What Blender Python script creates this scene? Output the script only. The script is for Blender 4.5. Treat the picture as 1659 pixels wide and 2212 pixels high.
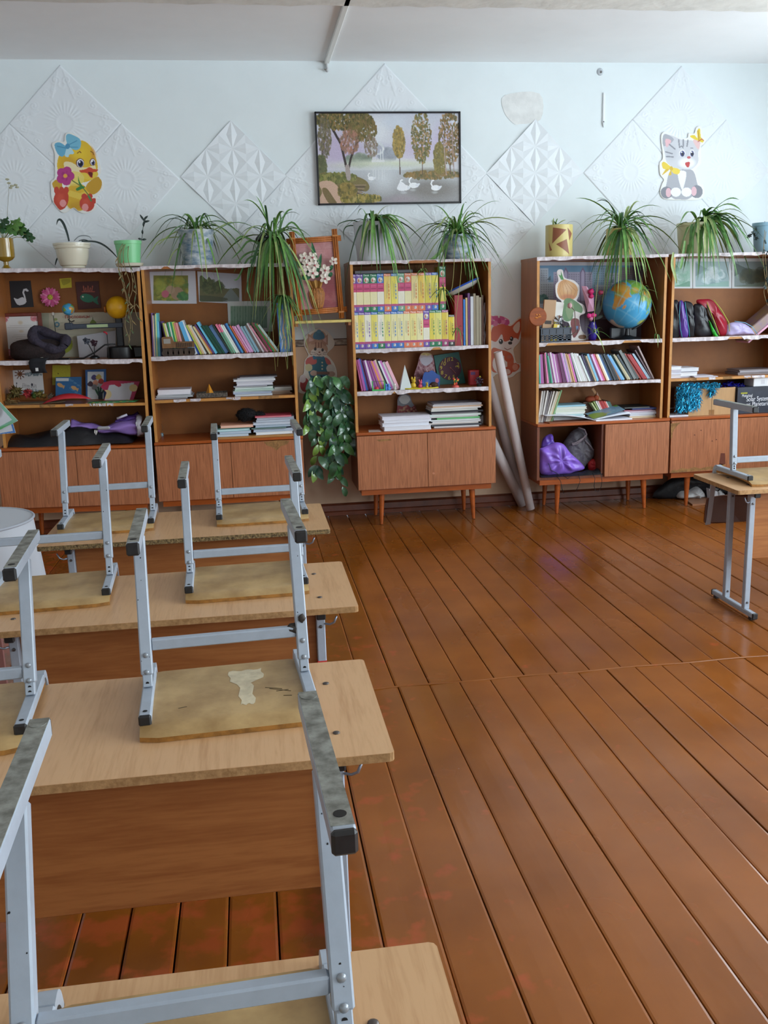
import bpy, bmesh, math, random
import numpy as np
from mathutils import Vector, Matrix
for o in list(bpy.data.objects):
 bpy.data.objects.remove(o)
SC = bpy.context.scene
COL = SC.collection
PI = math.pi
RNG = random.Random(7)
# ------------------------------------------------------------------ camera
CAM_H, F_PX, CX, CY = 1.58, 2020.0, 829.5, 1106.0
YAW, PITCH, ROLL = 0.13668, 0.21948, -0.02930
_F = np.array([math.sin(YAW) * math.cos(PITCH), math.cos(YAW) * math.cos(PITCH), -math.sin(PITCH)])
_R = np.array([math.cos(YAW), -math.sin(YAW), 0.0])
_U = np.cross(_R, _F)
_X = math.cos(ROLL) * _R + math.sin(ROLL) * _U
_V = -math.sin(ROLL) * _R + math.cos(ROLL) * _U
cam_d = bpy.data.cameras.new('camera')
cam_d.sensor_fit = 'HORIZONTAL'
cam_d.sensor_width = 36.0
cam_d.lens = F_PX / 1659.0 * 36.0
cam_d.clip_start = 0.05
cam = bpy.data.objects.new('camera', cam_d)
COL.objects.link(cam)
cam.matrix_world = Matrix(((_X[0], _V[0], -_F[0], 0), (_X[1], _V[1], -_F[1], 0), (_X[2], _V[2], -_F[2], CAM_H), (0, 0, 0, 1)))
SC.camera = cam
# ------------------------------------------------------------------ world, daylight through the windows, exposure
SC.view_settings.view_transform = 'Standard'
SC.view_settings.look = 'None'
SC.view_settings.gamma = 1.0
SC.view_settings.use_curve_mapping = False
SC.view_settings.exposure = -0.22
w = bpy.data.worlds.new('sky')
SC.world = w
w.use_nodes = True
w.node_tree.nodes['Background'].inputs[0].default_value = (0.72, 0.85, 1.0, 1)
w.node_tree.nodes['Background'].inputs[1].default_value = 1.0
WINDOWS = [(4.15, 6.15), (1.35, 3.35), (-1.5, 0.5)]      # y ranges of the windows in the right wall
WIN_Z = (0.85, 2.85)
RW = 4.55                                                # right wall
WIN_POWER = [100, 215, 215]
for (a, b), pw in zip(WINDOWS, WIN_POWER):
 L = bpy.data.lights.new('window_daylight', 'AREA')
 L.shape = 'RECTANGLE'
 L.size, L.size_y = b - a, WIN_Z[1] - WIN_Z[0]
 L.energy = pw
 L.color = (0.82, 0.935, 1.0)
 lo = bpy.data.objects.new('window_daylight', L)
 lo.location = (RW + 0.14, (a + b) / 2, (WIN_Z[0] + WIN_Z[1]) / 2)
 lo.rotation_euler = (0, PI / 2, 0)          # -Z axis points to -X
 COL.objects.link(lo)
# ------------------------------------------------------------------ helpers
def lin(c):
 return tuple((x / 255 / 12.92) if x / 255 <= 0.04045 else ((x / 255 + 0.055) / 1.055) ** 2.4 for x in c[:3])
_MATS = {}
def mat(name, rgb, rough=0.5, metal=0.0, noise=None, bump=None, spec=0.5, trans=0.0, alpha=1.0, stretch=None, rgb2=None, coat=0.0, sheen=0.0):
 """Principled material; noise=(scale, amount) varies the colour, rgb2 gives the second colour; stretch scales the pattern axes."""
 if name in _MATS:
  return _MATS[name]
 m = bpy.data.materials.new(name)
 m.use_nodes = True
 nt = m.node_tree
 b = nt.nodes['Principled BSDF']
 b.inputs['Base Color'].default_value = (*lin(rgb), 1)
 b.inputs['Roughness'].default_value = rough
 b.inputs['Metallic'].default_value = metal
 b.inputs['Specular IOR Level'].default_value = spec
 if trans: b.inputs['Transmission Weight'].default_value = trans
 if coat:
  b.inputs['Coat Weight'].default_value = coat
  b.inputs['Coat Roughness'].default_value = 0.1
 if sheen: b.inputs['Sheen Weight'].default_value = sheen
 tc = nt.nodes.new('ShaderNodeTexCoord')
 vec = tc.outputs['Object']
 if stretch:
  mp = nt.nodes.new('ShaderNodeMapping')
  mp.inputs['Scale'].default_value = stretch
  nt.links.new(vec, mp.inputs['Vector'])
  vec = mp.outputs['Vector']
 if noise:
  n = nt.nodes.new('ShaderNodeTexNoise')
  n.inputs['Scale'].default_value = noise[0]
  n.inputs['Detail'].default_value = 5
  n.inputs['Roughness'].default_value = 0.6
  nt.links.new(vec, n.inputs['Vector'])
  r = nt.nodes.new('ShaderNodeValToRGB')
  c1 = lin(rgb)
  c2 = lin(rgb2) if rgb2 else tuple(x * (1 - noise[1]) for x in c1)
  c0 = c1 if rgb2 else tuple(min(1, x * (1 + noise[1])) for x in c1)
  r.color_ramp.elements[0].position = 0.36
  r.color_ramp.elements[1].position = 0.64
  r.color_ramp.elements[0].color = (*c2, 1)
  r.color_ramp.elements[1].color = (*c0, 1)
  nt.links.new(n.outputs['Fac'], r.inputs['Fac'])
  nt.links.new(r.outputs['Color'], b.inputs['Base Color'])
 if bump:
  n2 = nt.nodes.new('ShaderNodeTexNoise')
  n2.inputs['Scale'].default_value = bump[0]
  n2.inputs['Detail'].default_value = 3
  nt.links.new(vec, n2.inputs['Vector'])
  bp = nt.nodes.new('ShaderNodeBump')
  bp.inputs['Strength'].default_value = bump[1]
  bp.inputs['Distance'].default_value = bump[2] if len(bump) > 2 else 0.01
  nt.links.new(n2.outputs['Fac'], bp.inputs['Height'])
  nt.links.new(bp.outputs['Normal'], b.inputs['Normal'])
 _MATS[name] = m
 return m
def C(rgb, rough=0.6, **k):
 """A plain painted, paper or cloth colour."""
 rgb = tuple(int(v) for v in rgb)
 return mat('colour_%02x%02x%02x_%d%s' % (*rgb, int(rough * 100), ''.join(sorted(k))), rgb, rough, **k)
def attr_mat(name='print', rough=0.5, coat=0.0):
 if name in _MATS:
  return _MATS[name]
 m = bpy.data.materials.new(name)
 m.use_nodes = True
 nt = m.node_tree
 a = nt.nodes.new('ShaderNodeAttribute')
 a.attribute_name = 'art'
 b = nt.nodes['Principled BSDF']
 b.inputs['Roughness'].default_value = rough
 if coat: b.inputs['Coat Weight'].default_value = coat
 nt.links.new(a.outputs['Color'], b.inputs['Base Color'])
 _MATS[name] = m
 return m
def wood_mat(name, c_light, c_dark, axis='z', scale=1.0, rough=0.35, dist=6.0, contrast=(0.3, 0.75), coat=0.0, along=.55):
 """Laminate or timber with long grain along one axis and wavering lines across it."""
 if name in _MATS:
  return _MATS[name]
 m = bpy.data.materials.new(name)
 m.use_nodes = True
 nt = m.node_tree
 b = nt.nodes['Principled BSDF']
 b.inputs['Roughness'].default_value = rough
 if coat:
  b.inputs['Coat Weight'].default_value = coat
  b.inputs['Coat Roughness'].default_value = 0.15
 tc = nt.nodes.new('ShaderNodeTexCoord')
 mp = nt.nodes.new('ShaderNodeMapping')
 s = {'x': (along, 7, 7), 'y': (7, along, 7), 'z': (7, 7, along)}[axis]
 mp.inputs['Scale'].default_value = tuple(v * scale for v in s)
 nt.links.new(tc.outputs['Object'], mp.inputs['Vector'])
 n = nt.nodes.new('ShaderNodeTexNoise')
 n.inputs['Scale'].default_value = 1.6
 n.inputs['Detail'].default_value = 8
 n.inputs['Roughness'].default_value = 0.62
 n.inputs['Distortion'].default_value = 0.5
 nt.links.new(mp.outputs['Vector'], n.inputs['Vector'])
 mul = nt.nodes.new('ShaderNodeMath'); mul.operation = 'MULTIPLY'; mul.inputs[1].default_value = dist
 nt.links.new(n.outputs['Fac'], mul.inputs[0])
 sn = nt.nodes.new('ShaderNodeMath'); sn.operation = 'PINGPONG'; sn.inputs[1].default_value = 0.5
 nt.links.new(mul.outputs[0], sn.inputs[0])
 n2 = nt.nodes.new('ShaderNodeTexNoise')
 n2.inputs['Scale'].default_value = 14
 n2.inputs['Detail'].default_value = 4
 nt.links.new(mp.outputs['Vector'], n2.inputs['Vector'])
 add = nt.nodes.new('ShaderNodeMath'); add.operation = 'ADD'
 nt.links.new(sn.outputs[0], add.inputs[0])
 nt.links.new(n2.outputs['Fac'], add.inputs[1])
 r = nt.nodes.new('ShaderNodeValToRGB')
 r.color_ramp.elements[0].position = contrast[0]
 r.color_ramp.elements[1].position = contrast[1]
 r.color_ramp.elements[0].color = (*lin(c_dark), 1)
 r.color_ramp.elements[1].color = (*lin(c_light), 1)
 nt.links.new(add.outputs[0], r.inputs['Fac'])
 nt.links.new(r.outputs['Color'], b.inputs['Base Color'])
 _MATS[name] = m
 return m
class MB:
 """Collects shapes and links them as ONE mesh object."""
 def __init__(s):
  s.v, s.f, s.m = [], [], []
 def add(s, vs, fs, mi=0):
  o = len(s.v)
  s.v += [tuple(p) for p in vs]
  for f in fs:
   s.f.append(tuple(i + o for i in f)); s.m.append(mi)
  return s
 def box(s, x0, x1, y0, y1, z0, z1, mi=0, c=0.0, M=None):
  if c <= 0:
   vs = [(x, y, z) for x in (x0, x1) for y in (y0, y1) for z in (z0, z1)]
   fs = [(0, 1, 3, 2), (4, 6, 7, 5), (0, 4, 5, 1), (2, 3, 7, 6), (0, 2, 6, 4), (1, 5, 7, 3)]
  else:
   c = min(c, (x1 - x0) * .45, (y1 - y0) * .45, (z1 - z0) * .45)
   X, Y, Z = (x0, x1), (y0, y1), (z0, z1)
   vs, idx = [], {}
   for i in (0, 1):
    for j in (0, 1):
     for k in (0, 1):
      dx, dy, dz = c if i == 0 else -c, c if j == 0 else -c, c if k == 0 else -c
      for a, p in (('x', (X[i], Y[j] + dy, Z[k] + dz)), ('y', (X[i] + dx, Y[j], Z[k] + dz)), ('z', (X[i] + dx, Y[j] + dy, Z[k]))):
       idx[i, j, k, a] = len(vs); vs.append(p)
   fs = []
   for i in (0, 1):
    q = [idx[i, 0, 0, 'x'], idx[i, 0, 1, 'x'], idx[i, 1, 1, 'x'], idx[i, 1, 0, 'x']]
    fs.append(q if i == 0 else q[::-1])
    q = [idx[0, i, 0, 'y'], idx[1, i, 0, 'y'], idx[1, i, 1, 'y'], idx[0, i, 1, 'y']]
    fs.append(q if i == 0 else q[::-1])
    q = [idx[0, 0, i, 'z'], idx[0, 1, i, 'z'], idx[1, 1, i, 'z'], idx[1, 0, i, 'z']]
    fs.append(q if i == 0 else q[::-1])
   for i in (0, 1):
    for j in (0, 1):
     f1 = [idx[i, j, 0, 'x'], idx[i, j, 0, 'y'], idx[i, j, 1, 'y'], idx[i, j, 1, 'x']]
     fs.append(f1 if (i + j) % 2 == 0 else f1[::-1])
     f1 = [idx[i, 0, j, 'x'], idx[i, 0, j, 'z'], idx[i, 1, j, 'z'], idx[i, 1, j, 'x']]
     fs.append(f1[::-1] if (i + j) % 2 == 0 else f1)
     f1 = [idx[0, i, j, 'y'], idx[0, i, j, 'z'], idx[1, i, j, 'z'], idx[1, i, j, 'y']]
     fs.append(f1 if (i + j) % 2 == 0 else f1[::-1])
     for k in (0, 1):
      t = [idx[i, j, k, 'x'], idx[i, j, k, 'y'], idx[i, j, k, 'z']]
      fs.append(t if (i + j + k) % 2 == 1 else t[::-1])
  if M is not None:
   vs = [M @ Vector(p) for p in vs]
  return s.add(vs, fs, mi)
 def bar(s, p, q, wx, wy, mi=0, c=0.0, up=(0, 0, 1)):
  """A rectangular bar from p to q; wx across, wy along 'up' as far as possible."""
  p, q = Vector(p), Vector(q)
  d = q - p; L = d.length; d.normalize()
  u = Vector(up)
  if abs(d.dot(u)) > 0.95: u = Vector((0, 1, 0)) if abs(d.y) < 0.9 else Vector((1, 0, 0))
  x = d.cross(u).normalized(); y = x.cross(d).normalized()
  M = Matrix.Translation(p) @ Matrix((x, d, y)).transposed().to_4x4()
  return s.box(-wx / 2, wx / 2, 0, L, -wy / 2, wy / 2, mi, c, M)
 def tube(s, path, r, n=8, mi=0, caps=True, flat=1.0):
  path = [Vector(p) for p in path]
  N = len(path)
  rs = r if isinstance(r, (list, tuple)) else [r] * N
  vs, fs = [], []
  ref = None
  for i, p in enumerate(path):
   d = (path[min(i + 1, N - 1)] - path[max(i - 1, 0)])
   d = d.normalized() if d.length > 1e-9 else Vector((0, 0, 1))
   if ref is None:
    ref = Vector((0, 1, 0)) if abs(d.y) < 0.8 else Vector((1, 0, 0))
   x = d.cross(ref)
   x = x.normalized() if x.length > 1e-6 else Vector((1, 0, 0))
   y = x.cross(d).normalized(); ref = y
   for k in range(n):
    a = 2 * PI * k / n
    vs.append(p + x * (rs[i] * math.cos(a)) + y * (rs[i] * flat * math.sin(a)))
  for i in range(N - 1):
   for k in range(n):
    a, b = i * n + k, i * n + (k + 1) % n
    fs.append((a, b, b + n, a + n))
  if caps:
   fs.append(tuple(range(n))[::-1]); fs.append(tuple(range((N - 1) * n, N * n)))
  return s.add(vs, fs, mi)
 def lathe(s, prof, c=(0, 0, 0), n=24, mi=0, M=None, close=True):
  vs, fs = [], []
  for r, z in prof:
   for k in range(n):
    a = 2 * PI * k / n
    vs.append(Vector((c[0] + r * math.cos(a), c[1] + r * math.sin(a), c[2] + z)))
  for i in range(len(prof) - 1):
   for k in range(n):
    a, b = i * n + k, i * n + (k + 1) % n
    fs.append((a, b, b + n, a + n))
  if close:
   fs.append(tuple(range(n))[::-1]); fs.append(tuple(range((len(prof) - 1) * n, len(prof) * n)))
  if M is not None: vs = [M @ p for p in vs]
  return s.add(vs, fs, mi)
 def ball(s, c, r, nu=16, nv=10, sc=(1, 1, 1), mi=0, M=None, wob=0, seed=0):
  rg = random.Random(seed)
  vs, fs = [], []
  ph = [rg.uniform(0, 6.28) for _ in range(6)]
  for j in range(nv + 1):
   t = PI * j / nv
   for i in range(nu):
    a = 2 * PI * i / nu
    d = Vector((math.sin(t) * math.cos(a), math.sin(t) * math.sin(a), math.cos(t)))
    k = 1 + wob * (math.sin(5 * d.x + ph[0]) * math.sin(4 * d.y + ph[1]) + 0.6 * math.sin(9 * d.z + ph[2] + 5 * d.x) + .5 * math.sin(11 * d.y + ph[3] - 7 * d.x)) if wob else 1
    p = Vector((d.x * r * sc[0] * k, d.y * r * sc[1] * k, d.z * r * sc[2] * k))
    if M is not None: p = M @ p
    vs.append(p + Vector(c))
  for j in range(nv):
   for i in range(nu):
    a, b = j * nu + i, j * nu + (i + 1) % nu
    fs.append((a, a + nu, b + nu, b))
  return s.add(vs, fs, mi)
 def prism(s, poly, a, b, plane='xz', mi=0, M=None):
  """Extrudes a 2-D outline from depth a to depth b."""
  n = len(poly)
  P = (lambda u, v, d: (u, d, v)) if plane == 'xz' else ((lambda u, v, d: (u, v, d)) if plane == 'xy' else (lambda u, v, d: (d, u, v)))
  vs = [Vector(P(u, v, a)) for u, v in poly] + [Vector(P(u, v, b)) for u, v in poly]
  if M is not None: vs = [M @ p for p in vs]
  fs = [tuple(range(n)), tuple(range(n, 2 * n))[::-1]] + [(i, i + n, (i + 1) % n + n, (i + 1) % n) for i in range(n)]
  return s.add(vs, fs, mi)
 def grid(s, P, nu, nv, mi=0):
  """P(i, j) gives a point; an open sheet."""
  vs = [P(i, j) for j in range(nv + 1) for i in range(nu + 1)]
  fs = [(j * (nu + 1) + i, j * (nu + 1) + i + 1, (j + 1) * (nu + 1) + i + 1, (j + 1) * (nu + 1) + i) for j in range(nv) for i in range(nu)]
  return s.add(vs, fs, mi)
 def mesh(s, name, mats, smooth=None):
  me = bpy.data.meshes.new(name)
  me.from_pydata(s.v, [], s.f)
  for x in (mats if isinstance(mats, (list, tuple)) else [mats]):
   me.materials.append(x)
  if any(s.m): me.polygons.foreach_set('material_index', s.m)
  bm = bmesh.new(); bm.from_mesh(me)
  bmesh.ops.recalc_face_normals(bm, faces=bm.faces)
  bm.to_mesh(me); bm.free()
  if smooth:
   me.shade_smooth()
   if smooth is not True: me.set_sharp_from_angle(angle=math.radians(smooth))
  return me
 def build(s, name, mats, parent=None, smooth=None):
  o = bpy.data.objects.new(name, s.mesh(name, mats, smooth))
  COL.objects.link(o)
  if parent is not None: o.parent = parent
  return o
def tag(o, label, cat, group=None, kind=None):
 o['label'] = label; o['category'] = cat
 if group: o['group'] = group
 if kind: o['kind'] = kind
 return o
def thing(name, label, cat, loc=(0, 0, 0), rz=0.0, group=None):
 o = bpy.data.objects.new(name, None)
 o.empty_display_size = 0.05
 COL.objects.link(o)
 o.location = loc; o.rotation_euler = (0, 0, rz)
 return tag(o, label, cat, group)
def struct(o):
 o['kind'] = 'structure'
 return o
def copy_tree(o, parent=None):
 c = o.copy(); COL.objects.link(c)
 if parent is not None: c.parent = parent
 for ch in list(o.children): copy_tree(ch, c)
 return c
def ray(px, py):
 a, b = (px - CX) / F_PX, (py - CY) / F_PX
 return a * _X - b * _V + _F
def at(px, py, Y):
 """The point of the upright plane y = Y that the photograph shows at this pixel: (x, z)."""
 d = ray(px, py); t = Y / d[1]
 return d[0] * t, CAM_H + d[2] * t
def on(px, py, z):
 """The point of the level plane at height z: (x, y)."""
 d = ray(px, py); t = (z - CAM_H) / d[2]
 return d[0] * t, d[1] * t
def smooth_poly(pts, n=6, closed=True):
 """Catmull-Rom through the points."""
 N = len(pts); out = []
 for i in range(N if closed else N - 1):
  p0, p1, p2, p3 = (np.array(pts[(i + k - 1) % N] if closed else pts[min(max(i + k - 1, 0), N - 1)], float) for k in range(4))
  for k in range(n):
   t = k / n
   out.append(tuple(0.5 * ((2 * p1) + (-p0 + p2) * t + (2 * p0 - 5 * p1 + 4 * p2 - p3) * t * t + (-p0 + 3 * p1 - 3 * p2 + p3) * t ** 3)))
 if not closed: out.append(tuple(pts[-1]))
 return out
# ================================================================== the room
WY = 7.03                       # back wall
CEIL = 3.24
LX = -3.6                       # left wall
FY = -2.6                       # wall behind the camera
m_wall = mat('wall_paint_white', (228, 237, 240), 0.75, noise=(1.3, 0.03), bump=(9, 0.12, 0.004))
m_ceil = mat('ceiling_paint', (244, 246, 248), 0.8, noise=(1.0, 0.03), bump=(6, 0.1, 0.004))
m_beige = mat('wall_paint_beige', (204, 172, 144), 0.55, noise=(2.0, 0.06), bump=(14, 0.1, 0.003))
m_base = mat('baseboard_paint', (104, 50, 28), 0.35, noise=(12, 0.2), bump=(30, 0.2, 0.003))
def slab(name, x0, x1, y0, y1, z0, z1, m, c=0.0):
 return struct(MB().box(x0, x1, y0, y1, z0, z1, 0, c).build(name, m))
wall_back = slab('wall_back', LX, RW + .3, WY, WY + .2, 0, CEIL + .2, m_wall)
slab('wall_left', LX - .2, LX, FY - .2, WY + .2, 0, CEIL + .2, m_wall)
slab('wall_front', LX, RW + .3, FY - .2, FY, 0, CEIL + .2, m_wall)
# right wall with the three window openings
wr = MB()
ys = [FY - .2] + [v for ab in sorted(WINDOWS) for v in ab] + [WY]
for i in range(0, len(ys), 2):
 wr.box(RW, RW + .3, ys[i], ys[i + 1], 0, CEIL + .2)
for a, b in WINDOWS:
 wr.box(RW, RW + .3, a, b, 0, WIN_Z[0]); wr.box(RW, RW + .3, a, b, WIN_Z[1], CEIL + .2)
struct(wr.build('wall_right', m_wall))
m_frame = mat('window_frame_paint', (236, 236, 232), 0.35)
for k, (a, b) in enumerate(WINDOWS):
 fr = MB()
 for y in (a + .03, (a + b) / 2, b - .03): fr.box(RW + .04, RW + .1, y - .03, y + .03, WIN_Z[0], WIN_Z[1], 0, .006)
 for z in (WIN_Z[0] + .03, WIN_Z[0] + 1.35, WIN_Z[1] - .03): fr.box(RW + .045, RW + .095, a, b, z - .03, z + .03, 0, .006)
 wf = struct(fr.build('window_%d' % (k + 1), m_frame))
 MB().box(RW - .16, RW + .04, a - .05, b + .05, WIN_Z[0] - .04, WIN_Z[0]).build('window_sill', m_frame, wf)
# dado of the back and side walls: the lower part is painted beige, a paper frieze runs along its top edge
slab('trim_1', LX, RW, WY - .004, WY, 0.08, 1.285, m_beige)
slab('trim_3', LX, LX + .004, FY, WY - .004, 0.08, 1.285, m_beige)
fz = mat('paper_frieze', (214, 204, 190), 0.7, noise=(16, 0.1), rgb2=(110, 92, 80), stretch=(1, 1, 2.4))
fm = MB().box(LX, RW, WY - .006, WY, 1.285, 1.335)
ft = struct(fm.build('trim_2', fz))
for z in (1.287, 1.332):
 MB().box(LX, RW, WY - .0075, WY - .006, z - .0035, z + .0035).build('border_line', C((92, 70, 60)), ft)
for i in range(60):                                      # ragged upper edge of the dado paint is hidden by the frieze; skirting board below
 pass
bb = MB()
bb.prism([(WY, 0.0), (WY - .045, 0.0), (WY - .045, .028), (WY - .030, .034), (WY - .026, .075), (WY - .012, .088), (WY, .09)], LX, RW, 'yz')
struct(bb.build('baseboard_back', m_base, smooth=30))
# ceiling: a slab joint runs across the room at y = 5.72, the nearer panel hangs a little lower with a flaking edge
cm = MB().box(LX, RW + .3, 5.72, WY + .2, CEIL, CEIL + .2)
struct(cm.build('ceiling', m_ceil))
near = MB()
NE = 90
edge = []
for i in range(NE + 1):
 x = LX + (RW + .3 - LX) * i / NE
 edge.append((x, 5.72 + .018 * math.sin(i * 1.7) * math.sin(i * .63) + RNG.uniform(-.012, .012)))
near.prism([(LX, FY - .2)] + [(RW + .3, FY - .2)] + edge[::-1], CEIL - .022, CEIL + .1, 'xy')
struct(near.build('ceiling_panel', mat('ceiling_panel_paint', (226, 224, 218), 0.85, noise=(5, 0.08), bump=(18, 0.5, 0.01))))
# cable duct on the ceiling, its hooked end on the wall
duct = thing('cable_duct', 'white cable duct running along the ceiling to the back wall', 'cable duct', (0.656, 6.2, CEIL))
dm = MB()
dm.box(-.017, .017, -3.0, WY - 6.2 - .004, -.022, -.0005, 0, .004)
dm.build('duct', m_frame, duct)
hook = MB()
hook.tube([(0, .80, -.012), (0, .815, -.03), (.002, .812, -.055), (-.004, .80, -.07)], .012, 8)
hook.build('bracket', C((205, 208, 210), .5), duct, smooth=True)
hk = MB().tube([(-.006, .80, -.058), (-.012, .79, -.066), (-.022, .79, -.062)], .004, 6).build('wire_end', C((120, 112, 104)), duct)
# a plugged hole and an old cable stub on the wall
p = at(1296, 155, WY)
t = thing('wall_plug', 'grey plugged hole high on the white wall, above cable stub', 'wall plug', (p[0], WY, p[1]))
MB().lathe([(.026, 0), (.022, .006), (.010, .012), (.001, .013)], n=12, M=Matrix.Rotation(PI / 2, 4, 'X')).build('filler', C((196, 202, 208), .9), t, smooth=True)
MB().ball((.004, -.012, -.004), .009, 8, 6).build('stub', C((120, 118, 116)), t)
p0, p1 = at(1304, 200, WY), at(1303, 272, WY)
t = thing('cable_stub', 'short white cable stub standing upright on the white wall', 'cable stub', (p0[0], WY, p1[1]))
MB().box(-.008, .009, -.012, 0, .02, p0[1] - p1[1], 0, .004).build('channel', mat('channel_white', (236, 240, 244), .5), t)
MB().prism([(-.006, .03), (.006, .03), (.001, -.012), (-.006, .01)], -.012, -.002).build('torn_end', C((206, 210, 214), .7), t)
# peeled patch of wallpaper
pp = [at(x, y, WY) for x, y in ((1090, 206), (1165, 202), (1168, 258), (1124, 268), (1108, 266), (1088, 240))]
tag(MB().prism(smooth_poly(pp, 4), WY - .003, WY).build('wallpaper_patch', mat('bare_plaster', (228, 230, 229), .85, noise=(14, .06), bump=(40, .4, .004))),
 'pale beige peeled patch on the white wall above the right faceted tile', 'wall patch')
# ------------------------------------------------------------------ foam tiles glued to the wall
m_foam = mat('foam_tile', (230, 236, 241), 0.5, bump=(60, 0.05, 0.002))
TS = 0.523                                               # side of a tile
def relief_mesh():
 """Pressed foam tile: sunburst in the middle, scrolls and spirals towards the corners."""
 N = 100
 u = np.linspace(-1, 1, N + 1)
 X, Y = np.meshgrid(u, u)
 # work in the frame of the diagonals so the ornament stands upright when the tile hangs on its corner
 P, Q = (X - Y) / 2, (X + Y) / 2
 r, a = np.hypot(P, Q), np.arctan2(Q, P)
 H = 0.9 * np.exp(-((r - .27) / .09) ** 2) * (0.5 + 0.5 * np.cos(28 * a)) ** 1.5 + .5 * np.exp(-((r - .16) / .03) ** 2)
 for k in range(4):
  an = k * PI / 2
  c, s_ = math.cos(an), math.sin(an)
  p, q = P * c + Q * s_, -P * s_ + Q * c
  for sg in (-1, 1):
   for (cx, cy, rad) in ((.74, sg * .10, .085), (.52, sg * .30, .075), (.56, sg * .17, .05)):
    rr, aa = np.hypot(p - cx, q - cy), np.arctan2(q - cy, p - cx)
    H = H + np.where(rr < rad * 1.25, (0.5 + 0.5 * np.cos(2 * PI * rr / (rad * .62) + sg * aa)) * np.clip(1.3 - rr / rad, 0, 1), 0)
   f = q * sg - (.05 + .35 * np.clip((.95 - p), 0, 1) ** 1.3)
   H = H + .7 * np.exp(-(f / .012) ** 2) * (p > .42) * (p < .92) + .5 * np.exp(-((f - .035) / .010) ** 2) * (p > .45) * (p < .85)
  H = H + .5 * np.exp(-((np.hypot(p - .66, q) - .05) / .02) ** 2)
 E = np.maximum(np.abs(X), np.abs(Y))
 H = H * np.clip((0.985 - E) / .04, 0, 1)
 b = MB()
 vs = []
 for j in range(N + 1):
  for i in range(N + 1):
   edge_drop = -0.006 if E[j, i] > .999 else 0
   vs.append((X[j, i] * TS / 2, -(.006 + .0034 * min(1.2, H[j, i]) + edge_drop), Y[j, i] * TS / 2))
 fs = [(j * (N + 1) + i, j * (N + 1) + i + 1, (j + 1) * (N + 1) + i + 1, (j + 1) * (N + 1) + i) for j in range(N) for i in range(N)]
 b.add(vs, fs)
 return b.mesh('wall_tile', m_foam, True)
def facet_mesh():
 """Foam tile of folded facets, a star at every node."""
 b = MB()
 hd = TS / math.sqrt(2)                               # half diagonal = two units
 un = hd / 2
 hgt, base = .009, .005
 tris = []
 for i in range(-2, 2):
  for j in range(-2, 2):
   cx, cz = i + .5, j + .5
   Cc = (cx, cz, 1.0)
   N4 = [(i, j), (i + 1, j), (i + 1, j + 1), (i, j + 1)]
   S4 = [(cx, j + .2), (i + .8, cz), (cx, j + .8), (i + .2, cz)]
   for k in range(4):
    n0, s0, n1 = N4[k], S4[k], N4[(k + 1) % 4]
    tris.append((Cc, (*n0, 0), (*s0, 0.1))); tris.append((Cc, (*s0, 0.1), (*n1, 0)))
    mid = ((n0[0] + n1[0]) / 2, (n0[1] + n1[1]) / 2, 1.0)
    tris.append(((*n0, 0), mid, (*s0, 0.1))); tris.append((mid, (*n1, 0), (*s0, 0.1)))
 for t in tris:
  gx, gz = sum(p[0] for p in t) / 3, sum(p[1] for p in t) / 3
  if abs(gx) + abs(gz) < 2:
   b.add([(p[0] * un, -(base + hgt * p[2]), p[1] * un) for p in t], [(0, 1, 2)])
 for k in range(4):                                   # rim
  A = [(2, 0), (0, 2), (-2, 0), (0, -2)]
  p, q = A[k], A[(k + 1) % 4]
  b.add([(p[0] * un, 0, p[1] * un), (q[0] * un, 0, q[1] * un), (q[0] * un, -base, q[1] * un), (p[0] * un, -base, p[1] * un)], [(0, 1, 2, 3)])
 return b.mesh('wall_tile', m_foam)
me_rel, me_fac = relief_mesh(), facet_mesh()
def wall_tile(me, x, z, rot):
 o = bpy.data.objects.new('wall_tile', me)
 COL.objects.link(o)
 o.location = (x, WY, z); o.rotation_euler = (0, rot, 0)
 o.parent = wall_back
 return o
HD = TS / math.sqrt(2)
for gx, gz in ((-1.145, 2.468), (1.062, 2.488), (3.27, 2.482)):          # three large diamonds of four tiles
 for dx, dz in ((0, HD), (0, -HD), (-HD, 0), (HD, 0)):
  wall_tile(me_rel, gx + dx, gz + dz, PI / 4)
for gx, gz in ((-.03, 2.483), (2.163, 2.485)):
 wall_tile(me_fac, gx, gz, 0)
for gx in (.34, 1.79):
 wall_tile(me_rel, gx, 2.118, PI / 4)
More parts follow.
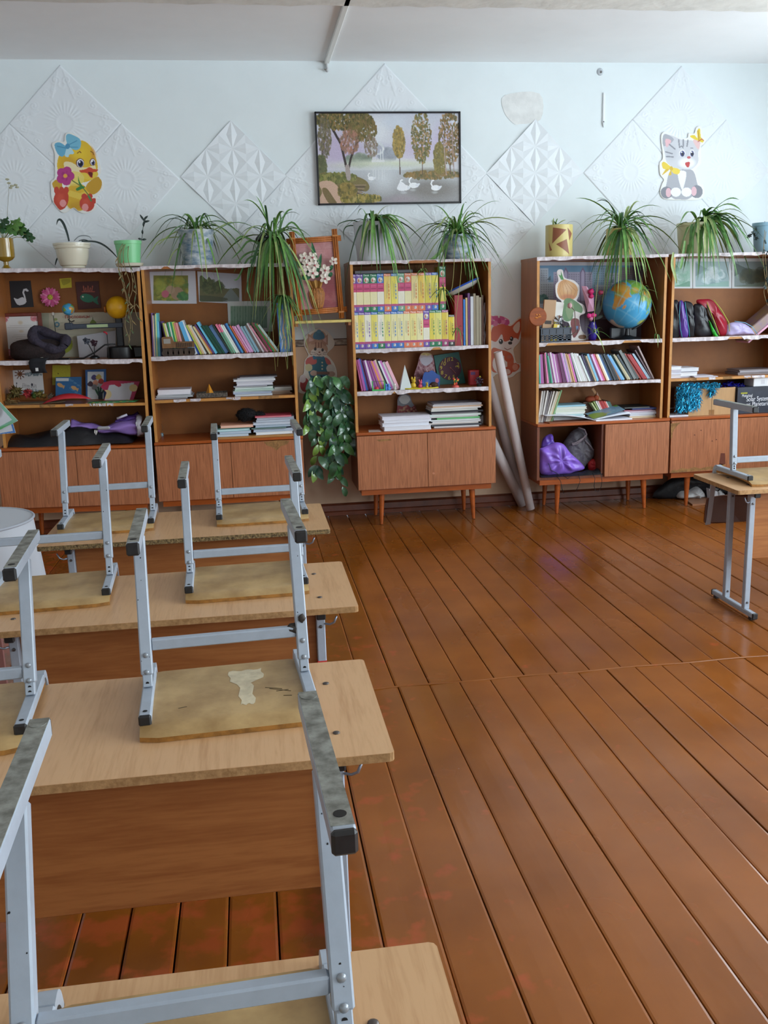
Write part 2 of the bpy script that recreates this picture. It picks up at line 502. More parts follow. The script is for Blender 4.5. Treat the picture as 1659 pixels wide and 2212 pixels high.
# ------------------------------------------------------------------ painted plank floor
def floor_mat():
 m = bpy.data.materials.new('floor_paint'); m.use_nodes = True
 nt = m.node_tree; b = nt.nodes['Principled BSDF']
 tc = nt.nodes.new('ShaderNodeNewGeometry')
 def noise(sc, det=4, stretch=(1, 1, 1)):
  mp = nt.nodes.new('ShaderNodeMapping'); mp.inputs['Scale'].default_value = stretch
  nt.links.new(tc.outputs['Position'], mp.inputs['Vector'])
  n = nt.nodes.new('ShaderNodeTexNoise'); n.inputs['Scale'].default_value = sc; n.inputs['Detail'].default_value = det
  nt.links.new(mp.outputs['Vector'], n.inputs['Vector']); return n
 def ramp(src, p0, p1, c0, c1):
  r = nt.nodes.new('ShaderNodeValToRGB')
  r.color_ramp.elements[0].position, r.color_ramp.elements[1].position = p0, p1
  r.color_ramp.elements[0].color, r.color_ramp.elements[1].color = (*c0, 1), (*c1, 1)
  nt.links.new(src, r.inputs['Fac']); return r
 n1 = noise(2.2)
 base = ramp(n1.outputs['Fac'], .3, .7, lin((122, 66, 16)), lin((146, 82, 24)))
 # worn patches show the redder undercoat, mostly where feet shuffle beneath the left desks
 n2 = noise(10, 9)
 sep = nt.nodes.new('ShaderNodeSeparateXYZ'); nt.links.new(tc.outputs['Position'], sep.inputs[0])
 mr = nt.nodes.new('ShaderNodeMapRange'); mr.inputs[1].default_value = .75; mr.inputs[2].default_value = .1
 mr.inputs[3].default_value = 0.0; mr.inputs[4].default_value = .17
 nt.links.new(sep.outputs['X'], mr.inputs[0])
 ad = nt.nodes.new('ShaderNodeMath'); ad.operation = 'ADD'
 nt.links.new(n2.outputs['Fac'], ad.inputs[0]); nt.links.new(mr.outputs[0], ad.inputs[1])
 wear = ramp(ad.outputs[0], .66, .78, (0, 0, 0), (1, 1, 1))
 mx = nt.nodes.new('ShaderNodeMixRGB'); mx.inputs[2].default_value = (*lin((160, 76, 34)), 1)
 nt.links.new(wear.outputs['Color'], mx.inputs[0]); nt.links.new(base.outputs['Color'], mx.inputs[1])
 nt.links.new(mx.outputs[0], b.inputs['Base Color'])
 n3 = noise(3.0, 3)
 rr = ramp(n3.outputs['Fac'], .3, .75, (.16, .16, .16), (.32, .32, .32))
 nt.links.new(rr.outputs['Color'], b.inputs['Roughness'])
 n4 = noise(7.0, 3, (1.6, .5, 1))
 bp = nt.nodes.new('ShaderNodeBump'); bp.inputs['Strength'].default_value = .16; bp.inputs['Distance'].default_value = .012
 nt.links.new(n4.outputs['Fac'], bp.inputs['Height']); nt.links.new(bp.outputs['Normal'], b.inputs['Normal'])
 return m
m_floor = floor_mat()
floor = struct(MB().box(LX, RW + .3, FY, WY, -.12, -.028).build('floor', mat('subfloor', (70, 36, 14), .7)))
def plank(x0, x1, y0, y1, rg, amp=.0032):
 """One floor board: rounded edges, slightly cupped and out of level, edges not quite straight."""
 b = MB()
 g = rg.choice((.0003, .0004, .0006, .0012))
 za, zb = rg.uniform(-amp, .0), rg.uniform(-amp, .0)
 cup = rg.uniform(-.0012, .0012)
 wv = rg.uniform(0, 6)
 ny = max(2, int((y1 - y0) / .5))
 pr = []
 for j in range(ny + 1):
  y = y0 + (y1 - y0) * j / ny
  wl, wr_ = .0006 * (1 + math.sin(wv + j * 1.9)), -.0006 * (1 + math.sin(wv * 2 + j * 2.3))
  a, c_ = x0 + g + wl, x1 - g + wr_
  mid = (a + c_) / 2
  pr.append([(a, y, -.016), (a + .0003, y, za - .0034), (a + .0016, y, za - .0012), (a + .0075, y, za), (mid, y, (za + zb) / 2 + cup), (c_ - .0075, y, zb), (c_ - .0016, y, zb - .0012), (c_ - .0003, y, zb - .0034), (c_, y, -.016)])
 n = 9
 vs = [q for row in pr for q in row]
 fs = [(j * n + i, j * n + i + 1, (j + 1) * n + i + 1, (j + 1) * n + i) for j in range(ny) for i in range(n - 1)]
 fs += [tuple(range(n)), tuple(range(ny * n, ny * n + n))]
 b.add(vs, fs)
 return b.build('plank', m_floor, floor)
rgp = random.Random(3)
SEAM = 3.655
up_edges = [.39, .53, .675, .817, .96, 1.095, 1.24, 1.387, 1.53, 1.67, 1.815, 1.957, 2.092, 2.235, 2.38, 2.524, 2.67, 2.815]
lo_edges = [.25, .397, .54, .675, .805, .94, 1.06, 1.198, 1.33, 1.458, 1.59, 1.712, 1.84, 1.97]
def extend(e, pitch):
 e = list(e)
 while e[0] > LX: e.insert(0, e[0] - pitch * rgp.uniform(.96, 1.04))
 while e[-1] < RW: e.append(e[-1] + pitch * rgp.uniform(.96, 1.04))
 return e
E1, E2 = extend(up_edges, .1425), extend(lo_edges, .131)
for a, b_ in zip(E1[:-1], E1[1:]): plank(a, b_, SEAM + .006, WY - .002, rgp)
for a, b_ in zip(E2[:-1], E2[1:]): plank(a, b_, .55, SEAM - .006, rgp, .0055)
for a, b_ in zip(E2[:-1], E2[1:]): plank(a, b_, FY, .54, rgp)
struct(MB().tube([(x * .1, SEAM + .004 * math.sin(x * 1.3), -.005) for x in range(-35, 45)], .007, 6, flat=.5).build('trim_4', m_floor, smooth=True))
# ================================================================== desks and chairs
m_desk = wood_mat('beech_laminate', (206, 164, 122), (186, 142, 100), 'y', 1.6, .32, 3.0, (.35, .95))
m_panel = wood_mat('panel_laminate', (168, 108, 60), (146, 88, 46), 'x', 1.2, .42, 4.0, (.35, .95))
m_edge = mat('raw_chipboard', (182, 142, 96), .7, noise=(70, .35), bump=(120, .3, .003), rgb2=(152, 114, 72))
m_edge_dark = mat('swollen_chipboard', (150, 126, 84), .85, noise=(90, .5), bump=(140, .8, .006), rgb2=(70, 54, 34))
m_steel = mat('grey_enamel', (164, 174, 188), .38, noise=(30, .04), bump=(60, .05, .002))
m_dirty = mat('scuffed_enamel', (150, 152, 146), .55, noise=(34, .25), rgb2=(96, 96, 90), bump=(60, .15, .002))
m_cap = mat('black_plastic_cap', (30, 30, 32), .45, noise=(60, .3))
m_bolt = mat('bolt_head', (150, 156, 164), .35, .4)
m_dark = C((18, 16, 15), .7)
m_ply = mat('seat_plywood', (192, 160, 110), .33, noise=(7, .16), rgb2=(154, 122, 78), bump=(30, .06, .003))
m_plyedge = mat('plywood_edge', (150, 102, 44), .5, noise=(40, .3))
m_back = mat('backrest_varnish', (88, 46, 26), .35, noise=(9, .1))
m_red = C((206, 58, 54), .5)
m_screw = mat('screw_head', (96, 90, 88), .35, .6)
m_hook = mat('hook_steel', (150, 158, 172), .3, .6)
def desk(label, x0, x1, y0, y1, z, worn=False, tape=False):
 """School desk: board on two steel side frames, modesty panel, hooks."""
 W, D = x1 - x0, y1 - y0
 t = thing('school_desk', label, 'desk', ((x0 + x1) / 2, (y0 + y1) / 2, 0), 0, 'two seat school desks')
 b = MB()
 hw, hd = W / 2, D / 2
 c = .011
 poly = [(-hw + c, -hd), (hw - c, -hd), (hw - c * .3, -hd + c * .3), (hw, -hd + c), (hw, hd - c), (hw - c * .3, hd - c * .3), (hw - c, hd), (-hw + c, hd), (-hw + c * .3, hd - c * .3), (-hw, hd - c), (-hw, -hd + c), (-hw + c * .3, -hd + c * .3)]
 n = len(poly)
 # the board, its top laminate and the raw edge as separate parts
 b.prism(poly, z - .0205, z - .0008, 'xy')
 b.build('board', m_edge_dark if worn else m_edge, t)
 lam = MB().prism([(u * (1 - .0012), v * (1 - .002)) for u, v in poly], z - .0008, z, 'xy')
 lam.build('desktop', m_desk, t)
 inset = .12
 for sx in (-1, 1):
  fx = sx * (hw - inset)
  f = MB()
  f.box(fx - .014, fx + .014, -hd - .005, hd - .06, .012, .038, 0, .004)
  f.build('foot', m_steel, t)
  for yy in (-hd - .008, hd - .058): MB().box(fx - .0145, fx + .0145, yy - .006, yy + .006, .008, .039, 0, .004).build('foot_cap', m_cap, t)
  for yy in (-hd + .02, hd - .09): MB().box(fx - .012, fx + .012, yy - .012, yy + .012, 0, .012).build('glide', m_cap, t)
  for ly in (-hd + .085, -hd + .28):
   l = MB().box(fx - .0145, fx + .0145, ly - .0145, ly + .0145, .036, z - .045, 0, .003)
   lg = l.build('leg', m_steel, t)
   for zz in (.07, z - .085): MB().lathe([(.006, 0), (.005, .004), (.001, .005)], n=8, M=Matrix.Translation((fx, ly - .0145, zz)) @ Matrix.Rotation(PI / 2, 4, 'X')).build('bolt', m_screw, lg)
  br = MB().box(fx - .014, fx + .014, -hd + .035, hd - .09, z - .047, z - .0207, 0, .003)
  br.build('bracket', m_steel, t)
  MB().box(fx - .0148, fx + .0148, -hd + .026, -hd + .04, z - .048, z - .0209, 0, .003).build('bracket_cap', m_cap, t)
  for yy in (-hd + .12, hd - .15):
   s_ = MB().lathe([(.0001, .0), (.0085, 0), (.008, .002), (.004, .0034), (.0001, .0038)], (fx + sx * .004, yy, z), 10)
   s_.build('screw', m_screw, t, smooth=True)
  hk = MB().tube([(fx + sx * .014, -hd + .07, z - .075), (fx + sx * .030, -hd + .066, z - .078), (fx + sx * .044, -hd + .06, z - .07), (fx + sx * .052, -hd + .056, z - .048)], .0035, 6)
  hk.build('bag_hook', m_hook, t, smooth=True)
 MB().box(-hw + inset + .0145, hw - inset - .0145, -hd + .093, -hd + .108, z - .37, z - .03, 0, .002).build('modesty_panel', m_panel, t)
 MB().box(-hw + inset + .01, hw - inset - .01, hd - .14, hd - .115, z - .046, z - .022).build('stretcher', m_steel, t)
 if tape:
  fx = hw - inset
  MB().box(fx - .0155, fx + .0155, -hd + .085 - .0155, -hd + .085 + .0155, z - .23, z - .205).build('red_tape', m_red, t)['label'] = 'strip of red tape'
 return t
def seat_z(u, v, rail=-.1):
 s_ = (v - rail + .055) / .38; k = min(1, abs(u) / .205)
 return max(.0006, .010 + .0100 * math.sin(PI * min(1, s_ * 1.05)) - .004 * (1 - k * k) * math.sin(PI * s_) - (.010 * (1 - s_ / .1) ** 2 if s_ < .1 else 0)) + .0118
def chair(label, x, y, yaw, z, H, rail=-.1, extra=None, half=False):
 """School chair upside down on a desk: seat on the desktop, floor runners in the air, backrest hanging over the far edge."""
 t = thing('school_chair', label, 'chair', (x, y, z), yaw, 'chairs put up on the desks')
 W = .386 / 2
 # seat: plywood, near edge rolled down to the desk, far edge slightly lifted
 nu, nv = 10, 12
 v0, v1 = rail - .055, rail + .325
 def P(top):
  def q(i, j):
   u = -.205 + .41 * i / nu
   s_ = j / nv
   v = v0 + (v1 - v0) * s_
   k = abs(u) / .205
   cut = .012 * max(0, (k - .9) / .1) ** 2
   zz = .010 + .0100 * math.sin(PI * min(1, s_ * 1.05)) - .004 * (1 - k * k) * math.sin(PI * s_) - (.010 * (1 - s_ / .1) ** 2 if s_ < .1 else 0)
   return (u, v + (cut if s_ < .5 else -cut), max(.0006, zz) + (.0115 if top else 0))
  return q
 s = MB()
 a, bb_ = P(True), P(False)
 s.grid(a, nu, nv); s.grid(bb_, nu, nv)
 def rim(seq):
  m = len(seq)
  s.add([a(*q) for q in seq] + [bb_(*q) for q in seq], [(k, k + 1, k + 1 + m, k + m) for k in range(m - 1)], 1)
 rim([(i, 0) for i in range(nu + 1)]); rim([(i, nv) for i in range(nu + 1)]); rim([(0, j) for j in range(nv + 1)]); rim([(nu, j) for j in range(nv + 1)])
 s.build('seat', [m_ply, m_plyedge], t, smooth=40)
 ends = []
 for sx in (-1, 1):
  u = sx * W
  ru = MB().bar((u, -.012, H - .0145), (u, .376, H - .0145), .029, .029, 0, .003)
  rn = ru.build('runner', [m_steel], t)
  MB().box(u - .0138, u + .0138, -.006, .374, H - .0004, H + .0006).build('worn_underside', m_dirty, rn)
  MB().box(u - .0150, u + .0150, -.022, -.010, H - .0298, H + .0005, 0, .004).build('runner_cap', m_cap, rn)
  MB().box(u - .0145, u + .0145, .372, .378, H - .0292, H - .0005, 0, .003).build('runner_cap', m_cap, rn)
  hol = MB().lathe([(.0001, .0007), (.008, .0007), (.008, .0012), (.0001, .0012)], (u, .018, H), 14)
  hol.build('screw_hole', m_dark, rn)
  MB().prism([(u + .0125 * math.cos(a * .5236), .356 + .013 * math.sin(a * .5236)) for a in range(12)], H + .0005, H + .0014, 'xy').build('weld_plate', m_dirty, rn)
  # telescopic leg
  top, bot = Vector((u, .185, H - .029)), Vector((u, rail + .165, .047))
  d = (bot - top)
  k_out = max(.5, min(.97, (H - .029 - .075) / (H - .029 - .047) - (.07 if H > .44 else .0)))
  mid = top + d * k_out
  lg = MB().bar(top, mid, .029, .029, 0, .003, (0, 1, 0)).build('leg', m_steel, t)
  MB().bar(mid - d * .05, bot, .0225, .0225, 0, .002, (0, 1, 0)).build('inner_leg', m_steel, t)
  nrm = Matrix.Rotation(PI / 2, 4, 'X')
  for kk, hole in ((.80, False), (.91, False)):
   q = top + d * min(kk, k_out - .03 - (.91 - kk))
   MB().lathe([(.0068, 0), (.0062, .003), (.004, .0050), (.0004, .0056)], n=10, M=Matrix.Translation((q.x, q.y - .0148, q.z)) @ nrm).build('bolt', m_bolt, lg, smooth=40)
  for kk in (.965, .93):
   if kk > k_out + .015:
    q = top + d * kk
    MB().lathe([(.0042, 0), (.0042, .0006), (.0002, .0006)], n=8, M=Matrix.Translation((q.x, q.y - .0116, q.z)) @ nrm).build('adjustment_hole', m_dark, lg)
  # seat rail with the bent end that carries the backrest
  rl = MB()
  rl.bar((u, rail, .0345), (u, rail + .30, .0345), .028, .024, 0, .003)
  rr = rl.build('seat_rail', m_steel, t)
  MB().box(u - .0145, u + .0145, rail - .010, rail + .002, .0215, .0475, 0, .004).build('rail_cap', m_cap, rr)
  MB().lathe([(.0055, .0472), (.0055, .0476), (.0002, .0476)], (u, rail + .02, 0), 10).build('screw_hole', m_dark, rr)
  ear = MB()
  cen = rail + .30
  pts = [(cen, .047), (cen + .024, .048), (cen + .042, .034), (cen + .052, .010), (cen + .062, -.03), (cen + .088, -.20), (cen + .105, -.29)]
  pts = [p for p in pts]
  out = smooth_poly(pts, 4, False)
  inn = [(v - .024 * (1 if w > -.02 else .9) * .45, w - .016 if w > .0 else w) for v, w in out]
  m_ = len(out)
  vs = [(u - .013, v, w) for v, w in out] + [(u + .013, v, w) for v, w in out] + [(u - .013, v, w) for v, w in inn] + [(u + .013, v, w) for v, w in inn]
  fs = []
  for i in range(m_ - 1):
   fs += [(i, i + 1, i + 1 + m_, i + m_), (i + 2 * m_, i + 1 + 2 * m_, i + 1 + 3 * m_, i + 3 * m_), (i, i + 1, i + 1 + 2 * m_, i + 2 * m_), (i + m_, i + 1 + m_, i + 1 + 3 * m_, i + 3 * m_)]
  fs += [(0, m_, 3 * m_, 2 * m_), (m_ - 1, 2 * m_ - 1, 4 * m_ - 1, 3 * m_ - 1)]
  ear.add(vs, fs)
  ear.build('back_upright', m_steel, t, smooth=40)
  ends.append(bot)
 # crossbar between the legs
 zc = H - (.275 if H < .385 and rail < 0 else .288)
 yc = .185 + (rail + .165 - .185) * ((H - .029 - zc) / (H - .029 - .047))
 MB().box(-W + .0145, W - .0145, yc - .009, yc + .011, zc - .014, zc + .014, 0, .003).build('crossbar', m_steel, t)
 cen = rail + .30
 bp = MB()
 pl = smooth_poly([(-.215, -.16), (-.19, -.135), (0, -.13), (.19, -.135), (.215, -.16), (.215, -.25), (.19, -.285), (0, -.29), (-.19, -.285), (-.215, -.25)], 3)
 vs = []
 for off in (0, .011):
  for u_, w_ in pl:
   vs.append((u_, cen + .084 + (-.2 - w_) * .17 + .012 * (1 - (u_ / .215) ** 2) + off, w_))
 m_ = len(pl)
 bp.add(vs, [tuple(range(m_)), tuple(range(m_, 2 * m_))] + [(i, (i + 1) % m_, (i + 1) % m_ + m_, i + m_) for i in range(m_)])
 bp.build('backrest', m_back, t)
 return t
ZD = .63
desk1 = desk('beech school desk with dark swollen front edge, farthest in the left row', -.925, .305, 3.945, 4.50, ZD, worn=True)
desk2 = desk('beech school desk second from the bookcases in the left row', -.91, .302, 2.863, 3.415, ZD, tape=True)
desk3 = desk('beech school desk with chipped front edge, third from the bookcases', -.95, .262, 1.845, 2.403, ZD)
desk4 = desk('beech school desk nearest the camera, only its corner and edge showing', -.985, .229, .69, 1.228, ZD)
desk5 = desk('beech school desk standing alone at the right of the room', 2.268, 3.45, 4.09, 4.556, .66, tape=True)
chair('upturned grey school chair on the left half of the farthest left-row desk', -.672, 4.258, .039, ZD, .450)
c1r = chair('upturned grey school chair on the right half of the farthest left-row desk', .015, 4.264, .031, ZD, .401)
c2r = chair('upturned grey school chair on the right half of the second left-row desk', -.055, 3.167, .033, ZD, .394)
c2l = chair('upturned grey school chair at the left end of the second left-row desk', -.718, 3.193, .057, ZD, .470)
c3l = chair('upturned grey school chair at the left end of the third left-row desk', -.76, 2.144, .073, ZD, .388)
c3r = chair('upturned chair with white paint smear on its seat and a burnt joint', -.097, 2.159, .052, ZD, .432)
c4 = chair('upturned grey school chair nearest the camera with scuffed runners', -.12, .943, .042, ZD, .381)
c5 = chair('upturned grey school chair on the lone right desk', 2.58, 4.20, .0, .66, .385, rail=.0)
# marks that single chairs out: paint smear and burnt joint on the third desk's right chair, red tape, chips in the enamel
def local_patch(t, name, pts, z, m, up=.0006):
 return MB().prism(pts, z, z + up, 'xy').build(name, m, t)
rgc = random.Random(9)
sm = [(.02, .16), (.07, .17), (.09, .16), (.088, .10), (.062, .09), (.058, .03), (.055, -.045), (.03, -.05), (.025, .03), (.022, .09), (-.02, .10), (-.03, .12), (.0, .135)]
b_ = MB()
b_.grid(lambda i, j: ((lambda q: (q[0], q[1], seat_z(q[0], q[1]) + .0002))(((.005 + .085 * i / 8 - .02 * (1 - i / 8) * 0 if j > 5 else .026 + .034 * i / 8) + .004 * math.sin(j * 2.1), -.055 + .225 * j / 9 + .005 * math.sin(i * 1.7)))), 8, 9)
b_.build('paint_smear', mat('white_paint_smear', (206, 194, 166), .6, noise=(30, .12), bump=(60, .3, .003)), c3r)
for (u, v, du, dv) in ((.10, .02, .05, -.03), (.115, .0, .03, .0), (.09, .03, .04, -.02), (.13, -.03, .02, -.005), (-.12, -.04, .02, .005)):
 MB().bar((u, v, seat_z(u, v)), (u + du, v + dv, seat_z(u + du, v + dv)), .0022, .0006).build('scuff_mark', C((70, 58, 40), .8), c3r)
W2 = .193
zc = .432 - .288
sc_ = MB()
sc_.ball((W2 - .02, .100, zc + .004), .0155, 14, 10, (1.3, .85, 1.05), wob=.12, seed=4); sc_.ball((W2 + .002, .092, zc + .034), .009, 12, 8, (1, .8, 1.2), wob=.15, seed=6)
sc_.build('weld_burn', mat('burnt_weld', (52, 46, 42), .6, .3, noise=(50, .5), bump=(60, .8, .006)), c3r, smooth=True)
MB().box(W2 - .012, W2 + .0155, .133, .163, .185, .205, 0, .002).build('red_tape', m_red, c3r)
for ch, n in ((c3r, 8), (c4, 12), (c2l, 4), (c1r, 4)):
 HH = {c3r: .432, c4: .381, c2l: .470, c1r: .401}[ch]
 for k in range(n):
  sx = rgc.choice((-1, 1)); kk = rgc.uniform(.1, .9)
  q = Vector((sx * W2, .185, HH - .029)) + (Vector((sx * W2, .065, .047)) - Vector((sx * W2, .185, HH - .029))) * kk
  r_ = rgc.uniform(.0008, .0022); ox = rgc.uniform(-.011, .011)
  MB().prism([(q.x + ox + r_ * math.cos(a) * rgc.uniform(.6, 1.2), q.z + r_ * 1.4 * math.sin(a) * rgc.uniform(.6, 1.2)) for a in (0, 1, 2, 3, 4, 5)], q.y - .0158, q.y - .0150).build('enamel_chip', m_dark, ch)
# the nearest desk has a dome-headed bolt through its top
MB().lathe([(.013, 0), (.012, .005), (.008, .0085), (.0005, .010)], (.483, -.155, ZD), 18).build('dome_bolt', m_screw, desk4, smooth=True)
# ================================================================== bookcases
m_side = wood_mat('bookcase_veneer', (168, 104, 50), (146, 86, 38), 'z', 1.0, .38, 4.0, (.3, .95))
m_bedge = mat('bookcase_edge', (190, 132, 66), .5, noise=(9, .15))
m_bback = mat('hardboard', (142, 86, 36), .6, noise=(6, .10))
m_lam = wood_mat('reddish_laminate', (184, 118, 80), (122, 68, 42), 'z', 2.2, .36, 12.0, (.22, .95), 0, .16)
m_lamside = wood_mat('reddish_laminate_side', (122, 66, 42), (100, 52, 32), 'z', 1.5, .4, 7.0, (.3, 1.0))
m_lacq = mat('lacquered_wood', (166, 82, 30), .3, noise=(5, .14), stretch=(1, 6, 6))
m_paper = mat('shelf_paper', (226, 218, 222), .6, noise=(34, .12), rgb2=(176, 164, 168), stretch=(1, 1, .6))
m_raw = mat('bare_fibreboard', (146, 106, 62), .85, noise=(40, .3))
m_gap = C((20, 12, 8), .9)
UF, UB, LF = 6.60, 6.995, 6.557            # front and back of the upper part, front of the lower part
SH1, SH2, LT = 1.268, .972, .686           # heights of the two shelves and of the lower cupboard's top
def torn_strip(x0, x1, z0, z1, y, rg, gaps=()):
 """Shelf paper turned down over the front edge, its lower edge torn unevenly."""
 n = max(6, int((x1 - x0) / .022))
 b = MB()
 lo = []
 zz = z0
 for i in range(n + 1):
  if rg.random() < .3: zz = z0 + rg.uniform(-.004, .007)
  x = x0 + (x1 - x0) * i / n
  zc = zz
  for g0, g1 in gaps:
   if g0 < x < g1: zc = z1 - .004
  lo.append((x, zc + rg.uniform(-.0012, .0012)))
 vs = [(x, y, z1) for x, z in lo] + [(x, y - .0012 - .0015 * abs(math.sin(i * 1.9)), z) for i, (x, z) in enumerate(lo)] + [(x, y + .02, z1 + .0008) for x, z in lo]
 m_ = n + 1
 b.add(vs, [(i, i + 1, i + 1 + m_, i + m_) for i in range(n)] + [(i, i + 1, i + 1 + 2 * m_, i + 2 * m_) for i in range(n)])
 return b
def bookcase(label, xu, xl, seam, tilt=0.0, open_bay=None, strips=None, red=0):
 (u0, u1), (l0, l1) = xu, xl
 cx = (l0 + l1) / 2
 t = thing('bookcase', label, 'bookcase', (cx, 6.77, 0), 0, 'bookcases along the back wall')
 t.rotation_euler = (0, tilt, 0)
 rg = random.Random(int(abs(u0) * 100))
 o = Vector((cx, 6.77, 0))
 X = lambda x: x - cx
 Y = lambda y: y - 6.77
 th = .019
 for x in (u0, u1 - th):
  p = MB().box(X(x), X(x + th), Y(UF + .002), Y(UB), LT, 1.846).build('side_panel', m_side, t)
  e = MB().box(X(x), X(x + th), Y(UF), Y(UF + .002), LT, 1.846).build('edge_band', m_bedge, p)
 tp = MB().box(X(u0) - .003, X(u1) + .003, Y(UF - .004), Y(UB), 1.846, 1.866).build('top_panel', m_side, t)
 torn_strip(X(u0) - .003, X(u1) + .003, 1.842, 1.867, Y(UF - .0055), rg, strips[0] if strips else ()).build('shelf_paper', m_paper, tp)
 MB().box(X(u0 + th), X(u1 - th), Y(UB - .008), Y(UB - .004), LT, 1.846).build('back_panel', m_bback, t)
 for k, z in enumerate((SH1, SH2)):
  s = MB().box(X(u0 + th + .0005), X(u1 - th - .0005), Y(UF + .006), Y(UB - .009), z - .019, z).build('shelf', m_side, t)
  g = strips[k + 1] if strips else ()
  if g == 'bare':
   MB().box(X(u0 + th), X(u1 - th), Y(UF + .004), Y(UF + .006), z - .019, z).build('edge_band', m_bedge, s)
   for q in range(7):
    xx = rg.uniform(u0 + .05, u1 - .12); ww = rg.uniform(.03, .1)
    torn_strip(X(xx), X(xx + ww), z - .016, z + .0005, Y(UF + .003), rg).build('paper_remnant', m_raw if q % 2 else m_paper, s)
  else:
   MB().box(X(u0 + th), X(u1 - th), Y(UF + .004), Y(UF + .006), z - .019, z).build('edge_band', m_bedge, s)
   torn_strip(X(u0 + th), X(u1 - th), z - .027, z + .0008, Y(UF + .0025), rg, g).build('shelf_paper', m_paper, s)
 # lower cupboard
 zb, zt = .268, LT - .0005
 for x in (l0, l1 - th):
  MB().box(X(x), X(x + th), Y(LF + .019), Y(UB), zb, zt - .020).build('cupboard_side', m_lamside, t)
 MB().box(X(l0) - .002, X(l1) + .002, Y(LF + .004), Y(UB), zt - .020, zt, 0, .003).build('cupboard_top', m_lacq, t)
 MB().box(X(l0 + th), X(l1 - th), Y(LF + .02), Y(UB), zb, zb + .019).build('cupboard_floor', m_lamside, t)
 MB().box(X(l0 + th), X(l1 - th), Y(UB - .008), Y(UB - .003), zb + .019, zt - .02).build('cupboard_back', m_bback, t)
 doors = [(l0 + .001, seam - .0015), (seam + .0015, l1 - .001)]
 for k, (a, b_) in enumerate(doors):
  if open_bay is not None and k == 0:
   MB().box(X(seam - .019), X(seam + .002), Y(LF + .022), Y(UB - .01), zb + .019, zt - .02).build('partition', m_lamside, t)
   continue
  MB().box(X(a), X(b_), Y(LF), Y(LF + .018), zb + .004, zt - .024, 0, .0012).build('door', m_lam, t)
 # base frame with tapered legs
 rl = MB().box(X(l0) + .025, X(l1) - .028, Y(6.585), Y(6.605), zb - .040, zb).build('front_rail', m_lacq, t)
 MB().box(X(l0) + .025, X(l1) - .028, Y(6.93), Y(6.95), zb - .040, zb).build('rear_rail', m_lacq, t)
 for sx in (0, 1):
  xx = (l0 + .030) if sx == 0 else (l1 - .050)
  MB().box(X(xx), X(xx + .02), Y(6.605), Y(6.93), zb - .040, zb).build('side_rail', m_lacq, t)
  lx = (l0 + .175) if sx == 0 else (l1 - .165)
  for y0, dy in ((6.625, -.012), (6.915, .012)):
   lg = MB()
   fx = lx + (-.008 if sx == 0 else .008)
   n = 12
   rings = [((lx, y0), zb - .002, .0235), ((lx, y0), zb - .05, .0225), ((fx, y0 + dy), .012, .0125), ((fx, y0 + dy), .002, .0115)]
   vs = [(X(c[0]) + r * math.cos(2 * PI * k / n), Y(c[1]) + r * math.sin(2 * PI * k / n), z) for c, z, r in rings for k in range(n)]
   fs = [(i * n + k, i * n + (k + 1) % n, (i + 1) * n + (k + 1) % n, (i + 1) * n + k) for i in range(3) for k in range(n)] + [tuple(range(n)), tuple(range(3 * n, 4 * n))]
   lg.add(vs, fs)
   lg.build('leg', m_lacq, t, smooth=40)
 return t
case1 = bookcase('leaning brown bookcase at the left end, tellurion and knitted hat on its upper shelf', (-1.70, -.727), (-1.738, -.744), -1.225, math.radians(1.2), strips=((), (), 'bare'))
case2 = bookcase('brown bookcase second from the left, leaning book row and child drawings inside', (-.680, .322), (-.682, .340), -.166, strips=(((-.36, -.33),), (), 'bare'))
case3 = bookcase('brown bookcase in the middle, two tiers of yellow-spined volumes inside', (.722, 1.715), (.722, 1.736), 1.232, strips=(((-.10, .10),), ((.06, .12),), ((-.24, -.20),)))
case4 = bookcase('brown bookcase with the big globe and an open bay full of sack bags', (2.050, 3.022), (2.052, 3.066), 2.565, open_bay=True, strips=((), ((-.44, -.10), (.14, .28)), ()))
case5 = bookcase('brown bookcase at the right end with peeling laminate doors and black bags', (3.062, 4.045), (3.078, 4.07), 3.565, strips=((), ((-.05, .05),), 'bare'))
# wear on single cases: laminate torn off down to the board
def wear(t, pts, y, m=None):
 o = t.location
 P = [at(x, yy, y) for x, yy in pts]
 b = MB().prism([(x - o.x, z - o.z) for x, z in P], y - o.y - .0006, y - o.y + .001)
 b.build('bare_patch', m or m_raw, t)
wear(case5, [(1449, 915), (1472, 912), (1465, 917), (1458, 925), (1453, 934), (1452, 946), (1449, 948)], LF)
wear(case5, [(1449, 1018), (1455, 1014), (1462, 1016), (1472, 1011), (1486, 1013), (1500, 1009), (1512, 1012), (1530, 1008), (1542, 1008), (1556, 1002), (1566, 1003), (1566, 1012), (1449, 1022)], LF)
wear(case5, [(1557, 979), (1566, 979), (1567, 1002), (1553, 1006)], LF, C((104, 48, 28)))
for q in ((1500, 940), (1538, 953), (1547, 950), (1514, 930)):
 wear(case5, [(q[0] - 2, q[1]), (q[0] + 1, q[1] - 2), (q[0] + 2, q[1] + 1)], LF, C((96, 50, 34)))
wear(case2, [(570, 955), (600, 951), (626, 952), (620, 960), (606, 964), (598, 973), (588, 966), (576, 962)], LF)
wear(case2, [(496, 1062), (512, 1056), (520, 1060), (534, 1061), (560, 1056), (580, 1053), (590, 1057), (612, 1053), (612, 1060), (496, 1068)], LF)
wear(case3, [(812, 950), (842, 948), (846, 951), (838, 952), (820, 954)], LF)
wear(case3, [(934, 1021), (938, 1020), (940, 1024), (935, 1025)], LF, C((196, 132, 100)))
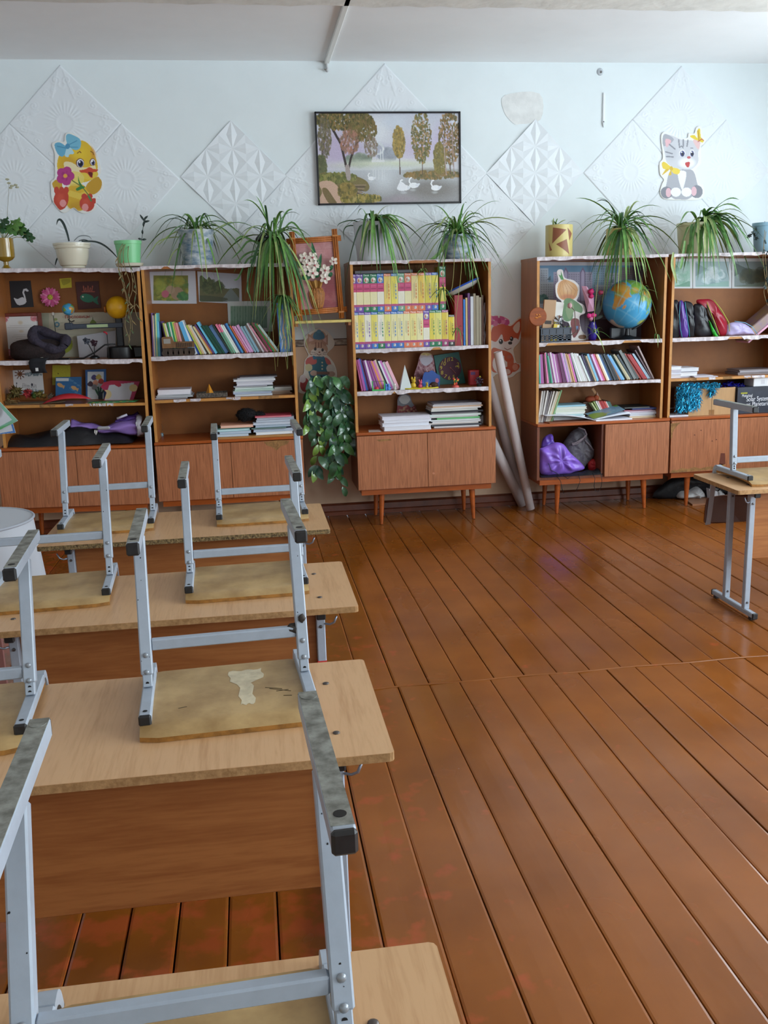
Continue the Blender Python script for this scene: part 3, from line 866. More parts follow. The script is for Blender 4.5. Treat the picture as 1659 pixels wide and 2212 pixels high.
# plank between the second and third bookcase and the bracket under it
t = thing('wall_shelf', 'narrow yellow board spanning the gap between second and third bookcases', 'shelf', (.53, 6.66, 1.468))
MB().box(-.205, .19, -.055, .19, -.009, .009, 0, .002).build('board', mat('yellow_paint', (206, 184, 108), .55, noise=(20, .12)), t)
MB().box(-.203, -.183, -.05, .18, -.03, -.009).build('bracket', m_side, t)
MB().box(.168, .188, -.05, .18, -.03, -.009).build('bracket', m_side, t)
# an old board end below it
q = at(760, 880, 6.7)
t = thing('wall_shelf', 'short bare board end behind the trailing wax plant', 'shelf', (.70, 6.80, q[1]))
MB().box(-.10, .019, -.1, .15, -.011, .011, 0, .003).build('board', m_bedge, t)
# ================================================================== printed and painted surfaces: colour per vertex on a fine sheet
class Art:
 """A sheet seen between two pixels of the photograph; shapes are given in those pixels and kept as vertex colours."""
 def __init__(s, x0, y0, x1, y1, step=.8, bg=(255, 255, 255), seed=1):
  s.nx, s.ny = max(2, round((x1 - x0) / step)), max(2, round((y1 - y0) / step))
  s.X, s.Y = np.meshgrid(np.linspace(x0, x1, s.nx + 1), np.linspace(y0, y1, s.ny + 1))
  s.I = np.empty(s.X.shape + (3,)); s.I[:] = np.array(bg, float)
  s.rg = np.random.RandomState(seed)
  s.box = (x0, y0, x1, y1)
 def mask(s, pts):
  pts = np.array(pts, float)
  m = np.zeros(s.X.shape, bool)
  x0, y0 = pts.min(0); x1, y1 = pts.max(0)
  j = np.where((s.Y[:, 0] >= y0) & (s.Y[:, 0] <= y1))[0]; i = np.where((s.X[0] >= x0) & (s.X[0] <= x1))[0]
  if not len(j) or not len(i): return m
  sl = (slice(j[0], j[-1] + 1), slice(i[0], i[-1] + 1))
  X, Y = s.X[sl], s.Y[sl]
  r = np.zeros(X.shape, bool)
  a = pts; b = np.roll(pts, -1, 0)
  for (ax, ay), (bx, by) in zip(a, b):
   if ay == by: continue
   r ^= ((ay > Y) != (by > Y)) & (X < (bx - ax) * (Y - ay) / (by - ay) + ax)
  m[sl] = r
  return m
 def put(s, m, c, a=1.0):
  c = np.array(c, float)
  if m.dtype == bool: s.I[m] = s.I[m] * (1 - a) + c * a
  else: s.I += (c - s.I) * (np.clip(m, 0, 1) * a)[..., None]
  return s
 def poly(s, pts, c, a=1.0, sm=5):
  return s.put(s.mask(smooth_poly(pts, sm) if sm else pts), c, a)
 def ell(s, cx, cy, rx, ry, c, a=1.0, rot=0, soft=0):
  r = math.radians(rot)
  dx, dy = s.X - cx, s.Y - cy
  d = np.hypot((dx * math.cos(r) + dy * math.sin(r)) / rx, (-dx * math.sin(r) + dy * math.cos(r)) / ry)
  return s.put(np.clip((1 - d) / soft, 0, 1) if soft else d <= 1, c, a)
 def line(s, pts, w, c, a=1.0):
  m = np.zeros(s.X.shape, bool)
  for (ax, ay), (bx, by) in zip(pts[:-1], pts[1:]):
   L2 = (bx - ax) ** 2 + (by - ay) ** 2 + 1e-9
   t = np.clip(((s.X - ax) * (bx - ax) + (s.Y - ay) * (by - ay)) / L2, 0, 1)
   m |= np.hypot(s.X - ax - t * (bx - ax), s.Y - ay - t * (by - ay)) <= w / 2
  return s.put(m, c, a)
 def rect(s, x0, y0, x1, y1, c, a=1.0):
  return s.put((s.X >= x0) & (s.X <= x1) & (s.Y >= y0) & (s.Y <= y1), c, a)
 def vgrad(s, y0, y1, c0, c1, a=1.0, m=None):
  t = np.clip((s.Y - y0) / (y1 - y0), 0, 1)[..., None]
  g = np.array(c0, float) * (1 - t) + np.array(c1, float) * t
  k = ((s.Y >= y0) & (s.Y <= y1)) if m is None else m
  s.I[k] = s.I[k] * (1 - a) + g[k] * a
  return s
 def dabs(s, n, cx, cy, rx, ry, cols, size, a=.85, keep=None, tall=1.0):
  for _ in range(n):
   r, t = math.sqrt(s.rg.rand()), s.rg.rand() * 2 * PI
   x, y = cx + rx * r * math.cos(t), cy + ry * r * math.sin(t)
   z = size * (.6 + .8 * s.rg.rand())
   zy = z * tall
   i0, i1 = np.searchsorted(s.X[0], (x - z, x + z)); j0, j1 = np.searchsorted(s.Y[:, 0], (y - zy, y + zy))
   if i1 <= i0 or j1 <= j0: continue
   sl = (slice(j0, j1), slice(i0, i1))
   m = np.hypot((s.X[sl] - x) / z, (s.Y[sl] - y) / zy) <= 1
   if keep is not None: m &= keep[sl]
   c = np.array(cols[s.rg.randint(len(cols))], float) * (.9 + .2 * s.rg.rand())
   blk = s.I[sl]; blk[m] = blk[m] * (1 - a) + c * a
  return s
 def noise(s, amt):
  s.I += s.rg.randn(*s.X.shape)[..., None] * amt
  return s
 def build(s, name, place, parent=None, m=None, keep=None, smooth=None):
  """place(px, py) -> local point; keep is an optional mask of the vertices to use."""
  b = MB()
  n = s.nx + 1
  idx = np.arange(s.X.size).reshape(s.X.shape)
  q = np.stack([idx[:-1, :-1], idx[1:, :-1], idx[1:, 1:], idx[:-1, 1:]], -1).reshape(-1, 4)
  if keep is not None:
   q = q[keep.ravel()[q].all(1)]
  used = np.unique(q)
  remap = np.full(s.X.size, -1); remap[used] = np.arange(len(used))
  xs, ys = s.X.ravel()[used], s.Y.ravel()[used]
  vs = [place(x, y) for x, y in zip(xs, ys)]
  me = bpy.data.meshes.new(name)
  me.from_pydata([tuple(v) for v in vs], [], remap[q].tolist())
  at_ = me.color_attributes.new('art', 'BYTE_COLOR', 'POINT')
  col = np.ones((len(used), 4), np.float32)
  rgb = s.I.reshape(-1, 3)[used]
  rgb = rgb + (rgb.mean(1, keepdims=True) - rgb) * .14          # printing inks are a little dull
  col[:, :3] = np.clip(rgb, 0, 255) / 255
  at_.data.foreach_set('color_srgb', col.ravel())
  me.materials.append(m or attr_mat())
  if smooth: me.shade_smooth()
  ob = bpy.data.objects.new(name, me); COL.objects.link(ob)
  if parent is not None: ob.parent = parent
  return ob
def plane_at(Y, loc=(0, 0, 0)):
 """Maps pixels to the upright plane y = Y, in the local frame of a thing at loc."""
 def f(px, py):
  x, z = at(px, py, Y)
  return (x - loc[0], Y - loc[1], z - loc[2])
 return f
def sheet(name, label, cat, art, Y, thick=.002, group=None, back=(225, 222, 214), keep=None, outline=None, lean=0.0, printname='print'):
 """A flat print standing or hanging upright at y = Y: card (with thickness) and printed face."""
 x0, y0, x1, y1 = art.box
 pts = outline or [(x0, y0), (x1, y0), (x1, y1), (x0, y1)]
 if outline and keep is None: keep = art.mask(outline)
 P = [at(px, py, Y) for px, py in pts]
 zb = min(z for x, z in P); xm = sum(x for x, z in P) / len(P)
 loc = (xm, Y, zb)
 t = thing(name, label, cat, loc, 0, group)
 MB().prism([(x - xm, z - zb) for x, z in P], .0004, thick + .0004).build('card', C(back, .7), t)
 art.build(printname, plane_at(Y, loc), t, None, keep)
 if lean: t.rotation_euler = (lean, 0, 0)
 return t
# ------------------------------------------------------------------ the framed lake painting
A = Art(684, 246, 989, 437, .85, (205, 205, 214), 5)
A.vgrad(246, 345, (196, 200, 216), (214, 214, 222))
for cx, cy, rx, ry, c in ((720, 320, 60, 60, (186, 168, 204)), (760, 330, 50, 50, (190, 172, 206)), (905, 320, 70, 40, (196, 182, 214)), (960, 300, 40, 50, (192, 178, 212)), (815, 280, 36, 44, (226, 230, 236)), (850, 262, 40, 24, (206, 216, 230)), (985, 268, 18, 30, (214, 222, 234))):
 A.ell(cx, cy, rx, ry, c, .8, soft=.7)
A.ell(812, 325, 60, 22, (176, 176, 204), .6, soft=.8)
A.dabs(160, 770, 345, 26, 12, [(140, 150, 130), (122, 138, 124)], 5, .4); A.dabs(160, 832, 335, 16, 14, [(160, 166, 178), (150, 158, 172)], 5, .4)
for y, c, a in ((352, (222, 228, 210), .9), (358, (196, 206, 170), .6), (364, (206, 212, 214), .8)):
 A.ell(830, y, 150, 12, c, a, soft=.8)
A.vgrad(366, 437, (186, 192, 198), (140, 136, 136), .85)
A.ell(822, 385, 40, 44, (214, 220, 226), .75, soft=.9)
A.ell(930, 372, 70, 12, (120, 112, 84), .6, soft=.6); A.ell(930, 408, 74, 26, (110, 102, 92), .55, soft=.6); A.ell(860, 430, 50, 14, (168, 152, 164), .6, soft=.8)
for x in (801, 806, 813, 820, 825):
 A.line([(x, 366), (x, 386)], 1.6, (226, 228, 230), .6)
A.ell(812, 320, 14, 14, (206, 212, 218)); A.rect(798, 318, 826, 324, (226, 228, 230))
A.ell(812, 321, 10, 9, (176, 180, 196)); A.rect(798, 345, 826, 349, (224, 226, 226))
for x in (801, 806, 818, 823): A.line([(x, 323), (x, 346)], 2.0, (222, 226, 228))
for x0, y0, x1, y1 in ((845, 372, 989, 388),):
 A.dabs(260, 930, 378, 62, 8, [(132, 110, 58), (150, 116, 60), (110, 104, 60), (160, 130, 80)], 3)
for tx, ty, hw, hh, pal in ((858, 310, 13, 34, [(150, 128, 60), (172, 140, 66), (124, 112, 62), (186, 158, 84)]), (907, 300, 22, 56, [(124, 118, 52), (150, 120, 60), (106, 106, 56), (176, 134, 80), (96, 98, 60)]), (968, 300, 24, 60, [(112, 96, 44), (140, 104, 50), (92, 86, 44), (172, 128, 78)]), (946, 345, 14, 34, [(144, 128, 60), (120, 110, 56)])):
 A.line([(tx, ty), (tx + 1, 376)], 2.2, (96, 74, 62))
 A.dabs(520, tx, ty - 3, hw, hh, pal, 1.6, .75, tall=1.6)
A.line([(955, 300), (960, 378)], 2.2, (176, 150, 140)); A.line([(974, 280), (977, 376)], 2.2, (160, 136, 130))
for path, w in (([(748, 390), (742, 350), (734, 310), (716, 276)], 5), ([(742, 390), (754, 340), (766, 312), (774, 282)], 4.5), ([(736, 320), (752, 285), (756, 262)], 2.4), ([(698, 376), (694, 330), (702, 290)], 3), ([(762, 320), (784, 288)], 2)):
 A.line(path, w, (58, 46, 46))
A.dabs(1100, 742, 260, 62, 20, [(84, 82, 40), (112, 104, 48), (132, 116, 56), (70, 70, 40), (150, 116, 66)], 1.7, .8, tall=1.7)
A.dabs(420, 780, 280, 32, 26, [(92, 88, 44), (118, 104, 50), (138, 108, 62)], 1.6, .75, tall=2)
A.dabs(240, 752, 306, 20, 26, [(164, 110, 88), (178, 124, 104), (130, 104, 80)], 1.7, .6, tall=1.8)
A.dabs(300, 700, 296, 14, 44, [(96, 94, 60), (124, 110, 72), (116, 104, 98)], 1.6, .65, tall=2)
A.dabs(120, 798, 316, 14, 24, [(140, 110, 88), (120, 108, 80)], 1.6, .5, tall=1.9)
A.dabs(300, 690, 360, 10, 26, [(110, 114, 70), (90, 96, 60)], 3, .7)
A.poly([(684, 376), (720, 372), (760, 378), (784, 388), (792, 402), (784, 412), (760, 410), (740, 437), (684, 437)], (126, 112, 62))
A.dabs(520, 724, 382, 40, 10, [(120, 126, 56), (146, 140, 70), (92, 96, 44)], 2.4, .8, tall=1.4)
A.poly([(684, 392), (706, 388), (722, 398), (736, 424), (748, 437), (684, 437), (690, 412)], (206, 166, 140))
A.poly([(690, 408), (700, 404), (716, 428), (720, 437), (704, 437)], (126, 104, 60))
for i in range(6): A.line([(738 + i * 4, 398 + i * 3), (784 - i * 2, 398 + i * 4)], 3, (100, 82, 62) if i % 2 else (150, 126, 98))
A.dabs(420, 772, 428, 44, 8, [(132, 120, 40), (160, 140, 52), (96, 96, 40), (180, 156, 84)], 2, .85, tall=2.0)
A.dabs(260, 744, 410, 20, 16, [(136, 118, 48), (158, 132, 60), (100, 92, 42)], 2.2, .8, tall=1.7)
A.poly([(741, 360), (745, 354), (750, 357), (752, 384), (744, 386)], (170, 156, 150))
for sx, sy, k in ((795, 384, .75), (866, 405, 1.15), (886, 400, 1.1), (934, 406, 1.1)):
 A.ell(sx + 2 * k, sy, 9 * k, 5.5 * k, (238, 240, 244)); A.poly([(sx + 6 * k, sy - 2 * k), (sx + 15 * k, sy - 4 * k), (sx + 9 * k, sy + 4 * k)], (226, 230, 238), 1, 3)
 A.line([(sx - 4 * k, sy - 2 * k), (sx - 7 * k, sy - 8 * k), (sx - 5 * k, sy - 14 * k), (sx - 2 * k, sy - 15 * k)], 2.6 * k, (240, 242, 246))
 A.ell(sx, sy + 9 * k, 8 * k, 3.5 * k, (214, 220, 228), .45, soft=.6)
A.poly([(852, 408), (856, 396), (862, 392), (872, 402), (866, 412)], (236, 238, 244))
A.noise(5)
ptl = [at(679, 241, 7.0)[0], at(994, 242, 7.0)[0]]
z0, z1 = at(836, 441.5, 7.0)[1], at(836, 241.5, 7.0)[1]
pl = ((ptl[0] + ptl[1]) / 2, 7.0, z0)
t = thing('framed_painting', 'landscape painting of swans on a misty lake in thin black frame', 'painting', pl)
fw, fh = ptl[1] - ptl[0], z1 - z0
m_blackframe = C((24, 24, 30), .3)
fr = MB()
for x0_, x1_, z0_, z1_ in ((-fw / 2, -fw / 2 + .012, 0, fh), (fw / 2 - .012, fw / 2, 0, fh), (-fw / 2, fw / 2, 0, .012), (-fw / 2, fw / 2, fh - .012, fh)):
 MB().box(x0_, x1_, -.014, .012, z0_, z1_, 0, .002).build('frame_bar', m_blackframe, t)
MB().box(-fw / 2 + .01, fw / 2 - .01, -.001, .011, .01, fh - .01).build('backing', C((120, 100, 80)), t)
X0, Y0, X1, Y1 = A.box
A.build('canvas', lambda px, py: (-fw / 2 + .011 + (fw - .022) * (px - X0) / (X1 - X0), -.0035, .011 + (fh - .022) * (1 - (py - Y0) / (Y1 - Y0))), t, attr_mat('oil_print', .35))
# ------------------------------------------------------------------ cut-out figures
def cutout(name, label, art, outline, Y, inset=1.6, thick=.006, border=(238, 236, 230), cat='cut-out'):
 """Die-cut card figure: a white slab in the outline, the print on its face."""
 o = smooth_poly(outline, 5)
 c = np.array(o).mean(0)
 m = art.mask(o)
 k = m.copy()
 for _ in range(1):
  k = k & np.roll(k, 1, 0) & np.roll(k, -1, 0) & np.roll(k, 1, 1) & np.roll(k, -1, 1)
 P = [at(px, py, Y) for px, py in o]
 zb = min(z for x, z in P); xm = sum(x for x, z in P) / len(P)
 loc = (xm, Y, zb)
 t = thing(name, label, cat, loc)
 MB().prism([(x - xm, z - zb) for x, z in P], .0006, thick).build('card', C(border, .6), t)
 art.build('print', plane_at(Y, loc), t, attr_mat('glossy_print', .4), k)
 return t
# duckling with blue bow
W_ = (236, 238, 236)
A = Art(106, 284, 226, 466, .8, W_, 2)
yel, ora = (238, 194, 36), (214, 150, 24)
A.ell(167, 426, 27, 30, yel); A.ell(167, 444, 25, 14, (206, 148, 30), .8, soft=.5)
A.poly([(126, 340), (140, 318), (164, 306), (180, 304), (196, 316), (206, 338), (211, 360), (206, 380), (190, 392), (160, 394), (134, 384), (124, 364)], yel)
A.ell(150, 352, 26, 26, (214, 152, 30), .55, soft=.6); A.ell(170, 330, 24, 20, (246, 208, 40), .8, soft=.6); A.ell(202, 330, 8, 24, (222, 130, 40), .5, soft=.7)
A.poly([(138, 352), (152, 350), (168, 358), (186, 362), (206, 358), (202, 384), (176, 384), (146, 376)], (244, 234, 200), .85)
A.ell(192, 376, 20, 12, (240, 206, 60)); A.ell(160, 386, 22, 16, (240, 222, 110), .9)
A.ell(160, 420, 22, 26, (226, 174, 40), .8, soft=.5)
for i in range(9): A.ell(152 + i * 5, 424 - abs(i - 4) * 1.5, 5, 7, (240, 204, 70), .9)
A.poly([(196, 390), (212, 382), (220, 394), (216, 410), (202, 420), (190, 414), (186, 402)], (212, 158, 36)); A.poly([(113, 396), (122, 388), (134, 392), (132, 408), (118, 408)], (214, 164, 40))
for fx, fy, rot in ((132, 431, 12), (188, 440, -25)):
 A.ell(fx, fy, 16, 23 if fx < 150 else 17, (210, 64, 44), 1, rot); A.ell(fx - 2, fy - 3, 11, 17 if fx < 150 else 12, (226, 84, 58), .8, rot, .6)
 A.ell(fx + (4 if fx < 150 else -4), fy + 8, 7, 8, (240, 150, 150))
for fx in (122, 133, 143): A.ell(fx, 411, 5.5, 8, (212, 66, 46))
for fx, fy in ((182, 424), (194, 424), (203, 434)): A.ell(fx, fy, 6, 6, (210, 60, 46))
for ex, ey, rx, ry in ((173, 352, 9, 10), (200, 350, 6.5, 8)):
 A.ell(ex, ey, rx, ry, (120, 70, 60)); A.ell(ex + .5, ey + .5, rx - 1.5, ry - 1.2, (240, 240, 244)); A.ell(ex + 1, ey + 1.5, rx - 3, ry - 2.6, (58, 58, 120)); A.ell(ex + 1.5, ey + 2, rx - 5, ry - 5, (16, 16, 30)); A.ell(ex - 1, ey - 2, 1.8, 2, (255, 255, 255))
A.line([(167, 331), (172, 327), (175, 330)], 2, (150, 96, 30)); A.line([(196, 327), (201, 330), (202, 334)], 2, (150, 96, 30))
A.poly([(171, 368), (184, 366), (193, 361), (202, 365), (212, 366), (208, 371), (200, 373), (200, 384), (194, 382), (188, 374), (176, 373)], (222, 72, 40), 1, 3)
A.poly([(190, 372), (200, 373), (199, 382), (195, 381)], (120, 26, 30), 1, 3)
A.poly([(145, 311), (142, 296), (147, 289), (158, 292), (172, 300), (175, 310), (172, 321), (162, 324), (148, 317)], (112, 190, 222)); A.poly([(144, 318), (130, 308), (119, 310), (119, 320), (126, 334), (136, 338), (146, 324)], (96, 178, 216)); A.poly([(146, 316), (152, 318), (160, 331), (150, 334), (148, 339), (140, 336)], (176, 222, 238))
for a, b_ in (((146, 314), (166, 304)), ((148, 318), (168, 318)), ((143, 320), (124, 316))): A.line([a, b_], 2, (50, 130, 180), .7)
A.ell(146, 316, 5, 6, (70, 150, 196))
for i in range(5):
 a = i * 1.257 - 1.2; A.ell(141 + 10 * math.cos(a), 380 + 11 * math.sin(a), 10, 10, (190, 52, 138)); A.ell(141 + 6 * math.cos(a), 380 + 7 * math.sin(a), 5, 6, (166, 36, 118), .8, soft=.6)
A.ell(141, 380, 4.5, 4.5, (240, 170, 60))
A.line([(156, 390), (178, 404), (196, 428)], 2.4, (120, 128, 60)); A.poly([(169, 380), (172, 392), (182, 407), (178, 404), (170, 396)], (56, 140, 62), 1, 3); A.poly([(164, 408), (174, 402), (184, 404), (168, 412)], (56, 140, 62), 1, 3); A.line([(191, 424), (197, 434)], 3, (50, 150, 80))
cutout('duckling_cutout', 'yellow duckling cut-out with blue bow and pink flower on the wall', A, [(112, 312), (124, 304), (138, 306), (140, 292), (148, 286), (162, 290), (178, 302), (194, 308), (206, 326), (214, 346), (218, 368), (215, 382), (222, 392), (222, 408), (212, 420), (208, 430), (208, 446), (200, 456), (182, 461), (168, 456), (160, 450), (150, 454), (138, 460), (124, 450), (112, 430), (110, 410), (110, 392), (118, 384), (118, 350), (118, 330)], WY - .016)
# grey kitten with yellow bow and butterfly
A = Art(1418, 270, 1530, 436, .8, W_, 3)
g1, g2, g3 = (168, 170, 180), (204, 206, 214), (126, 128, 140)
A.ell(1472, 405, 32, 28, g1); A.poly([(1448, 370), (1470, 366), (1496, 368), (1506, 396), (1508, 422), (1440, 422), (1440, 396)], g1)
A.ell(1440, 416, 13, 13, g3); A.ell(1505, 414, 13, 14, g3); A.ell(1444, 416, 6, 10, (228, 178, 190)); A.ell(1499, 413, 6, 10, (228, 178, 190))
A.poly([(1464, 372), (1482, 372), (1478, 400), (1472, 408)], (238, 240, 244)); A.ell(1460, 415, 11, 10, (240, 242, 246)); A.ell(1483, 415, 11, 10, (240, 242, 246))
A.poly([(1432, 312), (1434, 292), (1448, 292), (1474, 302), (1498, 304), (1512, 310), (1508, 330), (1508, 350), (1496, 364), (1480, 366), (1456, 362), (1440, 350), (1436, 330)], g2)
A.poly([(1434, 316), (1432, 294), (1440, 290), (1456, 302)], g1, 1, 3); A.poly([(1438, 314), (1438, 300), (1450, 304), (1442, 318)], (232, 180, 190), 1, 3); A.poly([(1497, 302), (1512, 304), (1510, 322), (1504, 318)], (232, 190, 190), 1, 3)
A.ell(1450, 330, 16, 22, (190, 192, 202), .7, soft=.5)
for x0_, y0_, x1_, y1_ in ((1466, 302, 1468, 318), (1476, 302, 1476, 316), (1486, 303, 1484, 316), (1438, 328, 1452, 332), (1440, 338, 1454, 339), (1446, 312, 1458, 322)): A.line([(x0_, y0_), (x1_, y1_)], 3, g3, .8)
A.ell(1484, 352, 22, 14, (240, 240, 244), .9, soft=.4)
for ex in (1474, 1495):
 A.ell(ex, 331, 6.5 if ex < 1480 else 5, 7.5, (244, 246, 250)); A.ell(ex, 332, 5 if ex < 1480 else 4, 6.4, (60, 66, 130)); A.ell(ex + .5, 333, 2.6, 3.6, (16, 18, 40)); A.ell(ex - 1.5, 329, 1.5, 1.6, (255, 255, 255))
A.line([(1468, 319), (1472, 315), (1476, 320)], 2, g3); A.line([(1492, 320), (1497, 320)], 2, g3)
A.ell(1488, 340, 4, 2.8, (206, 84, 90)); A.poly([(1480, 352), (1490, 350), (1488, 361), (1483, 360)], (206, 50, 50), 1, 3)
A.poly([(1450, 362), (1436, 350), (1430, 352), (1432, 364), (1444, 366)], (240, 206, 40), 1, 3); A.poly([(1450, 362), (1468, 366), (1466, 376), (1454, 374)], (244, 212, 50), 1, 3); A.poly([(1446, 366), (1434, 376), (1430, 378), (1438, 366)], (226, 184, 30), 1, 3); A.poly([(1450, 366), (1450, 378), (1444, 378)], (226, 184, 30), 1, 3); A.ell(1450, 364, 4, 5, (222, 180, 30))
A.poly([(1508, 304), (1498, 300), (1490, 294), (1500, 292), (1506, 298), (1506, 282), (1512, 278), (1514, 296), (1520, 302), (1518, 308)], (238, 208, 40), 1, 4); A.line([(1508, 306), (1516, 300), (1520, 304)], 2, (206, 90, 60)); A.line([(1508, 282), (1510, 304)], 1.6, (180, 120, 30))
cutout('kitten_cutout', 'grey kitten cut-out with yellow bow and butterfly on the wall', A, [(1428, 300), (1432, 286), (1444, 286), (1462, 296), (1484, 298), (1488, 288), (1500, 288), (1504, 276), (1514, 273), (1518, 292), (1525, 302), (1520, 312), (1514, 318), (1514, 350), (1506, 362), (1502, 370), (1508, 392), (1520, 404), (1520, 424), (1506, 432), (1470, 432), (1436, 430), (1426, 416), (1430, 398), (1434, 388), (1426, 376), (1425, 352), (1432, 340)], WY - .016)
# fox cub sitting beside the third bookcase
A = Art(1056, 676, 1134, 822, .7, (226, 220, 210), 4)
fo = (214, 84, 38)
A.poly([(1062, 712), (1074, 702), (1092, 700), (1104, 704), (1124, 688), (1127, 704), (1122, 726), (1116, 742), (1100, 752), (1080, 756), (1060, 750)], fo)
A.poly([(1108, 708), (1122, 694), (1122, 712), (1116, 720)], (232, 200, 180), 1, 3)
A.poly([(1060, 736), (1072, 738), (1084, 722), (1090, 738), (1112, 730), (1120, 738), (1104, 752), (1082, 757), (1060, 752)], (230, 226, 224), .95)
A.ell(1082, 738, 4.6, 5.5, (40, 30, 30)); A.ell(1105, 732, 3.8, 5.2, (40, 30, 30)); A.ell(1081, 736, 1.4, 1.6, (250, 250, 250)); A.ell(1104, 730, 1.2, 1.4, (250, 250, 250)); A.ell(1102, 741, 4.6, 3.4, (50, 34, 34)); A.line([(1090, 752), (1096, 756), (1104, 752)], 1.6, (150, 70, 60))
for i in range(5):
 for bx, by in ((1067, 692), (1092, 690)):
  a = i * 1.257; A.ell(bx + 8 * math.cos(a), by + 7 * math.sin(a), 6.5, 6, (206, 60, 132) if (i + bx) % 2 else (226, 110, 166))
A.ell(1079, 694, 4, 6, (190, 40, 110))
A.poly([(1062, 754), (1084, 756), (1098, 760), (1106, 766), (1110, 780), (1104, 800), (1084, 804), (1062, 800)], (216, 96, 52)); A.ell(1080, 786, 16, 20, (236, 226, 220)); A.ell(1098, 772, 9, 10, fo); A.ell(1100, 771, 5, 4, (196, 110, 90), .6)
A.ell(1110, 794, 13, 9, (216, 90, 46), 1, -25); A.ell(1113, 793, 6, 7, (230, 150, 120)); A.ell(1094, 802, 13, 9, (214, 80, 44)); A.ell(1095, 803, 8, 6, (236, 200, 184))
cutout('fox_cutout', 'orange fox cub cut-out with pink bow beside the paper rolls', A, [(1058, 690), (1066, 682), (1084, 682), (1100, 690), (1104, 700), (1122, 684), (1130, 690), (1128, 718), (1122, 738), (1110, 752), (1110, 764), (1116, 784), (1128, 786), (1130, 798), (1116, 806), (1106, 814), (1090, 816), (1074, 808), (1060, 806)], WY - .012)
# tabby cat in a teal waistcoat, partly behind the wax plant
A = Art(640, 706, 738, 852, .7, (232, 226, 214), 6)
A.poly([(660, 738), (672, 722), (690, 714), (702, 720), (706, 738), (700, 752), (676, 756), (662, 752)], (196, 150, 116))
A.ell(686, 754, 22, 17, (206, 160, 128)); A.ell(688, 762, 17, 10, (232, 220, 208)); A.poly([(672, 744), (674, 730), (686, 740)], (190, 136, 104), 1, 3); A.poly([(694, 738), (704, 732), (704, 748)], (190, 136, 104), 1, 3)
for x in (682, 688, 694): A.line([(x, 740), (x, 750)], 2.2, (140, 80, 54))
A.ell(681, 754, 2.8, 3.6, (36, 34, 40)); A.ell(697, 756, 2.6, 3.4, (36, 34, 40)); A.ell(690, 761, 2, 1.5, (140, 70, 60)); A.line([(684, 764), (689, 767), (694, 765)], 1.3, (120, 60, 50))
A.poly([(664, 744), (665, 720), (684, 734)], (190, 136, 104), 1, 0); A.poly([(692, 734), (708, 722), (708, 746)], (190, 136, 104), 1, 0); A.poly([(668, 738), (668, 727), (679, 735)], (222, 176, 160), 1, 0); A.poly([(697, 735), (705, 728), (705, 741)], (222, 176, 160), 1, 0)
A.poly([(676, 730), (680, 718), (692, 715), (700, 722), (700, 731), (688, 734)], (36, 112, 156)); A.ell(689, 716, 5, 4, (70, 150, 190))
for sx in (-1, 1):
 for q in (0, 3): A.line([(690 + sx * 8, 762 + q), (690 + sx * 21, 760 + q * 2)], .9, (110, 80, 70), .8)
A.poly([(664, 782), (672, 772), (688, 770), (706, 774), (714, 790), (716, 812), (700, 820), (672, 818)], (26, 110, 134)); A.poly([(660, 786), (664, 774), (680, 770), (684, 784), (672, 788)], (214, 92, 84)); A.poly([(702, 772), (712, 778), (716, 790), (706, 786)], (206, 84, 78))
A.poly([(676, 768), (688, 772), (700, 770), (698, 778), (688, 774), (678, 777)], (36, 124, 170), 1, 3); A.ell(667, 794, 8, 8, (222, 214, 160)); A.ell(714, 796, 9, 9, (214, 210, 200)); A.ell(678, 806, 8, 6, (200, 168, 150)); A.ell(716, 808, 8, 6, (190, 158, 140))
for y in (783, 790, 797): A.ell(696, y, 1.5, 1.7, (226, 214, 170))
A.rect(684, 803, 712, 809, (132, 96, 80)); A.poly([(648, 832), (654, 812), (668, 824), (676, 842), (656, 846)], (176, 60, 60)); A.ell(654, 818, 7, 9, (222, 206, 206))
A.poly([(672, 818), (700, 818), (716, 816), (716, 848), (672, 848)], (70, 76, 64))
cutout('cat_cutout', 'tabby cat cut-out in teal waistcoat behind the trailing wax plant', A, [(656, 742), (660, 726), (676, 714), (692, 709), (708, 716), (722, 736), (720, 750), (706, 764), (712, 772), (722, 786), (728, 806), (726, 828), (720, 848), (652, 850), (646, 836), (648, 814), (656, 806), (658, 780), (666, 768), (662, 758)], WY - .012)
# ================================================================== books and paper on the shelves
m_pages = mat('page_block', (226, 220, 204), .8, noise=(60, .08), stretch=(20, 1, 1))
CN = [((0, 0, 0), 'black'), ((235, 232, 230), 'white'), ((150, 150, 152), 'grey'), ((190, 40, 44), 'red'), ((110, 30, 40), 'maroon'), ((214, 120, 170), 'pink'), ((236, 180, 206), 'pale pink'), ((160, 84, 150), 'mauve'), ((96, 36, 92), 'plum'), ((120, 90, 170), 'violet'), ((56, 90, 170), 'blue'), ((120, 190, 230), 'sky blue'), ((30, 44, 84), 'navy'), ((20, 84, 66), 'dark green'), ((70, 160, 90), 'green'), ((60, 180, 160), 'turquoise'), ((200, 210, 70), 'lime'), ((236, 208, 60), 'yellow'), ((222, 180, 120), 'tan'), ((206, 120, 50), 'orange'), ((110, 74, 44), 'brown'), ((170, 160, 130), 'beige'), ((84, 110, 132), 'slate blue'), ((198, 176, 216), 'lilac'), ((228, 130, 120), 'salmon')]
def cname(c):
 return min(CN, key=lambda k: sum((a - b) ** 2 for a, b in zip(k[0], c)))[1]
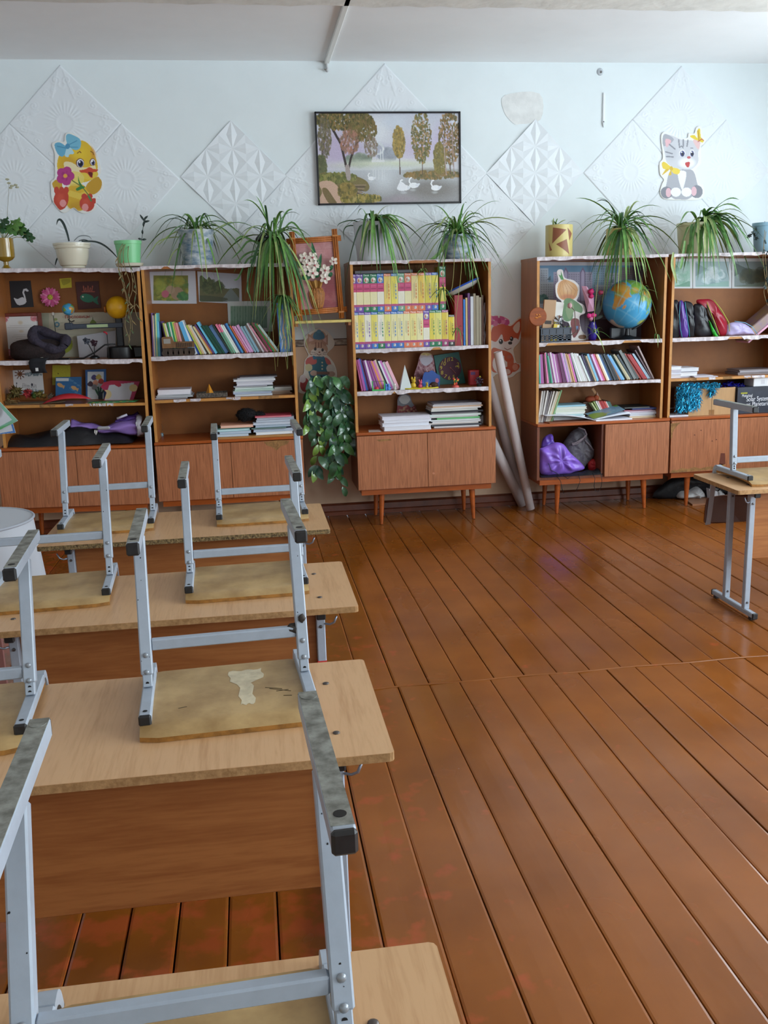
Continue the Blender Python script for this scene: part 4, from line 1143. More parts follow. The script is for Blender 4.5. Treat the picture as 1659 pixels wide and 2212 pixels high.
ORD = ['first', 'second', 'third', 'fourth', 'fifth', 'sixth', 'seventh', 'eighth', 'ninth', 'tenth', 'eleventh', 'twelfth', 'thirteenth', 'fourteenth', 'fifteenth', 'sixteenth', 'seventeenth', 'eighteenth', 'nineteenth', 'twentieth', 'twenty-first', 'twenty-second', 'twenty-third', 'twenty-fourth', 'twenty-fifth', 'twenty-sixth', 'twenty-seventh', 'twenty-eighth', 'twenty-ninth', 'thirtieth', 'thirty-first', 'thirty-second', 'thirty-third', 'thirty-fourth', 'thirty-fifth', 'thirty-sixth', 'thirty-seventh', 'thirty-eighth', 'thirty-ninth', 'fortieth', 'forty-first', 'forty-second', 'forty-third', 'forty-fourth', 'forty-fifth', 'forty-sixth', 'forty-seventh', 'forty-eighth', 'forty-ninth', 'fiftieth', 'fifty-first', 'fifty-second', 'fifty-third', 'fifty-fourth', 'fifty-fifth']
def book(x, z, w, h, ang, col, label, group, y0=6.665, d=.19, pages_front=False, band=None, name='book', cat='book'):
 """An upright book: covers and spine, page block inside; leans by ang about its lower left edge (left when positive)."""
 t = thing(name, label, cat, (x, y0, z), 0, group)
 t.rotation_euler = (0, -ang, 0)
 k = min(.0022, w * .22)
 b = MB()
 b.box(0, k, 0, d, 0, h); b.box(w - k, w, 0, d, 0, h)
 if not pages_front: b.box(k, w - k, 0, k, 0, h)
 else: b.box(k, w - k, d - k, d, 0, h)
 b.build('cover', C(col, .38), t)
 MB().box(k, w - k, .004 if pages_front else k, d - k - .004, .003, h - .003).build('page_block', m_pages, t)
 if band and not pages_front:
  for z0, z1, c in band:
   MB().box(.0004, w - .0004, -.0005, 0, h * z0, h * z1).build('spine_label', C(c, .4), t)
 return t
def row(specs, sx, sy, sc, z0, where, group, Y=6.665, d=.19, name='book'):
 """specs: (bottom x, top x, top y, colour[, band]) in zoomed pixels of a shelf; thickness follows from the next book's foot."""
 X = []
 for s in specs:
  xb = at(sx + s[0] * sc, 760, Y)[0]
  X.append((xb, at(sx + s[1] * sc, sy + s[2] * sc, Y), s[3], s[4] if len(s) > 4 else None, s[5] if len(s) > 5 else False))
 for i, (xb, (xt, zt), c, bd, pf) in enumerate(X[:-1]):
  ang = math.atan2(xb - xt, zt - z0)
  h = math.hypot(xb - xt, zt - z0)
  w = (X[i + 1][0] - xb) * math.cos(ang) * .93
  book(xb, z0 + .0005, w, h, ang, c, '%s %s standing %s from left in the %s' % (cname(c), name.replace('_', ' '), ORD[i], where), group, Y + RNG.uniform(-.004, .012), d, pf, bd, name)
# ---- second bookcase, upper shelf: leaning row (zoom origin 320,660, scale .1929)
Z = 320 / 1659
pk, gr = (228, 130, 140), (20, 84, 66)
row([(45, 32, 85, (120, 96, 160)), (62, 45, 110, (236, 214, 200)), (76, 62, 112, (140, 200, 226)), (90, 76, 95, (206, 226, 160)), (104, 88, 85, (96, 190, 200)), (120, 104, 180, (110, 196, 232)), (136, 118, 180, (40, 56, 96)), (152, 130, 182, (30, 34, 56))],
 320, 660, Z, SH1, 'upright bundle left of the wooden lorry', 'booklets in the upright bundle', d=.16, name='booklet')
R2 = [(232, 140, 180, (110, 80, 140)), (250, 160, 198, (190, 196, 90)), (268, 180, 205, (226, 222, 206)), (290, 208, 190, (60, 160, 110)), (306, 226, 188, (220, 236, 220)), (322, 246, 187, (50, 150, 100)), (340, 264, 187, (214, 232, 110)), (366, 286, 196, (236, 150, 140)), (392, 306, 196, (230, 160, 160)), (416, 326, 200, (90, 74, 60)), (470, 338, 190, (96, 176, 226)), (520, 358, 178, (226, 232, 238)), (558, 398, 230, (40, 80, 170)), (585, 420, 225, (200, 214, 90)), (610, 440, 222, (230, 196, 150)), (634, 462, 230, (226, 226, 226)), (660, 478, 232, (84, 74, 60)), (684, 498, 240, (216, 206, 160)), (706, 512, 244, (206, 130, 60)), (728, 516, 222, (96, 66, 120)), (752, 540, 196, (110, 196, 236)), (786, 585, 232, gr), (806, 606, 232, gr), (826, 626, 230, (16, 74, 58)), (846, 646, 230, gr), (866, 676, 236, (70, 104, 150), [(.05, .95, (84, 120, 164))]), (918, 724, 228, (40, 60, 50)), (936, 750, 216, (236, 130, 160), [(.0, .72, (90, 150, 120))]), (962, 782, 218, (240, 120, 160), [(.0, .74, (120, 180, 150))]), (990, 806, 222, (226, 240, 232)), (1016, 834, 222, (240, 240, 236)), (1034, 852, 208, (40, 70, 130)), (1052, 866, 206, (70, 150, 210)), (1074, 888, 218, (60, 40, 40)), (1094, 910, 232, (206, 110, 60)), (1112, 936, 236, (236, 150, 190)), (1136, 960, 238, (224, 170, 214)), (1160, 986, 226, (216, 166, 210)), (1196, 1030, 240, (150, 190, 206)), (1226, 1062, 238, (140, 180, 200)), (1256, 1082, 228, (110, 96, 90)), (1284, 1100, 204, (216, 212, 216)), (1306, 1112, 204, (150, 100, 110)), (1330, 1134, 232, (226, 150, 170)), (1352, 1152, 196, (110, 76, 60)), (1376, 1172, 204, (220, 60, 130)), (1400, 1188, 208, (50, 140, 70)), (1424, 1206, 212, (206, 150, 90)), (1448, 1226, 224, (200, 226, 220)), (1480, 1250, 230, (84, 74, 96))]
row(R2, 320, 660, Z, SH1, 'long leaning row of the second bookcase', 'books in the long leaning row', Y=6.70, d=.17)
bx = book(at(606, 760, 6.665)[0], SH1, .085, .335, math.radians(1.5), (96, 150, 226), 'tall blue and white parcel at the right end of the second bookcase', None, 6.665, .2, name='gift_packet', cat='packet')
for dx, c_ in ((.012, (214, 226, 244)), (.036, (236, 200, 150)), (.062, (226, 234, 246))):
 b = MB()
 P_ = [(dx + .006 * math.sin(i * 1.1), -.0012, .02 + .03 * i) for i in range(10)]
 b.add([(x - .004 - .002 * math.sin(k * 2), y, z) for k, (x, y, z) in enumerate(P_)] + [(x + .004, y, z) for x, y, z in P_], [(i, i + 1, i + 11, i + 10) for i in range(9)])
 b.build('printed_streak', C(c_, .3), bx)
# ---- fourth bookcase, second shelf: thin books (zoom origin 1155,740, scale .1718)
Z = 285 / 1659
mv, pl_, wh = (166, 84, 156), (96, 30, 84), (232, 234, 238)
R4 = [(62, 50, 160, (60, 170, 160)), (80, 62, 150, (180, 104, 170)), (98, 78, 148, mv), (120, 90, 152, (110, 36, 70)), (140, 108, 152, (100, 26, 64)), (160, 122, 134, (226, 120, 176)), (176, 134, 130, (236, 220, 226)), (196, 142, 140, (40, 140, 110)), (214, 160, 170, (70, 170, 140)), (232, 168, 136, (190, 130, 186)), (258, 186, 126, (214, 196, 214)), (282, 216, 140, (176, 110, 176)), (304, 238, 150, (220, 200, 216)), (324, 258, 150, mv), (344, 278, 142, (150, 60, 130)), (364, 290, 140, pl_), (390, 306, 136, (90, 26, 76)), (414, 322, 136, (186, 120, 190)), (434, 342, 138, (230, 222, 234)), (452, 360, 140, (178, 150, 196)), (474, 384, 146, (216, 186, 140)), (500, 406, 150, (216, 170, 120)), (520, 424, 146, (214, 110, 190)), (540, 432, 150, (30, 24, 40)), (566, 446, 142, (196, 204, 196)), (590, 462, 136, wh), (614, 488, 142, (214, 220, 214)), (640, 512, 144, wh), (664, 530, 148, (238, 240, 242)), (690, 552, 172, (214, 226, 226)), (716, 586, 156, (60, 50, 90)), (740, 616, 166, (40, 36, 56)), (764, 634, 174, (180, 160, 130)), (790, 654, 150, (120, 190, 226)), (818, 680, 152, (90, 30, 80)), (846, 706, 154, (226, 190, 226)), (872, 726, 154, (200, 90, 170)), (896, 746, 152, (226, 110, 110)), (918, 768, 152, (236, 206, 170)), (940, 790, 154, (226, 236, 240)), (964, 810, 156, (40, 90, 150)), (988, 834, 158, (30, 50, 70)), (1014, 862, 150, (50, 60, 70)), (1044, 888, 160, (20, 30, 40)), (1076, 902, 178, (150, 96, 56)), (1100, 910, 156, (90, 160, 220)), (1124, 936, 170, (120, 180, 220)), (1150, 960, 176, (40, 60, 80))]
row(R4, 1155, 740, Z, SH2, 'packed row of the fourth bookcase', 'thin books in the packed row', d=.17)
R4b = [(1180, 990, 156, (170, 160, 130)), (1206, 1012, 178, (196, 190, 160)), (1232, 1038, 160, (50, 66, 76)), (1262, 1060, 108, (120, 126, 126)), (1300, 1096, 150, (70, 76, 76)), (1346, 1132, 150, (200, 80, 70)), (1372, 1160, 154, (150, 20, 30)), (1398, 1190, 158, (170, 24, 36)), (1424, 1212, 160, (190, 40, 44)), (1440, 1232, 146, (170, 200, 226)), (1462, 1246, 150, (160, 186, 206)), (1480, 1262, 100, (110, 84, 92)), (1498, 1290, 50, (170, 150, 150)), (1520, 1312, 46, (90, 60, 60))]
row(R4b, 1155, 740, Z, SH2, 'steeply leaning end of that packed row', 'steeply leaning books of the fourth bookcase', d=.17)
# ---- third bookcase, second shelf: mauve school books (zoom origin 760,745, scale .1808)
Z = 300 / 1659
R3 = [(104, 48, 182, (206, 110, 170)), (130, 64, 180, (170, 90, 170)), (160, 80, 170, (50, 110, 190)), (184, 100, 180, (110, 40, 100)), (208, 128, 192, (120, 60, 130)), (232, 142, 190, (226, 214, 232)), (262, 166, 194, (150, 70, 150)), (290, 190, 196, (190, 120, 186)), (318, 212, 196, (166, 90, 166)), (346, 226, 198, (226, 150, 90)), (368, 246, 198, (206, 120, 180)), (396, 268, 186, (226, 214, 180)), (424, 296, 196, (60, 60, 80)), (446, 312, 198, (220, 226, 236)), (468, 332, 196, (190, 110, 180)), (496, 366, 214, (206, 206, 206)), (530, 396, 210, (236, 180, 196)), (572, 420, 214, (236, 200, 206))]
row(R3, 760, 745, Z, SH2, 'leaning row above the white pyramid shelf', 'mauve school books in the third bookcase', d=.17)
# ---- fourth bookcase, cupboard top: journals leaning the other way, pamphlets in the middle (zoom origin 1155,830)
Z = 285 / 1659
R4c = [(42, 92, 76, (206, 204, 200)), (62, 122, 74, (180, 178, 176)), (84, 160, 72, (216, 214, 210)), (104, 180, 90, (110, 104, 108)), (120, 214, 84, (120, 112, 112)), (140, 244, 80, (214, 208, 200)), (160, 282, 84, (196, 190, 176)), (186, 314, 84, (206, 190, 150)), (208, 336, 68, (120, 160, 110)), (228, 350, 70, (120, 120, 100))]
def row_right(specs, sx, sy, sc, z0, where, group, Y, d, name='magazine'):
 X = [(at(sx + s[0] * sc, 880, Y)[0], at(sx + s[1] * sc, sy + s[2] * sc, Y), s[3]) for s in specs]
 for i, (xb, (xt, zt), c) in enumerate(X[:-1]):
  ang = math.atan2(xb - xt, zt - z0)
  h = math.hypot(xb - xt, zt - z0) * .97
  w = (X[i + 1][0] - xb) * math.cos(ang) * .95
  book(xb, z0 + .0005 + w * math.sin(-ang) * (ang < 0), w, h, ang, c, '%s %s standing %s from left in the %s' % (cname(c), name, ORD[i], where), group, Y + RNG.uniform(0, .01), d, False, None, name, name)
row_right(R4c, 1155, 830, Z, LT, 'right-leaning file on the cupboard top', 'magazines leaning right on the cupboard top', 6.66, .2)
R4d = [(830, 712, 190, (196, 206, 150)), (850, 742, 172, (170, 190, 120)), (868, 764, 166, (236, 230, 226)), (886, 786, 164, (226, 190, 190)), (904, 800, 166, (190, 40, 44)), (926, 824, 166, (170, 36, 40)), (948, 846, 168, (190, 44, 44)), (970, 868, 168, (226, 90, 80)), (992, 892, 172, (216, 214, 214)), (1012, 910, 172, (60, 110, 96)), (1034, 932, 174, (50, 90, 84)), (1054, 952, 178, (40, 60, 60))]
row_right(R4d, 1155, 838, Z, LT, 'striped clump behind the open album', 'pamphlets behind the open album', 6.78, .16, 'pamphlet')
# ---- third bookcase: yellow-spined boxed volumes in two tiers (zoom origin 755,575, scale .1266)
Z = 210 / 1659
BAND = {'purple': (110, 76, 176), 'green': (34, 128, 84), 'blue': (52, 116, 206), 'orange': (232, 120, 76), 'sage': (108, 166, 130), 'magenta': (160, 50, 110), 'black': (60, 60, 58)}
def volume(x0, x1, z0, z1, kind, band, body, label, Y=6.66):
 t = thing('boxed_volume', label, 'book', (x0, Y, z0), 0, 'yellow-spined volumes in two tiers')
 w, h = x1 - x0 - .0008, z1 - z0 - .0008
 MB().box(0, w, .0004, .17, 0, h, 0, .001).build('cover', C(tuple(int(v * .9) for v in body), .35), t)
 MB().box(.003, w - .003, .165, .1712, .003, h - .003).build('page_block', m_pages, t)
 A = Art(0, 0, 22, 120, 1.0, body, int(x0 * 1000) % 999)
 bc = BAND[band]
 A.rect(0, 102, 22, 120, bc); A.rect(0, 97, 22, 103, (196, 76, 130)); A.rect(2, 99, 20, 101, (150, 50, 90), .6)
 A.ell(11.5, 110, 4.5, 5, (200, 196, 190)); A.ell(9.5, 109, 1.6, 4, (150, 140, 130), .8); A.ell(13.5, 110, 1.4, 4, (236, 232, 224), .8)
 top = 30 if kind == 'A' else 8
 A.rect(0, 0, 22, top, bc)
 A.rect(2, 1.5, 6, 2.6, (240, 240, 240)); A.rect(3.4, 1.5, 4.6, 6.5, (240, 240, 240))          # the series name, capital T and small capitals
 for k in range(4):
  q = 7.5 + k * 3.2
  A.rect(q, 3, q + .9, 6.5, (236, 236, 236), .9); A.rect(q + 1.4, 3, q + 2.2, 6.5, (236, 236, 236), .9); A.rect(q, 4.4, q + 2, 5.2, (236, 236, 236), .7)
 if kind == 'A':
  A.ell(11, 19, 7.5, 8.5, (216, 206, 196)); A.ell(8, 20, 3, 5, (196, 96, 70), .9); A.ell(13.5, 17, 3, 5, (236, 232, 226), .9); A.ell(14.5, 22, 2, 3, (84, 130, 90), .7)
  A.rect(0, 30, 22, 56, (206, 62, 116)); A.rect(3, 44.5, 19, 48, (150, 34, 84), .8)
  for k in range(5): A.rect(4 + k * 3.2, 36, 6 + k * 3.2, 38.5, (226, 120, 160), .7)
  A.rect(5, 62, 18, 92, (222, 214, 176), .35)
 else:
  tc_ = bc if band != 'orange' else (206, 110, 60)
  A.rect(17, 8, 22, 97, (240, 230, 150), .55)
  for k in range(22):
   y = 34 + k * 2.2
   if k % 6 != 5: A.rect(13.2, y, 17, y + 1.5, tc_, .85)
  for q in (6, 8.2, 10.2):
   y0_ = A.rg.randint(22, 36); A.rect(q, y0_, q + .9, y0_ + A.rg.randint(34, 52), (120, 120, 110), .7)
 A.noise(3)
 A.build('spine_print', lambda px, py: (w * px / 22, -.0002, h * (1 - py / 120)), t, attr_mat('laminated_print', .22))
 return t
ye, cr, wy = (230, 210, 66), (232, 224, 164), (232, 229, 212)
UPR = [(52, 140, 'A', 'purple', wy), (142, 258, 'A', 'purple', cr), (260, 374, 'A', 'green', cr), (376, 494, 'A', 'green', cr), (496, 609, 'A', 'blue', wy), (611, 728, 'B', 'orange', (238, 204, 96)), (730, 843, 'B', 'blue', (236, 220, 80)), (845, 957, 'A', 'sage', wy), (959, 1073, 'A', 'orange', cr), (1075, 1188, 'B', 'orange', (236, 214, 140)), (1190, 1303, 'B', 'orange', (240, 200, 70)), (1305, 1418, 'B', 'purple', ye), (1420, 1526, 'B', 'blue', (230, 218, 70))]
LWR = [(70, 160, 'B', 'blue', cr), (161, 264, 'B', 'purple', (230, 214, 90)), (265, 378, 'B', 'purple', wy), (379, 488, 'B', 'blue', (230, 216, 90)), (489, 603, 'B', 'green', wy), (604, 713, 'B', 'purple', (230, 222, 120)), (714, 818, 'B', 'blue', cr), (819, 928, 'B', 'blue', cr), (929, 1038, 'B', 'orange', cr), (1039, 1152, 'B', 'orange', (234, 220, 130)), (1153, 1262, 'B', 'orange', cr), (1263, 1368, 'A', 'purple', wy), (1369, 1474, 'B', 'green', ye), (1475, 1578, 'B', 'green', (230, 222, 110)), (1580, 1690, 'B', 'magenta', (230, 200, 60)), (1692, 1795, 'B', 'black', (232, 206, 40))]
zm = at(850, 672.5, 6.66)[1]
zt_ = at(850, 590.5, 6.66)[1]
for tier, L, z0, z1 in (('lower', LWR, SH1 + .0008, zm), ('upper', UPR, zm + .0008, zt_)):
 for i, (a, b_, k, bd, body) in enumerate(L):
  xa, xb = at(755 + a * Z, 720, 6.66)[0], at(755 + b_ * Z, 720, 6.66)[0]
  zz1 = z1 - (.035 if (tier == 'lower' and i == 15) else 0)
  volume(max(xa, .7415), xb, z0, zz1, k, bd, body, '%s-banded volume, %s from left in the %s yellow tier' % ('orange' if bd == 'orange' else bd, ORD[i], tier))
xa, xb = at(949, 600, 6.66)[0], at(962.5, 600, 6.66)[0]
volume(xa, xb, zm + .0008, zt_ + .040, 'A', 'green', ye, 'green-topped tall volume standing proud at the end of the upper yellow tier')
# dark boards lying across the upper tier's back
t = thing('folder', 'grey folder lying across the top of the yellow volumes', 'folder', (.95, 6.75, zt_ + .002))
MB().box(-.19, .22, -.08, .14, 0, .022, 0, .004).build('cover', C((96, 98, 104), .6), t)
MB().box(-.185, .215, -.0795, .139, .005, .017).build('sheets', C((170, 170, 172), .8), t)
# folders at the right of that shelf (zoom origin 920,580, scale .0904)
Z = 150 / 1659
FOL = [(690, 885, 640, (150, 24, 44), 'wide red lever binder beside the yellow volumes'), (900, 945, 740, (40, 120, 206), 'narrow blue folder right of the red binder'), (955, 1000, 700, (206, 176, 120), 'tan folder between blue and purple folders'), (1010, 1062, 590, (96, 44, 110), 'thin purple folder in the third bookcase'), (1070, 1140, 670, (206, 208, 216), 'white folder with rounded back in the third bookcase'), (1146, 1200, 600, (150, 136, 110), 'khaki paper file right of the white folder'), (1204, 1276, 650, (166, 156, 130), 'beige worn file with soft corners in third bookcase'), (1282, 1330, 690, (190, 180, 156), 'pale beige file beside the torn grey papers'), (1336, 1382, 640, (110, 70, 50), 'brown thin file before the loose grey papers')]
for a, b_, yt, c, lb in FOL:
 xa, xb = at(920 + a * Z, 690, 6.66)[0], at(920 + b_ * Z, 690, 6.66)[0]
 zz = at(920 + a * Z, 580 + yt * Z, 6.66)[1]
 fo_ = book(xa, SH1 + .0005, xb - xa - .001, zz - SH1, RNG.uniform(-.004, .004), c, lb, 'folders in the third bookcase', 6.662, .2, False, [(.0, .085, (226, 224, 220))] if xb - xa > .06 else None, 'folder', 'folder')
fx = [at(920 + v * Z, 690, 6.66)[0] for v in (1360, 1500)]
t = thing('paper_bundle', 'sheaf of loose grey papers at the right end of folders', 'papers', (fx[0], 6.67, SH1))
for k in range(7):
 x0_ = (fx[1] - fx[0]) * k / 7.5
 b = MB()
 h_ = .29 - .012 * abs(k - 3) + .006 * (k % 2)
 P_ = lambda i, j, x0_=x0_, k=k, h_=h_: (x0_ + (.010 * math.sin(j * .5 + k) if j < 6 else .014 * (j - 5) * (1 if k > 3 else .3) * .25), .004 * (k % 3) + .15 * i, h_ * j / 8)
 b.grid(P_, 1, 8)
 o = b.build('loose_sheet', C((176 + 6 * k % 20, 176, 182), .8), t); o.modifiers.new('thickness', 'SOLIDIFY').thickness = .004
# blue plate tilted on top of the folders
xa, za = at(964, 640, 6.70); xb, zb_ = at(1040, 604, 6.70)
t = thing('blue_platter', 'shallow blue dish lying tilted on top of the folders', 'dish', ((xa + xb) / 2, 6.75, (za + zb_) / 2))
ang = math.atan2(zb_ - za, xb - xa)
Mx = Matrix.Rotation(-ang, 4, 'Y') @ Matrix.Rotation(-.10, 4, 'X')
rr = math.hypot(xb - xa, zb_ - za) / 2
MB().lathe([(rr * .98, .008), (rr, .012), (rr * .97, .020), (rr * .8, .016), (.001, .014)], n=32, M=Mx, close=False).build('rim', C((36, 84, 186), .3), t, smooth=40)
MB().lathe([(.001, -.018), (rr * .62, -.018), (rr * .8, -.008), (rr * .98, .008)], n=32, M=Mx, close=False).build('underside', C((196, 196, 190), .4), t, smooth=40)
# ------------------------------------------------------------------ flat stacks
def stack(x0, x1, yf, depth, z0, items, where, group, name='paper_sheaf', cat='papers', jit=.012, seed=0, rag=True):
 """Flat things lying on each other; items = (thickness, colour, extra)."""
 rg = random.Random(seed)
 z = z0
 n = len(items)
 for i, it in enumerate(items):
  th_, c = it[0], it[1]
  dx0, dx1 = rg.uniform(-jit, jit), rg.uniform(-jit, jit)
  a, b_ = x0 + dx0 + (it[2] if len(it) > 2 else 0), x1 + dx1 + (it[3] if len(it) > 3 else 0)
  lvl = 'lowest' if i == 0 else ('topmost' if i == n - 1 else ORD[i] + ' from below')
  t = thing(name, '%s %s %s in the %s' % (cname(c), name.replace('_', ' '), lvl, where), cat, ((a + b_) / 2, yf, z), 0, group)
  hw = (b_ - a) / 2
  y0_ = rg.uniform(0, .012)
  sk = rg.uniform(-.012, .012)
  k = min(.0018, th_ * .2)
  def slab_(za, zb, gx, gy):
   return [(-hw + gx, y0_ + gy), (hw - gx, y0_ + gy + sk), (hw - gx, y0_ + depth - gy + sk), (-hw + gx, y0_ + depth - gy)]
  m_ = MB().prism(slab_(0, 0, 0, 0), 0, k, 'xy').prism(slab_(0, 0, 0, 0), th_ - k, th_ - .0003, 'xy')
  m_.build('cover', C(c, .55), t)
  pg = tuple(int(min(255, v * .55 + 100)) for v in c) if not (len(it) > 4 and it[4]) else it[4]
  b2 = MB()
  nl = max(1, int(th_ / .006))
  for q in range(nl):
   g = .0015 + (.003 * rg.random() if rag else 0)
   b2.prism(slab_(0, 0, g, g), k + (th_ - 2 * k) * q / nl, k + (th_ - 2 * k) * (q + .92) / nl, 'xy')
  pb = b2.build('sheets', C(pg, .8), t)
  z += th_
 return z
Wt, Wg, Gy, Lb = (232, 232, 238), (214, 216, 224), (176, 180, 188), (200, 212, 224)
X_ = lambda px, py=870, Y=6.66: at(px, py, Y)[0]
# second bookcase, middle shelf
stack(X_(338), X_(410), 6.665, .2, SH2, [(.012, (60, 60, 66), -.01, -.02, (190, 190, 196)), (.012, Gy, -.006, .02), (.008, (206, 208, 212), .0, .025), (.034, (214, 210, 222), 0, 0, (236, 234, 242))], 'low stack left of the tray', 'papers stacked left of the dark tray', seed=1)
stack(X_(508), X_(590), 6.665, .2, SH2, [(.014, (200, 206, 216), -.012, -.01), (.012, (150, 160, 190), -.016, .0), (.010, (216, 222, 226), -.01, .01), (.010, (110, 170, 140), .0, .012, (214, 226, 220)), (.016, (206, 220, 216), .004, .012), (.010, (90, 84, 90), .0, -.02, (190, 190, 200)), (.020, (214, 212, 226), .004, .004), (.010, (190, 188, 200), .008, .01), (.014, (226, 226, 232), .004, .02), (.010, (176, 178, 186), .012, .02), (.006, (120, 118, 128), .03, .04)], 'second bookcase\'s tall magazine stack', 'magazines in the tall middle-shelf stack', 'magazine', 'magazine', seed=2)
stack(X_(590), X_(633), 6.72, .18, SH2, [(.010, (120, 84, 56), 0, 0), (.012, (150, 104, 70), .004, .0), (.014, (170, 160, 150), 0, -.004), (.012, (206, 202, 196), .006, 0)], 'dim pile behind the magazines', 'booklets behind the magazine stack', 'booklet', 'booklet', seed=3)
# second bookcase, lowest shelf
pz = thing('plywood_board', 'thin plywood board under the exercise book piles', 'board', ((X_(466, 930) + X_(636, 930)) / 2, 6.665, LT))
MB().box(-.27, .27, -.10, .2, 0, .014, 0, .002).build('board', mat('plywood_plain', (176, 124, 66), .6, noise=(5, .1), stretch=(1, 6, 6)), pz)
zz = stack(X_(470, 920), X_(541, 920), 6.60, .2, LT + .014, [(.018, (176, 190, 206), 0, -.006, (206, 218, 230)), (.018, (160, 180, 200), .0, -.004, (196, 210, 224)), (.016, (150, 200, 206), .004, .008, (200, 226, 230)), (.008, (24, 80, 60), -.02, .014), (.018, (236, 170, 140), .012, .012, (240, 200, 180))], 'folder pile under the black hat', 'folders under the black hat', 'folder', 'folder', seed=4)
stack(X_(548, 920), X_(636, 920), 6.60, .2, LT + .014, [(.020, (226, 228, 234), .008, -.02, (236, 238, 242)), (.022, (150, 162, 180), -.004, .012, (190, 202, 220)), (.010, (40, 84, 76), -.02, -.06), (.018, (140, 156, 172), .0, .01, (176, 190, 206)), (.018, (190, 200, 214), .004, .004, (206, 212, 224)), (.016, (150, 160, 176), .008, .006, (196, 204, 216)), (.018, (168, 176, 192), .012, -.004, (196, 202, 216)), (.010, (214, 84, 104), .02, -.01)], 'taller folder pile of the second bookcase', 'folders in the tall right-hand pile', 'folder', 'folder', seed=5)
# third bookcase, cupboard top
stack(X_(826, 910), X_(927, 910), 6.60, .21, LT, [(.030, Wt, 0, 0, (232, 234, 242)), (.026, (226, 228, 238), -.012, -.004, (228, 230, 240)), (.022, (230, 230, 238), .0, .006, (226, 228, 238)), (.024, (220, 218, 230), -.004, -.006, (224, 222, 234))], 'third bookcase\'s white pile', 'paper sheaves in the white pile', seed=6, jit=.006)
stack(X_(932, 910), X_(1036, 910), 6.64, .22, LT, [(.010, (226, 226, 230), .02, .0), (.014, (40, 44, 50), .0, .02, (90, 92, 98)), (.010, (206, 196, 190), -.012, -.01), (.014, (232, 232, 236), .0, -.004), (.010, (216, 222, 226), -.02, .0), (.014, (70, 170, 84), .03, .01, (120, 190, 130)), (.010, (196, 190, 190), -.014, .0), (.014, (214, 226, 220), -.012, .006), (.010, (120, 110, 116), .004, -.01), (.012, (34, 34, 40), -.004, .012, (60, 60, 66)), (.016, (206, 202, 196), -.004, .0), (.010, (226, 222, 220), .004, .006), (.010, (196, 150, 110), .0, .012), (.014, (206, 200, 206), .004, .014), (.006, (150, 146, 156), .012, .016)], 'third bookcase\'s tall mixed pile', 'magazines in the tall mixed pile', 'magazine', 'magazine', seed=7)
# fourth bookcase, cupboard top
stack(X_(1201, 890), X_(1268, 890), 6.70, .17, LT, [(.020, Wt, .0, .0), (.016, (206, 216, 222), -.008, .0), (.012, (160, 200, 206), -.004, -.002), (.018, (220, 222, 214), .0, .004), (.016, (206, 210, 190), .004, .006), (.020, (214, 216, 200), .002, .004), (.012, (150, 196, 216), .006, .0, (170, 206, 222))], 'pale book pile behind the open album', 'books in the pale pile', 'book', 'book', seed=8)
stack(X_(1360, 890), X_(1420, 890), 6.66, .2, LT, [(.014, (214, 186, 140), .0, .014), (.012, (210, 214, 224), -.004, .0), (.016, (196, 204, 220), .0, .006), (.012, (206, 176, 196), -.01, -.01), (.008, (160, 60, 84), -.03, -.03), (.012, (50, 60, 110), .03, .0, (70, 80, 130)), (.010, (24, 30, 28), -.05, -.07)], 'dim pile right of the album', 'papers right of the open album', seed=9)
# fifth bookcase, middle shelf
stack(X_(1448, 800), X_(1473, 800), 6.665, .2, SH2, [(.028, (214, 206, 214), 0, 0), (.018, (206, 206, 222), .0, .004), (.016, (190, 186, 206), -.002, .0), (.024, (226, 230, 240), .0, .002)], 'fifth bookcase\'s narrow left stack', 'paper sheaves in the narrow stack', seed=10, jit=.004)
stack(X_(1472, 800), X_(1511, 800), 6.68, .2, SH2, [(.010, (190, 190, 206), .0, .004), (.028, Wt, .0, .002), (.008, (160, 160, 176), .0, .0), (.026, (230, 234, 244), .002, .0)], 'fifth bookcase\'s second white stack', 'paper sheaves in the second white stack', seed=11, jit=.003)
stack(X_(1498, 810), X_(1546, 810), 6.63, .15, SH2, [(.006, (190, 184, 196), 0, .0), (.006, (206, 200, 210), -.004, -.02)], 'low sheets before the second stack', 'loose sheets of fifth bookcase', 'booklet', 'booklet', seed=12)
stack(X_(1600, 806), X_(1680, 806), 6.68, .2, SH2, [(.010, (120, 100, 96), .0, .0), (.010, (96, 80, 84), -.004, .0), (.012, (150, 140, 150), .004, .0), (.008, (110, 96, 96), .01, .0)], 'dark stack of the fifth bookcase', 'magazines of the fifth bookcase', 'magazine', 'magazine', seed=13)
